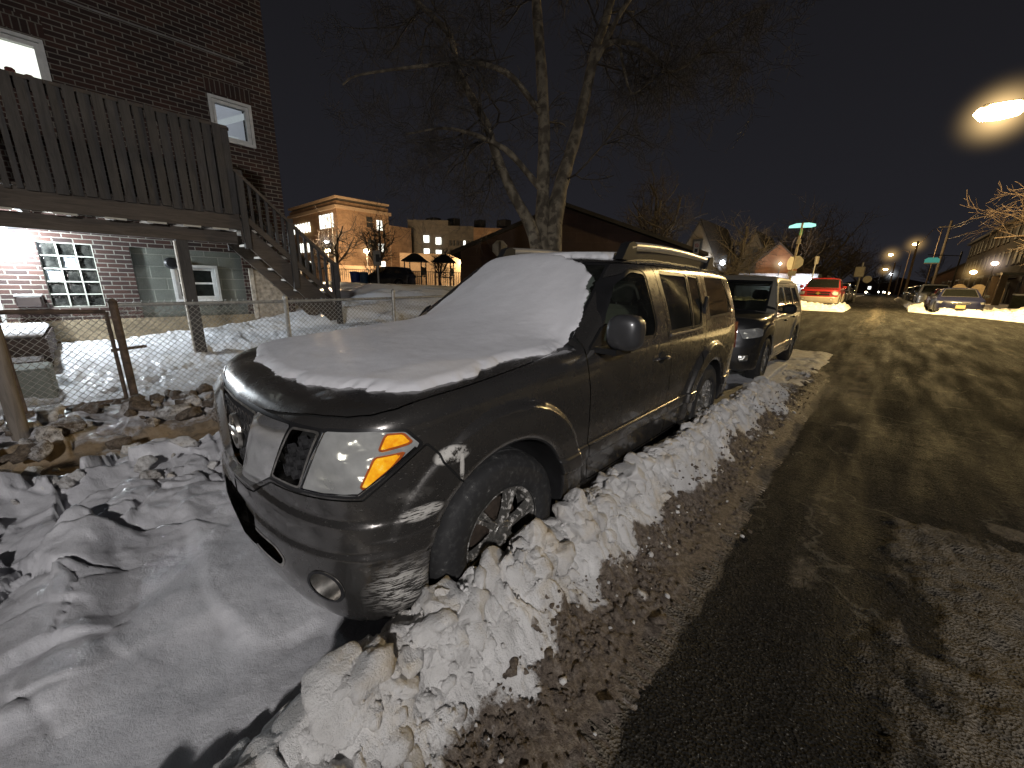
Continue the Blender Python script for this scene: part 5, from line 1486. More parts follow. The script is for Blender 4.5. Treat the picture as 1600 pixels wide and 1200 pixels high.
def window_frame(parent, y0, y1, z0, z1, x=WX, t=.055, mat=None, name='window', back=None, mullion=False):
    m = MB(); x0 = x - .06; d = .10
    m.box((x0, (y0 + y1) / 2, z1 - t / 2), (d, y1 - y0, t)); m.box((x0, (y0 + y1) / 2, z0 + t / 2), (d, y1 - y0, t))
    m.box((x0, y0 + t / 2, (z0 + z1) / 2), (d, t, z1 - z0 - 2 * t)); m.box((x0, y1 - t / 2, (z0 + z1) / 2), (d, t, z1 - z0 - 2 * t))
    if mullion: m.box((x0 - .01, (y0 + y1) / 2, (z0 + z1) / 2), (.05, y1 - y0 - 2 * t, .035))
    w = m.build(name, mat or M_WHITE, parent)
    # outer casing, proud of the brick
    c = MB(); k = .045; xx = x + .018
    c.box((xx, (y0 + y1) / 2, z1 + k / 2), (.03, y1 - y0 + 2 * k, k)); c.box((xx, (y0 + y1) / 2, z0 - k / 2), (.05, y1 - y0 + 2 * k, k))
    c.box((xx, y0 - k / 2, (z0 + z1) / 2), (.03, k, z1 - z0)); c.box((xx, y1 + k / 2, (z0 + z1) / 2), (.03, k, z1 - z0))
    c.build('casing', mat or M_WHITE, w)
    p = MB().quad((x - .05, y0 + t, z0 + t), (x - .05, y1 - t, z0 + t), (x - .05, y1 - t, z1 - t), (x - .05, y0 + t, z1 - t)).build('pane', GL_CLEAR, w)
    return w
def build_house():
    root = empty('brick_house', (0, 0, 0), 0, 'tall dark red brick house with a wooden deck, at the left edge', 'house')
    gb = (-.82, -.24, .93, 1.90); cb = (.19, 1.78, .72, 1.90); uw = (1.67, 2.24, 3.90, 4.53); bw = (-1.9, -.28, 4.05, 4.58)
    m = MB(); wall_open(m, WX, -7, 2.66, .55, 10.5, [gb, cb, uw, bw, (1.93, 2.55, .55, 1.62)])
    m.quad((WX, 2.66, .3), (WX - 9, 2.66, .3), (WX - 9, 2.66, 10.5), (WX, 2.66, 10.5)); m.quad((WX, -7, .3), (WX - 9, -7, .3), (WX - 9, -7, 10.5), (WX, -7, 10.5))
    m.quad((WX - 9, -7, .3), (WX - 9, 2.66, .3), (WX - 9, 2.66, 10.5), (WX - 9, -7, 10.5)); m.quad((WX, -7, 10.5), (WX, 2.66, 10.5), (WX - 9, 2.66, 10.5), (WX - 9, -7, 10.5))
    m.build('wall', M_BRICK, root)
    MB().box((WX - .04, -2.5, .47), (.14, 8.9, .50)).build('foundation', M_TAN, root)
    # soldier courses
    for (a, b, z) in ((1.60, 2.31, 4.60), (-2.0, -.2, 4.65)):
        MB().box((WX - .01, (a + b) / 2, z + .125), (.03, b - a, .21)).build('lintel', M_BRICKV, root)
    # glass block window
    g = MB(); nrow = 5; ncol = 3; sy = (gb[1] - gb[0]) / ncol; sz = (gb[3] - gb[2]) / nrow
    gl = glass_mat('glass_block', (.25, .28, .33), .8, .08, haze=.10); lite = simple('clouded_block', (.30, .33, .36), .25, var=.3, vscale=8)
    w = MB()
    for i in range(ncol + 1): w.box((WX - .045, gb[0] + i * sy, (gb[2] + gb[3]) / 2), (.05, .018, gb[3] - gb[2] - .004))
    for i in range(nrow + 1): w.box((WX - .048, (gb[0] + gb[1]) / 2, gb[2] + i * sz), (.05, gb[1] - gb[0] - .02, .018))
    wo = w.build('glass_block_window', simple('window_mortar', (.42, .43, .38), .8, var=.2), root)
    for i in range(ncol):
        for j in range(nrow):
            pm = MB(); cy, cz = gb[0] + (i + .5) * sy, gb[2] + (j + .5) * sz; n = 9; V = []; F = []
            for a in range(n):
                for b in range(n):
                    u, v = a / (n - 1) - .5, b / (n - 1) - .5
                    e = max(abs(u), abs(v)); d = .018 * sstep(.5, .36, e) - .006 * math.sin(u * 9 + i) * math.cos(v * 8 + j)
                    V.append((WX - .075 + float(d), cy + u * sy * .92, cz + v * sz * .92))
            for a in range(n - 1):
                for b in range(n - 1): F.append((a * n + b, (a + 1) * n + b, (a + 1) * n + b + 1, a * n + b + 1))
            o = mesh_obj('pane', V, F, lite if (i, j) in ((1, 3), (0, 2)) else gl, wo, smooth=True)
    MB().box((WX - .16, (gb[0] + gb[1]) / 2, (gb[2] + gb[3]) / 2), (.02, .7, 1.1)).build('backing', M_GAP, wo)
    # block infill with the small window in it
    sw = (.72, 1.32, 1.03, 1.60)
    m = MB(); wall_open(m, WX - .05, cb[0], cb[1], cb[2], cb[3], [sw], .08); cbm = brick_mat('block_infill', (.17, .18, .155), (.13, .14, .12), (.24, .25, .21), row=.20, bw=.40)
    m.build('block_infill', cbm, root)
    w = window_frame(root, *sw, x=WX - .05, t=.05, mullion=True); 
    MB().box((WX - .17, 1.0, 1.3), (.02, .7, .7)).build('blind', simple('grey_blind', (.10, .10, .11), .7, var=.4, vscale=15), w)
    # upper windows
    w = window_frame(root, *uw); rm = MB()
    rm.box((WX - 1.6, 1.4, 4.3), (.05, 2.3, 2.2)); rm.build('room', simple('room_wall', (.8, .8, .84), .9, emis=(.80, .80, 1.0), estr=.62, var=.08, vscale=3), w)
    c = MB(); c.box((WX - .9, 1.4, 5.0), (1.4, 2.3, .05)); c.build('room_ceiling', simple('room_ceiling', (.8, .8, .82), .9, emis=(.80, .80, 1.0), estr=.5, var=0), w)
    c = MB(); c.bar((WX - 1.1, 1.5, 4.18), (WX - 1.1, 2.55, 4.75), .05, .10); c.box((WX - .9, 2.12, 4.10), (.35, .16, .14)); c.build('room_shelf', M_LIT, w)
    w = window_frame(root, *bw); MB().box((WX - .7, -1.1, 4.4), (.05, 2.4, 1.4)).build('room', M_LIT2, w)
    tr = MB(); [tr.box((WX - .25, y, 4.16 + .02 * i), (.1, .10, .10 + .03 * i), bev=.02) for i, y in enumerate((-.45, -.62, -.8))]; tr.build('trinkets', simple('trinkets', (.35, .08, .08), .6, var=.6, vscale=25), w)
    # white boarding and post of the door under the stairs
    d = MB(); d.box((WX + .02, 1.90, 1.12), (.07, .07, 1.0)); d.box((WX - .06, 2.24, 1.08), (.03, .60, 1.05)); d.build('door', M_PEEL, root)
    t = MB(); t.tube([(WX + .02, -4, 5.235), (WX + .02, 2.24, 5.235)], .012, 6); t.build('conduit', simple('conduit_grey', (.25, .24, .23), .6), root)
    t = MB(); t.tube([(WX + .03, -1.32, .5), (WX + .03, -1.32, 2.0)], .022, 8); t.build('drain_pipe', M_WHITE, root)
    # flood lamp
    L = MB(); L.box((WX + .05, -1.10, 2.03), (.10, .12, .10), bev=.02); lp = L.build('wall_lamp', M_WHITE, root)
    MB().lathe([(.0, -.02), (.05, -.01), (.07, .03), (.07, .07), (.0, .08)], c=(WX + .16, -1.08, 1.90), axis='z', n=16).build('bulb', simple('flood_glow', (1, 1, 1), .5, emis=(.88, .95, 1.0), estr=60, var=0), lp)
    # little round fan and box on the wall
    f = MB().lathe([(.10, 0), (.10, .03), (.07, .06), (.02, .065)], c=(WX - .04, .70, 1.66), axis='x', n=24); f.build('vent', M_BLK, root)
    b = MB(); b.box((WX + .12, -1.02, 1.03), (.24, .26, .16), bev=.02); bx = b.build('wall_box', simple('brown_box', (.05, .035, .03), .6, var=.3), root)
    s = MB(); s.box((WX + .12, -1.02, 1.118), (.24, .26, .022)); s.build('box_lid', M_WHITE, bx)
    # ---- deck
    DX, DY = -5.5, 1.40
    dk = empty('timber_deck', (0, 0, 0), 0, 'weathered timber deck with close boarded railing and stairs, on the brick house', 'deck')
    m = MB(); m.box((DX - .02, -2.3, 2.30), (.045, 2 * (DY + 2.3) , .25)); m.build('rim_joist', M_DECKH, dk)
    m = MB(); m.box((DX - .95, DY - .02, 2.30), (1.86, .045, .25)); m.build('rim_joist', M_DECKH, dk)
    m = MB(); m.box((DX - .16, -2.3, 2.06), (.10, 2 * (DY + 2.26), .18)); m.build('beam', M_DECKH, dk)
    for y in np.arange(-5.6, 1.36, .40):
        m = MB(); m.box((DX - .97, y, 2.275), (1.80, .04, .18)); m.build('joist', M_DECKH, dk)
    for y in (-.93, -.42, .02, .42, .80, 1.14):
        m = MB(); m.box((DX - .012, y, 2.166), (.03, .20, .022)); m.build('joist_shim', simple('bare_pine', (.5, .48, .42), .8, var=.2), dk)
    for i, x in enumerate(np.arange(WX + .1, DX, .145)):
        m = MB(); m.box((x, -2.3, 2.445), (.138, 7.36, .03)); m.build('deck_board', M_DECKH, dk)
    g = np.random.default_rng(3)
    y = -4.9; i = 0
    while y < DY - .04:
        w_ = .098 if y > -1.0 + .3 else .05
        m = MB(); m.box((DX + .015 + (.012 if i % 2 else 0), y, 2.99 + g.normal(0, .006)), (.022, w_, 1.20), rz=.10 + g.normal(0, .06)); m.build('rail_board', M_DECK if i != 18 else wood_mat('fresh_board', (.30, .19, .10)), dk)
        y += .118 if y > -1.0 + .3 else .095; i += 1
    m = MB(); m.box((DX - .03, -2.3, 3.575), (.12, 7.4, .04)); m.build('handrail', M_DECKH, dk)
    m = MB(); m.box((DX - .03, -2.3, 3.50), (.04, 7.3, .09)); m.build('top_rail', M_DECKH, dk)
    for x in np.arange(DX - 1.75, DX - .1, .13):
        m = MB(); m.box((x, DY - .01, 2.99), (.094, .022, 1.2)); m.build('rail_board', M_DECK, dk)
    m = MB(); m.box((DX - .95, DY - .02, 3.575), (1.85, .10, .04)); m.build('handrail', M_DECKH, dk)
    for (x, y_, z0, z1) in ((DX - .16, .66, .05, 1.97), (DX - .16, -2.6, .0, 1.97), (DX - .05, DY - .06, 2.4, 3.56)):
        m = MB(); m.box((x, y_, (z0 + z1) / 2), (.135, .135, z1 - z0), bev=.006); po = m.build('post', M_DECK, dk)
    m = MB(); m.box((DX - .16, .582, 1.02), (.12, .018, 1.86)); m.build('post_facing', M_PEEL, dk)
    m = MB(); m.bar((DX - .16, .62, 1.1), (DX - .16, .35, 1.99), .07, .07)
    # stairs
    y0, z0, y1, z1 = DY, 2.30, 2.80, .98
    n = 7
    for x in (DX - .02, DX - 1.02):
        m = MB(); m.prism([(y0, z0 + .02), (y1, z1 - .02), (y1, z1 - .26), (y1 - .16, z1 - .28), (y0, z0 - .30)], x - .022, x + .022, 'x'); m.build('stringer', M_DECKH, dk)
    for i in range(n):
        t = (i + .5) / n; m = MB(); m.box((DX - .52, y0 + (y1 - y0) * t, z0 + (z1 - z0) * t - .03), (.94, .27, .035)); m.build('tread', simple('snowy_tread', (.50, .47, .42), .8, var=.4, vscale=8), dk)
    sl = (z1 - z0) / (y1 - y0)
    for x in (DX + .02, DX - 1.06):
        m = MB(); m.bar((x, y0 - .0, z0 + .72), (x, y1, z1 + .72), .09, .04); m.build('handrail', M_DECKH, dk)
        m = MB(); m.bar((x, y0 + .02, z0 + .10), (x, y1, z1 + .10), .035, .08); m.build('bottom_rail', M_DECKH, dk)
        for yy in np.arange(y0 + .07, y1 - .05, .105):
            m = MB(); zz = z0 + sl * (yy - y0); m.box((x, yy, zz + .39), (.03, .038, .64)); m.build('baluster', M_DECK, dk)
        for yy in (y0 + .06, (y0 + y1) / 2, y1):
            m = MB(); zz = z0 + sl * (yy - y0); m.box((x, yy, zz + .22), (.085, .085, 1.12)); m.build('newel_post', M_DECK, dk)
    # stoop
    s = MB(); s.box((-6.55, -1.62, .42), (1.5, 1.5, .44)); s.box((-5.45, -1.66, .27), (.62, 1.46, .36)); st = s.build('brick_stoop', simple('dark_stoop', (.055, .04, .035), .9, var=.4, vscale=10, bmp=.4), None)
    tag(st, 'low dark stoop of two steps behind the gate at the far left', 'steps')
    s = MB(); s.box((-6.55, -1.62, .68), (1.46, 1.46, .08), bev=.035); tag(s.build('snow_layer', M_SNOW, None, smooth=True), 'layer of snow on the upper step of the stoop', 'snow')
    s = MB(); s.box((-4.75, -1.25, .28), (.5, .85, .36), bev=.02); tag(s.build('concrete_block', M_CONC, None), 'pale concrete block standing in the yard behind the gate', 'concrete block')
build_house()
# ---------------------------------------------------------------- chain link fence
M_GALV = simple('galvanised', (.42, .41, .38), .5, .5, var=.35, vscale=30); M_RUST = simple('rusty_pipe', (.10, .07, .05), .8, .2, var=.6, vscale=14)
def chain(y0, y1, z0, z1, x, parent, name='wire_mesh', p=.062, zf=None):
    m = MB(); H = z1 - z0; r = .0025
    k = int((y1 - y0 + H) / p) + 2
    for s in (1, -1):
        for i in range(-1, k + 1):
            a = y0 - H + i * p if s > 0 else y0 + i * p
            ya, za, yb, zb = (a, z0, a + H, z1) if s > 0 else (a, z0, a - H, z1)
            # clip to y0..y1
            def cl(y, z, yo, zo):
                if y < y0: t = (y0 - y) / (yo - y); return y0, z + t * (zo - z)
                if y > y1: t = (y1 - y) / (yo - y); return y1, z + t * (zo - z)
                return y, z
            if max(ya, yb) <= y0 or min(ya, yb) >= y1: continue
            A = cl(ya, za, yb, zb); B = cl(yb, zb, ya, za)
            if abs(A[1] - B[1]) < .01: continue
            n = 4; pts = []
            for j in range(n + 1):
                t = j / n; yy = A[0] + t * (B[0] - A[0]); zz = A[1] + t * (B[1] - A[1])
                pts.append((x + s * .0016 + .012 * math.sin(yy * 3.1 + zz * 2), yy, zz))
            m.tube(pts, r, 4, cap=False)
    return m.build(name, M_GALV, parent)
fe = empty('chain_link_fence', (-3.8, 0, 0), 0, 'low galvanised chain link fence with bare posts between pavement and yard', 'fence')
def rel(o): o.location = (3.8, 0, 0); return o
rel(chain(-.20, 7.2, .12, 1.15, -3.8, fe))
m = MB(); m.tube([(-3.8, -.22, 1.165), (-3.8, 1.4, 1.175), (-3.8, 3.0, 1.20), (-3.8, 7.2, 1.28)], .019, 8); rel(m.build('top_rail', M_GALV, fe))
m = MB()
for y in np.arange(-.2, 7.1, .062): m.tube([(-3.806, y - .012, 1.18), (-3.794, y + .004, 1.215)], .0022, 4); 
rel(m.build('twisted_top', M_GALV, fe))
for y, z in ((1.38, 1.22), (2.97, 1.30), (4.6, 1.32), (6.2, 1.34)):
    m = MB(); m.tube([(-3.78, y, .1), (-3.78, y, z)], .026, 10); m.lathe([(.03, 0), (.028, .02), (.01, .04)], c=(-3.78, y, z), n=10); rel(m.build('post', M_GALV, fe))
m = MB(); m.tube([(-3.78, -.235, -.1), (-3.78, -.235, 1.20)], .034, 10); m.lathe([(.038, 0), (.036, .02), (.012, .045)], c=(-3.78, -.235, 1.19), n=10); rel(m.build('post', M_RUST, fe))
ga = empty('gate', (-3.8, 0, 0), 0, 'rusty chain link gate leaf hung on the dark post, at the left', 'gate')
rel(chain(-.98, -.31, .16, 1.08, -3.81, ga))
m = MB(); m.tube([(-3.81, -.30, .14), (-3.81, -.30, 1.10)], .017, 8); m.tube([(-3.81, -.30, 1.10), (-3.81, -1.0, 1.12)], .021, 8); m.tube([(-3.81, -.30, .16), (-3.81, -1.0, .16)], .017, 8); m.tube([(-3.81, -1.0, .14), (-3.81, -1.0, 1.12)], .019, 8)
rel(m.build('frame', M_RUST, ga)); 
m = MB(); m.bar((-3.80, -.33, .70), (-3.80, -.05, .72), .02, .03); rel(m.build('latch', M_RUST, ga))
m = MB(); m.tube([(-2.86, -.955, -.05), (-2.86, -.945, .6), (-2.85, -.925, 1.15)], [.052, .05, .046], 12); tag(m.build('gate_post', wood_mat('scaly_post', (.22, .19, .16)), None, smooth=True), 'thick weathered post nearest the camera at the left edge', 'post')
print('house', time.time() - T0)
# ================================================================ bare trees
def bark_mat(name, c1, c2, scale=6, bstr=.6):
    m, nt, b = new_mat(name); P = objco(nt)
    f = noise(nt, scale, 6, .6, P); v = N_(nt, 'ShaderNodeTexVoronoi', Scale=scale * 1.6); nt.links.new(objco(nt, (1, 1, .5)), v.inputs['Vector'])
    c = ramp(nt, f, [(.42, c1), (.50, c2), (.58, c2), (.66, c1)])
    c = mixc(nt, ramp(nt, v.outputs['Distance'], [(.25, (.7, .7, .7)), (.6, (0, 0, 0))]), c, tuple(x * .6 for x in c1))
    nt.links.new(c, b.inputs['Base Color']); b.inputs['Roughness'].default_value = .9; bump(nt, b, mathn(nt, 'ADD', f, noise(nt, 40, 4, .7, P)), bstr, .02); return m
M_SYC = bark_mat('sycamore_bark', (.085, .068, .048), (.225, .19, .135), 4); M_BARK = bark_mat('dark_bark', (.05, .042, .034), (.10, .085, .07), 9)
M_TWIG = simple('twigs', (.055, .045, .038), .9, var=.3); M_TWIGL = simple('pale_twigs', (.085, .058, .042), .85, var=.3)
def seg_mesh(name, S, mat, parent, n):
    """S: rows (ax ay az bx by bz ra rb) -> one mesh of thin prisms"""
    S = np.asarray(S, float); A = S[:, :3]; B = S[:, 3:6]; t = B - A; L = np.linalg.norm(t, axis=1, keepdims=True) + 1e-9; t /= L
    up = np.where(np.abs(t[:, 2:3]) < .9, np.array([[0, 0, 1.0]]), np.array([[1.0, 0, 0]])); u = np.cross(t, up); u /= np.linalg.norm(u, axis=1, keepdims=True); v = np.cross(t, u)
    V = []; 
    for P, r in ((A, S[:, 6]), (B, S[:, 7])):
        for k in range(n):
            a = 2 * math.pi * k / n; V.append(P + r[:, None] * (math.cos(a) * u + math.sin(a) * v))
    V = np.stack(V, 1); m = len(S); base = (np.arange(m) * 2 * n)[:, None]
    F = np.concatenate([np.concatenate([base + k, base + (k + 1) % n, base + n + (k + 1) % n, base + n + k], 1) for k in range(n)])
    return mesh_obj(name, V.reshape(-1, 3), F, mat, parent, smooth=True)
def sprout(g, p, d, L, r, lev, out, kink=.22, up=.10, spread=.75, ratio=.68, minr=.0035):
    """one limb: a wandering chain that throws side limbs"""
    n = 5 if lev > 1 else 4; pts = [p]; rr = [r]; dirs = []
    for i in range(n):
        d = d + g.normal(0, kink, 3) * (1 if lev else .8); d[2] += up; d = d / np.linalg.norm(d); p = p + d * L / n; dirs.append(d)
        r2 = max(r * (1 - .5 * (i + 1) / n), minr)
        out.append((*pts[-1], *p, rr[-1], r2, lev)); pts.append(p); rr.append(r2)
    if lev == 0: return
    k = {4: 5, 3: 5, 2: 5, 1: 5}[min(lev, 4)]
    for j in range(k):
        i = 1 + int((n - 1) * (j + g.random()) / k); i = min(i, n)
        q = pts[i]; dd = dirs[min(i, n - 1)]; s = g.normal(0, 1, 3); s -= dd * s.dot(dd); s /= np.linalg.norm(s)
        sprout(g, q, dd * (1 - spread * .5) + s * spread, L * ratio * g.uniform(.65, 1.05), rr[i] * .62, lev - 1, out, kink, up, spread, ratio, minr)
def tree(label, base, H, r, seed, mat=None, tw=None, lev=4, group=None, spread=.75, trunk=.28, up=.10, minr=.006, cat='tree', lean=(0, 0)):
    g = np.random.default_rng(seed); out = []; p = np.array(base, float)
    root = empty('bare_tree', base, 0, label, cat, group)
    top = p + np.array([lean[0], lean[1], H * trunk]); mid = (p + top) / 2 + g.normal(0, .05, 3)
    out.append((*p, *mid, r * 1.2, r, 9)); out.append((*mid, *top, r, r * .85, 9))
    k = 5
    for j in range(k):
        a = 2 * math.pi * (j + g.random() * .6) / k; d = np.array([math.cos(a) * spread, math.sin(a) * spread, 1.0]); d /= np.linalg.norm(d)
        sprout(g, top - np.array([0, 0, H * .05 * j / k]), d, H * .42, r * .55, lev - 1, out, up=up, spread=spread, minr=minr)
    sprout(g, top, np.array([0.05, 0, 1.0]), H * .5, r * .7, lev - 1, out, up=up, spread=spread, minr=minr)
    S = np.array(out); S[:, :3] -= base; S[:, 3:6] -= base
    big = S[:, 8] >= lev - 1
    seg_mesh('trunk', S[big], mat or M_BARK, root, 8); seg_mesh('crown', S[~big], tw or M_TWIG, root, 3)
    return root
def sycamore():
    root = empty('sycamore_tree', (-3.95, 7.0, 0), 0, 'big bare tree with three forking mottled trunks behind the dark SUV', 'tree')
    B = np.array([-3.95, 7.0, 0.0]); g = np.random.default_rng(12)
    limbs = [
        ([(-3.86, 6.93, .2), (-3.86, 6.90, 1.2), (-3.90, 6.86, 2.17), (-4.06, 7.04, 3.09), (-4.22, 7.2, 4.0), (-4.41, 7.39, 4.94), (-4.75, 7.59, 6.35), (-5.12, 7.77, 7.77), (-5.4, 7.95, 9.4)], [.42, .36, .28, .22, .20, .185, .17, .15, .12]),
        ([(-3.70, 7.08, .2), (-3.72, 7.10, 1.3), (-3.80, 7.11, 2.32), (-3.90, 7.35, 3.26), (-3.93, 7.62, 3.98), (-3.91, 7.96, 4.85), (-3.93, 8.26, 5.72), (-3.97, 8.59, 6.73), (-3.93, 8.95, 7.6), (-3.9, 9.4, 9.0)], [.44, .38, .32, .27, .22, .19, .17, .15, .13, .10]),
        ([(-3.92, 6.80, 1.4), (-3.95, 6.66, 2.5), (-4.43, 6.39, 3.43), (-4.86, 6.30, 4.24), (-5.14, 6.26, 4.85), (-5.52, 6.13, 5.46), (-5.84, 6.03, 6.0), (-6.09, 6.05, 6.68), (-6.43, 5.88, 7.08), (-6.82, 5.66, 7.48), (-7.5, 5.3, 8.3)], [.24, .20, .15, .135, .125, .115, .10, .09, .08, .07, .05]),
        ([(-4.50, 7.45, 5.2), (-4.77, 6.66, 5.79), (-5.23, 6.32, 6.02), (-5.54, 6.05, 6.06), (-5.84, 5.76, 6.02), (-6.43, 5.18, 5.93), (-6.98, 4.27, 5.63), (-7.19, 4.01, 5.43)], [.10, .085, .075, .065, .06, .045, .03, .018]),
        ([(-4.1, 7.1, 3.5), (-4.51, 6.45, 4.18), (-4.82, 6.25, 4.41), (-5.16, 6.0, 4.58), (-5.8, 5.6, 4.75), (-6.4, 5.0, 4.6)], [.10, .09, .08, .065, .04, .02]),
        ([(-3.97, 8.55, 6.6), (-3.70, 8.57, 6.76), (-3.45, 8.83, 6.84), (-3.06, 9.15, 6.73), (-2.72, 9.34, 6.40), (-2.53, 9.46, 6.21), (-2.29, 9.73, 6.35), (-2.02, 10.07, 6.63), (-1.45, 10.62, 6.68)], [.10, .085, .075, .07, .06, .05, .04, .03, .015]),
        ([(-3.47, 8.80, 6.80), (-3.23, 8.67, 6.23), (-2.98, 8.69, 5.66), (-2.74, 9.01, 5.92), (-2.47, 9.34, 6.13)], [.05, .04, .03, .022, .012]),
        ([(-2.22, 9.80, 6.40), (-2.08, 9.85, 6.55), (-1.86, 10.23, 7.05), (-1.2, 11.07, 7.66)], [.04, .035, .025, .012]),
        ([(-3.95, 8.4, 6.2), (-3.4, 8.9, 7.6), (-2.6, 9.6, 8.6)], [.09, .07, .04]),
    ]
    m = MB(); out = []
    for pts, rad in limbs:
        P = smooth_tube(pts, 4); Rr = np.interp(np.linspace(0, len(rad) - 1, len(P)), range(len(rad)), rad)
        Rr = Rr * (1 + .06 * np.sin(np.arange(len(P)) * 1.7))
        Rr = Rr * .70; m.tube([p - B for p in P], list(Rr), 14)
        for i in range(6, len(P)):
            if P[i][2] < 3.4: continue
            for _ in range(2 if Rr[i] < .12 else 1):
                if g.random() < (.32 if Rr[i] < .1 else .13):
                    t = P[i] - P[i - 1]; t /= np.linalg.norm(t); s = g.normal(0, 1, 3); s[2] -= .35; s -= t * s.dot(t); s /= np.linalg.norm(s)
                    sprout(g, P[i], t * .35 + s, g.uniform(.9, 2.0), min(.032, Rr[i] * .42), 3, out, kink=.26, up=-.02, spread=.8, minr=.0032)
    m.build('trunk', M_SYC, root, smooth=True)
    S = np.array(out); S[:, :3] -= B; S[:, 3:6] -= B
    print('syc twigs', len(S))
    seg_mesh('crown', S, simple('sycamore_twigs', (.06, .052, .045), .9, var=.3), root, 3)
sycamore()
tree('bare tree in front of the right half of the school, against the lit wall', (-37.8, 21.0, .6), 8.6, .20, 3, lev=4, spread=.9)
tree('bare tree near the stair end, before the left half of the school', (-44.5, 19.6, .6), 8.6, .20, 4, lev=4, spread=.9)
tree('small bare tree over the playground', (-31.5, 24.5, .6), 5.2, .12, 5, lev=4, spread=1.1)
tree('slender bare tree left of the crossing signal', (-34.5, 18.8, .6), 3.9, .06, 15, lev=3, spread=.8)
tree('wide dark bare tree rising behind the roof rail of the dark SUV', (-13.9, 35.4, .5), 12.6, .26, 6, spread=.95, lev=4)
tree('low branching bare tree lit by the porch lamps', (-7.2, 35.6, .5), 8.2, .20, 7, spread=1.15, trunk=.2, mat=M_BARK, tw=simple('lit_twigs', (.12, .10, .075), .85, var=.3), lev=4)  # porch lamp light painted into a paler twig colour
for i, (x, y, h, s, lab) in enumerate([(-4.6, 47, 9.5, 8, 'dark bare tree behind the street name sign'), (-3.6, 58, 10, 9, 'dark bare tree farther along the left pavement'), (-2.6, 72, 10, 10, 'dark bare tree at the far end of the left pavement'), (-6.5, 62, 13, 16, 'tall dark tree above the roofs on the left side of the street'),
                                     (-20, 46, 12, 17, 'broad dark tree between the gabled roof and the steep gables'), (1.0, 170, 12, 18, 'distant tree closing the street'), (-3.0, 130, 12, 19, 'distant dark tree on the left of the street'), (11, 150, 13, 20, 'distant dark tree on the right of the street')]):
    tree(lab, (x, y, .45), h, .18, s, lev=4 if i < 5 else 3, spread=.9, minr=.008 + .004 * (i > 4))
# tree hanging in from the right, lit by the street lamp
def right_tree():
    B = np.array([9.3, 31.5, .5]); root = empty('bare_tree', tuple(B), 0, 'bare tree with lamp lit branches reaching in at the right edge', 'tree'); g = np.random.default_rng(23)
    out = []; m = MB(); m.tube([(0, 0, 0), (-.1, -.1, 2.2), (-.2, -.2, 4.0), (-.1, 0, 6.2)], [.26, .22, .19, .14], 10)
    m.build('trunk', M_BARK, root, smooth=True)
    for (z, dx, dy, dz, L) in ((3.6, -1, -.15, .28, 3.6), (4.0, -1, .25, .42, 3.4), (4.4, -1, -.5, .5, 3.4), (4.9, -.8, .1, .7, 3.0), (3.9, -.8, -.9, .35, 3.0), (5.6, -.6, -.3, .9, 2.6), (4.6, .5, .8, .6, 3.0), (5.2, .6, -.6, .8, 3.0), (4.2, -.9, .7, .3, 3.2)):
        d = np.array([dx, dy, dz]); d /= np.linalg.norm(d)
        sprout(g, np.array([-.15, -.1, z]), d, L, .07, 3, out, kink=.16, up=.0, spread=.62, minr=.010)
    S = np.array(out); seg_mesh('crown', S, M_TWIGL, root, 3)
right_tree()
print('trees', time.time() - T0)
# ================================================================ school, houses, signs, lamps
M_SCH = brick_mat('school_brick', (.30, .18, .10), (.24, .14, .08), (.30, .22, .15), row=.25, bw=.8, bstr=.1)
M_SCHD = brick_mat('school_dark_brick', (.13, .11, .09), (.10, .09, .075), (.14, .12, .1), row=.25, bw=.8, bstr=.1)
M_STONE = simple('cornice_stone', (.36, .25, .16), .85, var=.15); M_WINL = simple('lit_window', (.5, .5, .5), .5, emis=(.95, 1.0, .92), estr=2.2, var=.3, vscale=.8)
M_WIND = simple('dark_window', (.02, .02, .02), .6, var=.3); M_TILE = simple('dark_shingles', (.022, .019, .018), .9, var=.4, vscale=3, bmp=.3)
def glow(name, color, s): return simple(name, (1, 1, 1), .5, emis=color, estr=s, var=0)
G_SOD = glow('sodium_glow', (1.0, .62, .22), 60); G_WHT = glow('white_glow', (.90, .95, 1.0), 40); G_WARM = glow('warm_glow', (1.0, .78, .45), 30)
def plight(name, loc, P, color, r=.12, spot=None, rot=None):
    l = bpy.data.lights.new(name, 'SPOT' if spot else 'POINT'); l.energy = P; l.color = color; l.shadow_soft_size = r
    if spot: l.spot_size = R(spot); l.spot_blend = .6
    o = bpy.data.objects.new(name, l); COL.objects.link(o); o.location = loc
    if rot: o.rotation_euler = rot
    return o
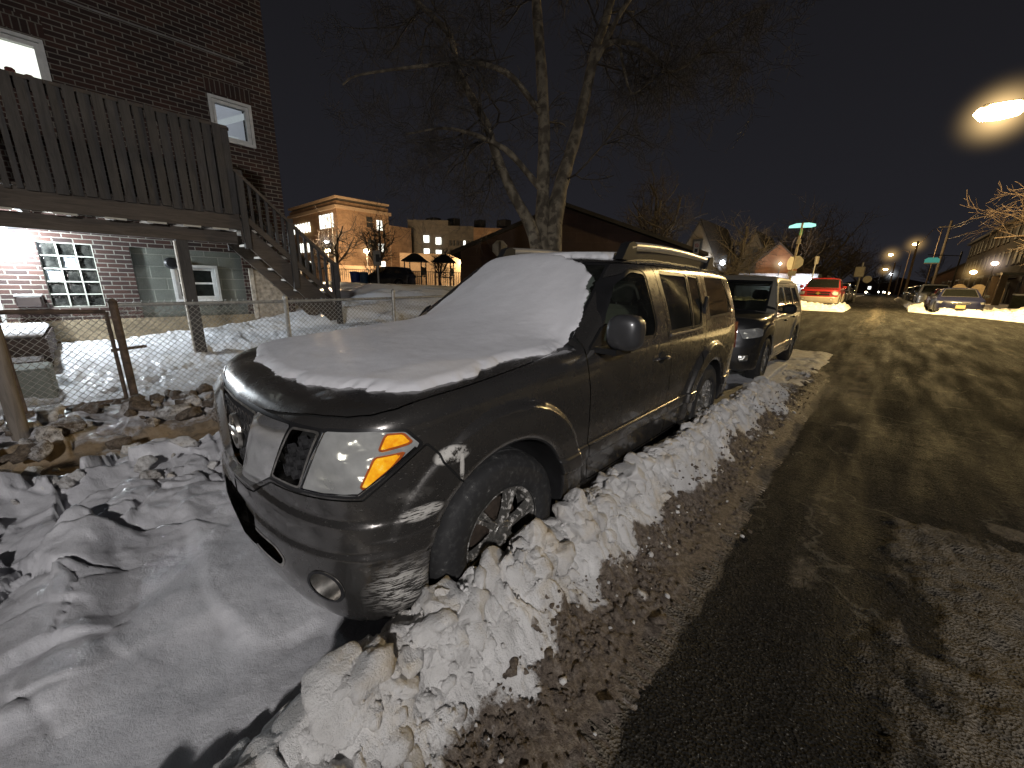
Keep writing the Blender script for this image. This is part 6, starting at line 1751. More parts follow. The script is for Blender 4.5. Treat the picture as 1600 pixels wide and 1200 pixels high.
def school():
    s = empty('school', (0, 0, 0), 0, 'big brick school with a flat cornice, lamp lit, behind the playground', 'school')
    z0 = .2
    def block(x0, x1, y0, y1, h, mat, name='wall'):
        m = MB(); m.prism([(x0, y0), (x1, y0), (x1, y1), (x0, y1)], z0, h, 'z'); return m.build(name, mat, s)
    block(-84, -63.2, 28.2, 37.2, 13.0, M_SCH)
    c = MB(); c.box((-73.6, 32.7, 12.1), (21.5, 9.7, .5)); c.build('cornice', M_STONE, s)
    c = MB(); c.box((-73.6, 32.7, 13.55), (21.1, 9.3, .3)); c.build('parapet', M_STONE, s)
    block(-83.6, -63.5, 28.5, 36.9, 13.4, M_SCHD, 'parapet_wall')
    def win_y(x, z, w, h, lit):   # on the south front, y=28.2
        m = MB(); m.box((x, 28.12, z), (w, .12, h)); m.build('window', M_WINL if lit else M_WIND, s)
    def win_x(y, z, w, h, lit, xx=-63.2):
        m = MB(); m.box((xx + .06, y, z), (.12, w, h)); f = m.build('window', M_WINL if lit else M_WIND, s)
        k = MB(); k.box((xx + .13, y, z), (.05, w, .07)); k.build('glazing_bar', M_STONE, f)
    for zz, lit in ((10.2, 1), (6.2, 0), (2.9, 0)):
        for i, x in enumerate(np.arange(-69.5, -64.3, 1.15)): win_y(x, zz, .62, 2.1 if zz > 9 else 1.4, lit)
    for zz in (9.8, 6.4, 3.2):
        for x in np.arange(-82.5, -74, 1.3): win_y(x, zz, .55, 1.6, (int(x * 7 + zz) % 3) == 0)
    for (y, z, l) in ((35.4, 10.1, 1), (35.5, 6.5, 1), (35.6, 3.6, 1), (33.6, 10.4, 0), (33.6, 7.0, 0)): win_x(y, z, 1.0, 1.6 if z > 9 else 1.3, l)
    block(-66, -62.8, 37.2, 41.4, 10.3, M_SCH)
    # the darker wings
    P = [(-64.2, 41.6), (-58.25, 46.3), (-54.75, 49.42), (-50.54, 53.46)]
    def prism(a, b, h, mat, back=9, name='wall'):
        dx, dy = b[0] - a[0], b[1] - a[1]; L = math.hypot(dx, dy); nx, ny = -dy / L, dx / L
        m = MB(); m.prism([a, b, (b[0] + nx * back, b[1] + ny * back), (a[0] + nx * back, a[1] + ny * back)], z0, h, 'z'); return m.build(name, mat, s)
    prism(P[0], P[1], 11.9, M_SCHD); prism(P[1], P[2], 11.0, M_SCHD); prism(P[2], P[3], 10.8, M_SCH, 6)
    for (x, y, zz) in ((-61.4, 43.7, 8.6), (-59.6, 45.1, 8.3), (-61.4, 43.7, 6.3), (-59.6, 45.1, 6.1)):
        m = MB(); m.box((x + .05, y - .05, zz), (1.0, .2, 1.2), rz=math.atan2(4.7, 5.95)); m.build('window', M_WINL, s)
    for i in range(7):
        t = (i + .5) / 7; x, y = P[1][0] + (P[2][0] - P[1][0]) * t, P[1][1] + (P[2][1] - P[1][1]) * t
        for zz in (8.0, 6.4):
            m = MB(); m.box((x + .05, y - .05, zz), (.35, .15, .9), rz=math.atan2(3.12, 3.5)); m.build('window', M_WINL if (i * 3 + int(zz)) % 5 == 0 else M_WIND, s)
    for (x, y, w) in ((-63, 46.5, 2.6), (-60, 49, 2.2), (-57, 53, 2.0), (-53, 55.5, 2.4)):
        m = MB(); m.box((x, y, 12.0), (w, w * .7, 1.3), bev=.1); m.build('roof_plant', M_BLK, s)
    # low annex, brightly lit
    a = empty('annex', (0, 0, 0), 0, 'low pale annex wall glowing under its lamp, behind the playground roofs', 'annex building')
    m = MB(); m.prism([(-58.5, 36.2), (-50.5, 43.8), (-54, 47.5), (-62, 40)], z0, 5.6, 'z'); m.build('wall', M_STONE, a)
    m = MB(); m.box((-50.9, 43.2, 4.3), (.3, .3, .3)); m.build('lamp', G_WARM, a)
    # low wall below the school
    w = MB(); w.prism([(-62.5, 25.5), (-55, 36), (-55.4, 36.3), (-63, 25.9)], z0, 3.2, 'z'); tag(w.build('boundary_wall', M_STONE, None), 'long low pale wall at the foot of the school', 'wall')
school()
plight('school_lamp', (-56, 28.3, 4.6), 1500, (1.0, .72, .42), .3); plight('school_lamp', (-60.5, 23.5, 6.5), 2300, (1.0, .72, .42), .3)
plight('annex_lamp', (-49.9, 42.2, 4.3), 900, (1.0, .78, .45), .2)
def area_lamp(name, label, base, h, head, glowm, arm=(0, 0), pole=None, rad=.16, group=None, r=.07):
    o = empty(name, base, 0, label, 'street lamp', group)
    m = MB(); m.tube([(0, 0, 0), (0, 0, h)], [r * 1.3, r * .8], 10); m.build('pole', pole or M_GALV, o, smooth=True)
    hx, hy, hz = head[0] - base[0], head[1] - base[1], head[2] - base[2]
    if math.hypot(hx, hy) > .3:
        pts = smooth_tube([(0, 0, h - .6), (hx * .35, hy * .35, h - .05), (hx * .75, hy * .75, hz + .25), (hx, hy, hz + .14)]); a = MB(); a.tube(pts, r * .45, 8); a.build('arm', pole or M_GALV, o, smooth=True)
    d = np.array([hx, hy]); n = np.linalg.norm(d); rz = math.atan2(hy, hx) if n > .3 else 0
    hd = MB(); hd.box((hx, hy, hz + .12), (rad * 2.2, rad * 1.2, rad * .30), rz=rz, bev=.04); hd.build('lamp_head', M_GALV, o)
    g = MB(); V = []; g.lathe([(rad * .8, .12), (rad * .95, -rad * .1), (rad * .7, -rad * .55), (.0, -rad * .75)], c=(0, 0, 0), n=20); g.V = [(hx + x * 1.5 * math.cos(rz) - y * math.sin(rz), hy + x * 1.5 * math.sin(rz) + y * math.cos(rz), hz + z) for x, y, z in g.V]; g.build('lens', glowm, o, smooth=True)
    return o
area_lamp('street_lamp', 'tall street lamp whose bright head shines over the road at top right', (8.35, 27.5, .5), 9.3, (4.12, 27.0, 9.05), glow('main_glow', (1.0, .66, .28), 60), rad=.55, r=.11)  # lens made oversized so that its shape carries the glare
plight('street_lamp_light', (4.12, 27.0, 8.35), 5200, (1.0, .72, .31), .25); sm = plight('street_lamp_beam', (4.12, 27.0, 8.3), 11500, (1.0, .72, .30), .25, spot=128); sm.data.spot_blend = 1.0
wood_p = wood_mat('pole_wood', (.24, .17, .10))
for i, (b, h, hd, gm, lab, P) in enumerate([((6.3, 80, .45), 9.6, (4.15, 80, 8.1), G_SOD, 'second street lamp, its arm above the far parked cars', 1800), ((4.6, 112, .45), 9.2, (1.86, 110, 8.7), G_SOD, 'third street lamp, farther and left of the second', 1600),
                                            ((4.4, 150, .45), 8.2, (1.55, 150, 7.5), G_SOD, 'fourth street lamp, small and low above the road', 0), ((5.0, 175, .45), 7.8, (3.1, 172, 7.0), G_WHT, 'farthest white street lamp on the right', 0)]):
    area_lamp('street_lamp', lab, b, h, hd, gm, pole=M_RUST, rad=.22 + .06 * i, group='street lamps down the road')
    if P: plight('street_lamp_light', (hd[0], hd[1], hd[2] - .5), P, (1.0, .68, .32), .2)
m = MB(); m.tube([(0, 0, 0), (-.12, 0, 8.0)], [.16, .12], 10); o = m.build('utility_pole', wood_p, None, smooth=True); o.location = (4.42, 79.2, .45); tag(o, 'lamp lit brown wooden pole right under the second street lamp', 'utility pole')
m = MB(); m.tube([(0, 0, 0), (-.1, 0, 6.6)], [.15, .11], 10); o = m.build('utility_pole', wood_p, None, smooth=True); o.location = (2.9, 108, .45); tag(o, 'farther pale wooden pole under the third street lamp', 'utility pole')
m = MB(); m.tube([(0, 0, 0), (0, 0, 11)], [.18, .14], 10); m.box((0, 0, 10.2), (2.2, .12, .12)); o = m.build('utility_pole', M_BARK, None, smooth=True); o.location = (7.2, 84, .45); tag(o, 'dark utility pole with crossarm carrying the wires at right', 'utility pole')
for k, (z0, z1, x1) in enumerate(((10.6, 10.2, 10.0), (10.3, 9.3, 9.4), (9.0, 8.2, 9.6))):
    P = []
    for t in np.linspace(0, 1, 24): P.append((7.2 + (x1 - 7.2) * t, 84 + (22 - 84) * t, z0 + (z1 - z0) * t - 4 * .9 * t * (1 - t)))
    m = MB(); m.tube(P, .018, 5); tag(m.build('overhead_wire', simple('wire_grey', (.16, .14, .12), .6), None), ['highest overhead wire at right', 'middle overhead wire at right', 'lowest overhead wire at right'][k], 'wire')
area_lamp('street_lamp', 'sodium lamp glowing before the left end of the school', (-49.3, 17.2, .6), 6.4, (-48.8, 18.1, 6.9), G_SOD, rad=.35); plight('lamp_light', (-46.8, 17.5, 6.9), 5500, (1.0, .74, .46), .3)
area_lamp('street_lamp', 'white lamp on a tall thin pole before the school', (-51.4, 22.3, .6), 8.6, (-52.1, 21.7, 5.8), G_WHT, rad=.22)
for (p, lab, gm) in (((-53.9, 22.5, 4.8), 'bright flood lamp at the stair rail end before the school', G_WARM), ((-53.0, 27.6, 5.1), 'bright flood lamp between the two school trees', G_WARM)):
    o = empty('flood_lamp', (p[0], p[1], .5), 0, lab, 'flood lamp'); m = MB(); m.tube([(0, 0, 0), (0, 0, p[2] - .5)], .06, 8); m.build('pole', M_GALV, o)
    m = MB(); m.box((0, 0, p[2] - .5), (.62, .62, .48), bev=.08); m.build('lamp_head', gm, o)
    plight('flood_light', (p[0] + .6, p[1] + .6, p[2]), 1200, (1.0, .68, .36), .3)
# playground
M_PG = simple('playground_roof', (.03, .03, .028), .6); M_PGT = simple('play_panel', (.30, .24, .12), .6); M_PGR = simple('play_red', (.16, .03, .02), .5)
for (x, y, w, lab) in ((-32.5, 22.2, 2.3, 'playground tower with a dark peaked roof, left'), (-30.4, 24.2, 2.1, 'playground tower with a dark peaked roof and red posts, right')):
    o = empty('play_tower', (x, y, .6), .7, lab, 'play tower')
    for sx in (-1, 1):
        for sy in (-1, 1): m = MB(); m.tube([(sx * w * .36, sy * w * .36, 0), (sx * w * .36, sy * w * .36, 2.6)], .06, 8); m.build('post', M_PGR if 'red' in lab else M_BLK, o)
    m = MB(); h = w / 2; m.add([(-h, -h, 2.5), (h, -h, 2.5), (h, h, 2.5), (-h, h, 2.5), (-.25, -.25, 3.3), (.25, -.25, 3.3), (.25, .25, 3.3), (-.25, .25, 3.3)], [(0, 1, 5, 4), (1, 2, 6, 5), (2, 3, 7, 6), (3, 0, 4, 7), (4, 5, 6, 7), (3, 2, 1, 0)]); m.build('roof', M_PG, o)
    m = MB(); m.box((0, 0, 1.1), (w * .72, w * .72, .1)); m.box((w * .36, 0, 1.6), (.06, w * .6, .8)); m.build('platform', M_PGT, o)
fo = empty('picket_fence', (0, 0, 0), 0, 'black railing fence along the playground', 'fence'); m = MB(); p = MB()
A, B_ = np.array([-36.5, 13.0]), np.array([-27.0, 25.5])
for t in np.linspace(0, 1, 90): q_ = A + (B_ - A) * t; m.box((q_[0], q_[1], 1.45), (.03, .03, 1.5))
for zz in (.9, 2.15): p.bar((*A, zz), (*B_, zz), .05, .05)
m.build('pickets', M_BLK, fo); p.build('rails', M_BLK, fo)
for i, (x, y, c) in enumerate(((-27.8, 13.7, (.02, .05, .22)), (-28.2, 14.6, (.03, .09, .16)))):
    m = MB(); m.lathe([(.30, 0), (.36, 1.0), (.40, 1.02), (.40, 1.10), (.1, 1.16)], n=20); o = m.build('waste_bin', simple('bin_blue%d' % i, c, .5), None, smooth=True); o.location = (x, y, .75); tag(o, ['bright blue waste bin, the left of the two by the stair foot', 'teal blue waste drum, the right of the two by the stair foot'][i], 'bin')
o = empty('crossing_signal', (-19.0, 10.9, 1.0), R(50), 'pedestrian crossing signal box seen against the school', 'signal')
m = MB(); m.tube([(0, 0, 0), (0, 0, 1.6)], .05, 8); m.build('pole', M_GALV, o); m = MB(); m.box((0, 0, 1.55), (.42, .18, .80), bev=.03); m.build('housing', simple('signal_grey', (.36, .34, .30), .6), o)
m = MB(); m.box((.05, -.11, 1.55), (.20, .04, .40)); m.box((.18, -.13, 1.52), (.14, .10, .14)); m.build('signal_face', M_BLK, o)
# gabled dark building behind the big tree
def gable_house(name, label, a, b, eave, ridge, depth, wall, roof, over=.5, ridge_t=.5, win=None):
    """gable front from a to b (ground points), running back by depth"""
    o = empty(name, (a[0], a[1], 0), 0, label, 'house'); ax = np.array([b[0] - a[0], b[1] - a[1]]); L = np.linalg.norm(ax); ax /= L; n = np.array([-ax[1], ax[0]])
    def W(t, d, z): p = ax * t + n * d; return (p[0], p[1], z)
    m = MB(); pts = [W(0, 0, .1), W(L, 0, .1), W(L, 0, eave[1]), W(L * ridge_t, 0, ridge), W(0, 0, eave[0])]; bk = [W(0, depth, .1), W(L, depth, .1), W(L, depth, eave[1]), W(L * ridge_t, depth, ridge), W(0, depth, eave[0])]
    m.add(pts + bk, [(0, 1, 2, 3, 4), (9, 8, 7, 6, 5), (1, 6, 7, 2), (5, 0, 4, 9), (0, 5, 6, 1)]); m.build('wall', wall, o)
    r = MB(); t = .18
    for (ta, za, tb, zb) in ((-over, eave[0] - over * (ridge - eave[0]) / (L * ridge_t), L * ridge_t, ridge), (L + over, eave[1] - over * (ridge - eave[1]) / (L * (1 - ridge_t)), L * ridge_t, ridge)):
        P = [W(ta, -over * .6, za + .02), W(tb, -over * .6, zb + .02), W(tb, depth, zb + .02), W(ta, depth, za + .02)]; Q = [(x, y, z + t) for x, y, z in P]
        r.add(P + Q, [(0, 1, 2, 3), (7, 6, 5, 4), (0, 4, 5, 1), (1, 5, 6, 2), (2, 6, 7, 3), (3, 7, 4, 0)])
    r.build('roof', roof, o)
    for (tt, zz, w, h, mt) in (win or []):
        c = W(tt, -.04, zz); k = MB(); k.box((0, 0, 0), (w, .1, h), rz=math.atan2(ax[1], ax[0])); q = k.build('window', mt, o); q.location = c
    return o
M_DKB = brick_mat('brown_brick', (.075, .04, .03), (.045, .026, .022), (.07, .05, .04), row=.45, bw=1.2, plane='xz', bstr=.2)
gable_house('gabled_hall', 'low dark brick hall with a broad gable, behind the big tree', (-14.5, 13.2), (-5.6, 22.0), (2.95, 3.2), 5.25, 14, M_DKB, M_TILE, ridge_t=.42)
M_STU = simple('porch_stucco', (.15, .125, .095), .9, var=.2); M_BLUEW = simple('pale_siding', (.34, .38, .42), .8, var=.15)
gable_house('terraced_house', 'steep gabled house left of the two porch lamps', (-14.5, 42), (-10.3, 42), (3.6, 3.6), 7.8, 9, M_STU, M_TILE, over=.25, win=[(2.1, 5.4, .9, 1.4, M_WIND)])
gable_house('terraced_house', 'second steep gabled house, right of the porch lamps', (-10.4, 47), (-6.6, 47), (3.6, 3.6), 7.0, 8, M_STU, M_TILE, over=.25, win=[(1.9, 5.0, .8, 1.2, M_WIND)])
gable_house('terraced_house', 'orange lit brick house end behind the stop sign', (-7.6, 45), (-4.2, 45), (3.9, 3.9), 5.6, 12, brick_mat('orange_brick', (.16, .08, .045), (.12, .06, .035), (.16, .11, .07), row=.3, bw=.8, plane='xz', bstr=.1), M_TILE, over=.2)
o = empty('corner_shop', (-5.6, 44, .5), 0, 'low dark shop front with a row of bright white lamps, left of the red pickup', 'shop')
m = MB(); m.box((0, 1.5, 1.2), (6.4, 3, 2.4)); m.build('wall', simple('shop_wall', (.10, .10, .11), .8), o); m = MB(); m.box((0, -.1, 1.62), (6.2, .3, .12)); m.build('canopy', M_WHITE, o)
for x in (.35, 1.55, 1.95, 2.75, 3.0):
    m = MB(); m.box((x, -.25, 1.90), (.34, .12, .20), bev=.03); m.build('shop_lamp', G_WHT, o)
for x in (-.5, 2.2): plight('shop_light', (-5.6 + x, 43.2, 2.2), 260, (.92, .96, 1.0), .2)
for (p, lab, gm, P, col) in (((-11.4, 41.8, 4.0), 'left bright porch lamp behind the roof rail', G_WHT, 90, (.85, .93, 1)), ((-9.8, 41.9, 3.8), 'right bright porch lamp behind the roof rail', G_WHT, 90, (.9, .95, 1)), ((-5.35, 43.6, 3.75), 'small lamp beside the stop sign', G_WARM, 240, (1, .55, .2))):
    o = empty('porch_lamp', (p[0], p[1], .5), 0, lab, 'lamp'); m = MB(); m.tube([(0, 0, 0), (0, 0, p[2] - .55)], .04, 6); m.build('post', M_BLK, o); m = MB(); m.lathe([(.02, -.24), (.20, -.15), (.26, 0), (.2, .15), (.02, .24)] if P < 200 else [(.02, -.12), (.12, 0), (.02, .12)], c=(0, 0, p[2] - .5), n=16); m.build('globe', gm, o, smooth=True)
    plight('porch_light', (p[0] + .2, p[1] - .6, p[2]), P, col, .15)
# ---- signs
M_SIGNB = simple('sign_back', (.34, .31, .25), .6, .2, var=.15, vscale=6); M_SIGNR = simple('sign_red', (.45, .02, .02), .45, var=.1)
def octo(parent, z, rz, r=.39, off=0.0, name='stop_sign'):
    P = [(r * math.cos(R(22.5 + 45 * k)), r * math.sin(R(22.5 + 45 * k))) for k in range(8)]
    m = MB(); m.prism([(a + off, z + b) for a, b in P], -.002, .004, 'y'); o = m.build(name, M_SIGNB, parent); o.rotation_euler = (0, 0, rz)
    f = MB(); f.prism([(a * .97 + off, z + b * .97) for a, b in P], .0045, .0075, 'y'); f.build('face', M_SIGNR, o); return o
def text(parent, s, loc, rot, size, mat, name='lettering'):
    c = bpy.data.curves.new(name, 'FONT'); c.body = s; c.size = size; c.align_x = 'CENTER'; c.align_y = 'CENTER'; c.extrude = .002; c.materials.append(mat)
    o = bpy.data.objects.new(name, c); link(o, parent); o.location = loc; o.rotation_euler = rot; return o
p = empty('sign_post', (-2.18, 28.0, .42), 0, 'corner post with two stop signs seen from behind under a reflective green street name blade', 'sign post')
p.rotation_euler = (0, R(1.5), 0)
m = MB(); m.bar((0, 0, 0), (0, 0, 4.75), .10, .10); m.build('post', simple('post_tan', (.40, .33, .24), .7, var=.25), p)
octo(p, 2.62, R(8), off=.10); octo(p, 2.55, R(70), off=-.26)
m = MB(); m.box((.05, -.06, 2.0), (.40, .02, .26)); m.build('supplementary_plate', M_SIGNB, p)
m = MB(); m.box((.03, -.07, 3.75), (.20, .02, .26)); m.box((.03, -.07, 3.15), (.12, .02, .20)); m.build('sticker_plate', simple('pale_plate', (.42, .38, .30), .6, var=.3, vscale=12), p)
M_BLADE = simple('sign_blade_green', (.10, .55, .48), .4, emis=(.50, 1.0, .92), estr=1.0, var=.25, vscale=5)  # emission stands in for light the sign sheeting would throw back
m = MB(); m.prism([(-.62, 4.50), (-.62, 4.62), (-.30, 4.74), (.30, 4.76), (.62, 4.68), (.64, 4.56), (.45, 4.50)], -.03, -.015, 'y'); m.build('street_name_blade', M_BLADE, p)
m = MB(); m.prism([(-.16, 4.10), (-.16, 4.42), (.16, 4.42), (.16, 4.10)], -.02, .0, 'y'); q = m.build('street_name_blade', simple('sign_blade_side', (.05, .16, .08), .5, var=.3), p); q.rotation_euler = (0, 0, R(75))
p = empty('sign_post', (-13.0, 14.6, .3), 0, 'stop sign seen from behind beside the big tree', 'stop sign'); p.rotation_euler = (0, 0, R(45))
m = MB(); m.bar((0, -.05, 0), (0, -.05, 3.2), .12, .06); m.build('post', simple('post_dark', (.07, .06, .055), .7), p); octo(p, 2.85, 0, r=.42)
p = empty('parking_sign', (-5.3, 21.0, .42), R(12), 'narrow white no parking sign above the roof rail of the dark SUV', 'parking sign')
m = MB(); m.tube([(0, 0, 0), (0, 0, 3.3)], .03, 8); m.build('post', M_GALV, p)
m = MB(); m.box((0, -.04, 2.98), (.26, .012, .62)); q = m.build('plate', simple('sign_white', (.55, .48, .40), .5, var=.1), p)
m = MB(); V = []; m.lathe([(.085, -.003), (.085, .003), (.062, .003), (.062, -.003)], c=(0, -.052, 3.10), axis='y', n=24, closed=True); m.bar((-.06, -.053, 3.16), (.06, -.053, 3.04), .003, .02); m.build('prohibition_ring', M_SIGNR, q)
m = MB(); m.box((0, -.050, 2.86), (.14, .004, .17)); m.build('symbol', M_BLK, q)
p = empty('sign_pole', (-1.72, 33.6, .5), 0, 'thin grey post with a small plate behind the cab of the red pickup', 'sign'); m = MB(); m.tube([(0, 0, 0), (0.05, 0, 3.2)], .04, 6); m.build('post', M_GALV, p); m = MB(); m.box((.08, 0, 2.95), (.22, .02, .5)); m.build('plate', M_SIGNB, p)
p = empty('traffic_sign', (.10, 52, .45), 0, 'far pole with a box and a round sign back, left kerb', 'sign'); m = MB(); m.tube([(0, 0, 0), (0, 0, 3.8)], .07, 8); m.build('post', M_GALV, p); m = MB(); m.box((-.1, -.1, 2.9), (.75, .3, 1.0), bev=.05); m.build('cabinet', M_SIGNB, p); m = MB(); m.lathe([(.34, -.01), (.34, .01)], c=(.62, -.1, 2.2), axis='y', n=24); m.build('round_sign', M_SIGNB, p)
p = empty('mast_arm_sign', (8.1, 72, .45), 0, 'green street name sign hanging over the right-hand lane', 'street sign'); m = MB(); m.tube([(0, 0, 0), (0, 0, 6.0)], .08, 8); m.tube([(0, 0, 5.5), (-2.8, 0, 5.7)], .05, 8); m.build('post', M_BLK, p)
m = MB(); m.prism([(-2.95, 4.75), (-1.65, 4.75), (-1.65, 5.15), (-1.9, 5.35), (-2.7, 5.35), (-2.95, 5.15)], -.05, .0, 'y'); m.build('blade', simple('mast_green', (.03, .25, .20), .5, emis=(.1, .6, .5), estr=.35, var=.2), p)
m = MB(); m.box((-2.3, -.03, 4.68), (1.3, .03, .16)); m.build('white_strip', M_WHITE, p)
# ---- right-hand terrace
def terrace():
    base = empty('terraced_houses', (0, 0, 0), 0)
M_ROWB = brick_mat('row_brick', (.04, .027, .02), (.03, .02, .016), (.045, .037, .03), row=.3, bw=.8, bstr=.1); M_PIER = simple('pier_stone', (.06, .045, .032), .9, var=.2)
for k in range(6):
    y0 = 52 + k * 9
    o = empty('terraced_house', (11.8, y0, .5), 0, ['nearest dark three storey terraced house at the right edge', 'second dark terraced house from the right edge', 'third dark terraced house from the right edge', 'fourth dark terraced house from the right edge', 'fifth dark terraced house from the right edge', 'farthest dark terraced house of the right-hand row'][k], 'terraced house', 'dark terraced houses on the right')
    m = MB(); m.box((4.5, 4.5, 4.6), (9, 8.96, 9.2)); m.build('wall', M_ROWB, o); m = MB(); m.box((4.3, 4.5, 9.35), (9.6, 8.98, .35)); m.build('cornice', M_BLK, o)
    for (yy, zz) in ((1.6, 2.2), (1.6, 5.2), (5.2, 5.2), (7.4, 5.2), (1.6, 8.0), (5.2, 8.0), (7.4, 8.0)):
        m = MB(); m.box((-.02, yy, zz), (.10, 1.1, 1.7)); f = m.build('window', M_WIND, o); m = MB(); m.box((-.06, yy, zz - .95), (.2, 1.3, .14)); m.build('sill', M_PIER, f)
    m = MB(); m.box((-1.1, 6.2, 2.9), (2.2, 4.2, .22)); m.build('porch_roof', M_BLK, o)
    for yy in (4.3, 8.1): m = MB(); m.box((-2.0, yy, 1.45), (.42, .42, 2.7)); m.build('porch_pier', M_PIER, o)
    m = MB(); m.box((-.03, 6.2, 1.3), (.10, 1.0, 2.2)); m.build('door', M_BLK, o)
    if k == 0:
        for xx in (1.5, 4.2, 6.8):
            for zz in (5.2, 8.0): m = MB(); m.box((xx, -.03, zz), (1.1, .10, 1.7)); m.build('window', M_WIND, o)
for (p, lab, gm, P) in (((8.0, 58.5, 3.6), 'orange lamp above the pale arches at right', G_SOD, 420), ((9.4, 60.5, 4.5), 'smaller pinkish lamp on a slanting bracket, right of the orange lamp', glow('pink_glow', (1, .75, .6), 30), 120)):
    o = empty('yard_lamp', (p[0], p[1], .5), 0, lab, 'lamp'); m = MB(); m.tube([(0, 0, 0), (.1, 0, p[2] - .6)], .05, 6); m.build('post', M_BLK, o)
    m = MB(); m.lathe([(.02, -.2), (.2, -.1), (.24, .05), (.1, .16)], c=(.1, 0, p[2] - .5), n=14); m.build('globe', gm, o, smooth=True); plight('yard_light', (p[0], p[1] - .8, p[2] - .1), P * .4, (1, .6, .26), .2)
for i, x in enumerate((7.7, 9.0, 10.2)):
    o = MB(); pts = [(-.5, 0), (.5, 0), (.5, 1.2)] + [(.5 * math.cos(a), 1.2 + .5 * math.sin(a)) for a in np.linspace(.1, math.pi - .1, 10)] + [(-.5, 1.2)]
    o.prism(pts, 0, .3, 'y'); q = o.build('arched_panel', simple('arch_stucco', (.42, .36, .25), .9, var=.15), None); q.location = (x, 60.5, .8); tag(q, ['leftmost pale arched panel below the orange lamp', 'middle pale arched panel below the orange lamp', 'rightmost pale arched panel below the lamps'][i], 'wall panel')
m = MB(); m.box((0, 0, .5), (9, .5, 1.0)); o = m.build('hedge', simple('dark_hedge', (.03, .032, .022), .95, var=.5, vscale=5, bmp=1, bscale=8), None); o.location = (13.5, 45.5, .5); tag(o, 'dark clipped hedge behind the dark blue saloon', 'hedge')
m = MB(); m.box((0, 0, 0), (9, .55, .12), bev=.05); o = m.build('snow_layer', M_SNOW, None); o.location = (13.5, 45.5, 1.58); tag(o, 'snow lying along the top of the dark hedge', 'snow')
# houses closing the street far away
for i, (x, y, w, h, lab) in enumerate(((-12, 84, 9, 7.5, 'distant dark house on the left, beyond the trees'), (-11, 100, 9, 8, 'farther distant dark house on the left'), (14, 118, 9, 8, 'distant house beyond the terrace on the right'), (3, 230, 26, 8, 'dark block closing the view down the street'))):
    gable_house('distant_house', lab, (x - w / 2, y), (x + w / 2, y), (h * .62, h * .62), h, 10, M_DKB, M_TILE, win=[(w * .3, 3.0, 1.0, 1.2, M_WINL if i == 3 else M_WIND), (w * .7, 3.0, 1.0, 1.2, M_WIND)])
for i, (x, y, z, gm) in enumerate(((1.2, 190, 1.4, G_WHT), (2.4, 190, 1.4, G_WHT), (3.4, 140, 1.2, G_WARM), (-.6, 120, 1.3, G_WARM), (2.9, 205, 1.3, G_WARM))):
    o = MB(); o.lathe([(.02, -.2), (.24, 0), (.02, .2)], c=(0, 0, 0), n=10); q = o.build('distant_light', gm, None, smooth=True); q.location = (x, y, z)
    tag(q, 'tiny distant light at the end of the street', 'light', 'tiny lights at the end of the street')
print('far', time.time() - T0)
# ================================================================ camera
def build_camera():
    cam = bpy.data.cameras.new('camera'); co = bpy.data.objects.new('camera', cam); COL.objects.link(co)
    yaw, pitch, roll = -0.7463737, 0.2624064, 0.0287828
    cy, sy, cp, sp = math.cos(yaw), math.sin(yaw), math.cos(pitch), math.sin(pitch)
    fw = Vector((sy * cp, cy * cp, -sp)); r = Vector((cy, -sy, 0)); u = r.cross(fw)
    r2 = math.cos(roll) * r + math.sin(roll) * u; u2 = -math.sin(roll) * r + math.cos(roll) * u
    from mathutils import Matrix
    Mx = Matrix((r2, u2, -fw)).transposed().to_4x4(); Mx.translation = Vector((1.98337, -0.36103, 1.52181))
    co.matrix_world = Mx
    cam.sensor_width = 36.0; cam.lens = 598.6166 / 1600 * 36.0; cam.clip_end = 2000; cam.clip_start = .02
    scene.camera = co
build_camera()
# ================================================================ light
w = bpy.data.worlds.new("World"); scene.world = w; w.use_nodes = True
nt = w.node_tree; bg = nt.nodes['Background']
tc = nt.nodes.new('ShaderNodeTexCoord'); sp = nt.nodes.new('ShaderNodeSeparateXYZ'); nt.links.new(tc.outputs['Generated'], sp.inputs[0])
c = ramp(nt, sp.outputs[2], [(.0, (.0215, .0208, .0250)), (.12, (.0155, .0153, .0190)), (.45, (.0105, .0102, .0122)), (1.0, (.0055, .0052, .0056))])
f = noise(nt, 2.2, 4, .5, tc.outputs['Generated']); c = mixc(nt, ramp(nt, f, [(.3, (0, 0, 0)), (.8, (.35, .35, .35))]), c, (.0120, .0118, .0150))
nt.links.new(c, bg.inputs[0]); bg.inputs[1].default_value = 1.0
plight('deck_lamp_light', (-7.02, -1.12, 1.84), 280, (.84, .93, 1.0), .06)
def aim(o, tgt):
    d = Vector(tgt) - o.location; o.rotation_euler = d.to_track_quat('-Z', 'Y').to_euler()
sl = plight('street_lamp_light', (7.9, -5.0, 5.1), 3000, (1.0, .965, .95), .30, spot=100); aim(sl, (.3, .8, .2)); sl.data.spot_blend = 1.0  # inferred light of the unseen lamp behind the camera
o = area_lamp('street_lamp', 'low lamp, unseen and assumed, behind the camera that lights the near snow bank', (9.4, -5.6, .1), 5.4, (7.9, -5.0, 5.45), glow('added_near_glow', (1.0, .93, .84), 30), rad=.3)  # unseen lamp; post and head added to carry the inferred light
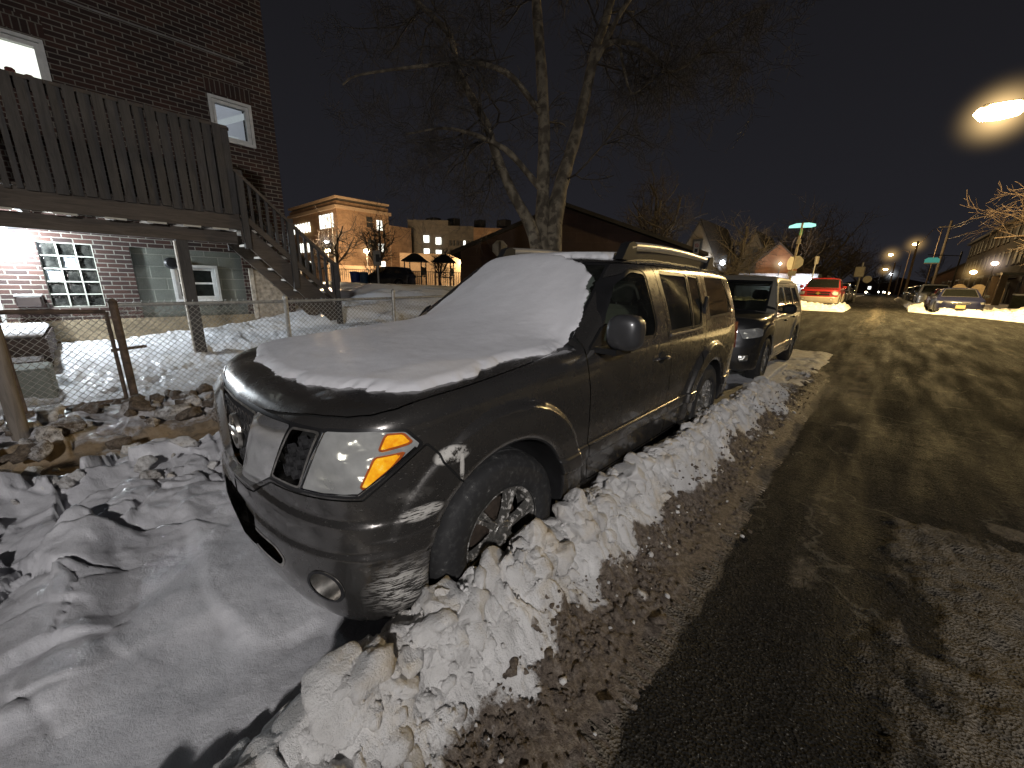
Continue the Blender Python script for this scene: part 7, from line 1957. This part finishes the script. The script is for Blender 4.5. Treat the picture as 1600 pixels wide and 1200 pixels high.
def haze(parent, loc, r, color, s):  # emission volume stands in for lens bloom; no mist in the air
    bm = bmesh.new(); bmesh.ops.create_icosphere(bm, subdivisions=3, radius=r); me = bpy.data.meshes.new('lamp_bloom'); bm.to_mesh(me); bm.free()
    m = bpy.data.materials.new('lamp_bloom'); m.use_nodes = True; nt = m.node_tree; nt.nodes.clear(); out = nt.nodes.new('ShaderNodeOutputMaterial')
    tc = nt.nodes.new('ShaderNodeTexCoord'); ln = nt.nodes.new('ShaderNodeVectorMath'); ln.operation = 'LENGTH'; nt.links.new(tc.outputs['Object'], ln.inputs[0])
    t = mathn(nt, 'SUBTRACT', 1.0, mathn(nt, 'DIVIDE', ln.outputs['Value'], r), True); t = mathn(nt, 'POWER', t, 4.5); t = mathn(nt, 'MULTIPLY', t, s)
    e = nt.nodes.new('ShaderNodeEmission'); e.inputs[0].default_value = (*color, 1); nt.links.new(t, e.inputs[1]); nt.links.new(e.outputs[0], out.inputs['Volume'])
    me.materials.append(m); o = bpy.data.objects.new('lamp_bloom', me); link(o, parent); o.location = loc
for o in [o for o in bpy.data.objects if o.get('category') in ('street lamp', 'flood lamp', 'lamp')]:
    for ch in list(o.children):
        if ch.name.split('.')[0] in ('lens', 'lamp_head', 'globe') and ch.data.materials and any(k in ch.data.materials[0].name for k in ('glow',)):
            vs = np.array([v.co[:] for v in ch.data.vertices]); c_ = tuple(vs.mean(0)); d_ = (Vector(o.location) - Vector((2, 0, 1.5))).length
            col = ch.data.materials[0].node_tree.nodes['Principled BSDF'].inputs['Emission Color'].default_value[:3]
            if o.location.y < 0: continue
            r_ = 2.0 if 'tall street lamp' in o['label'] else min(3.0, .024 * d_ + .3); haze(o, c_, r_, col, (6.0 if r_ == 2.0 else 1.6) / r_)  # haze() adds lens bloom here, not mist
wl = bpy.data.objects['wall_lamp']; haze(wl, (-7.22, -1.08, 1.90), .62, (.80, .88, 1.0), 9.0)  # lens bloom, not mist
scene.view_settings.view_transform = 'Standard'; scene.view_settings.look = 'None'; scene.view_settings.exposure = 0
scene.cycles.use_denoising = True; scene.cycles.max_bounces = 6; scene.cycles.transparent_max_bounces = 12; scene.cycles.sample_clamp_indirect = 4.0; scene.cycles.caustics_reflective = False; scene.cycles.caustics_refractive = False
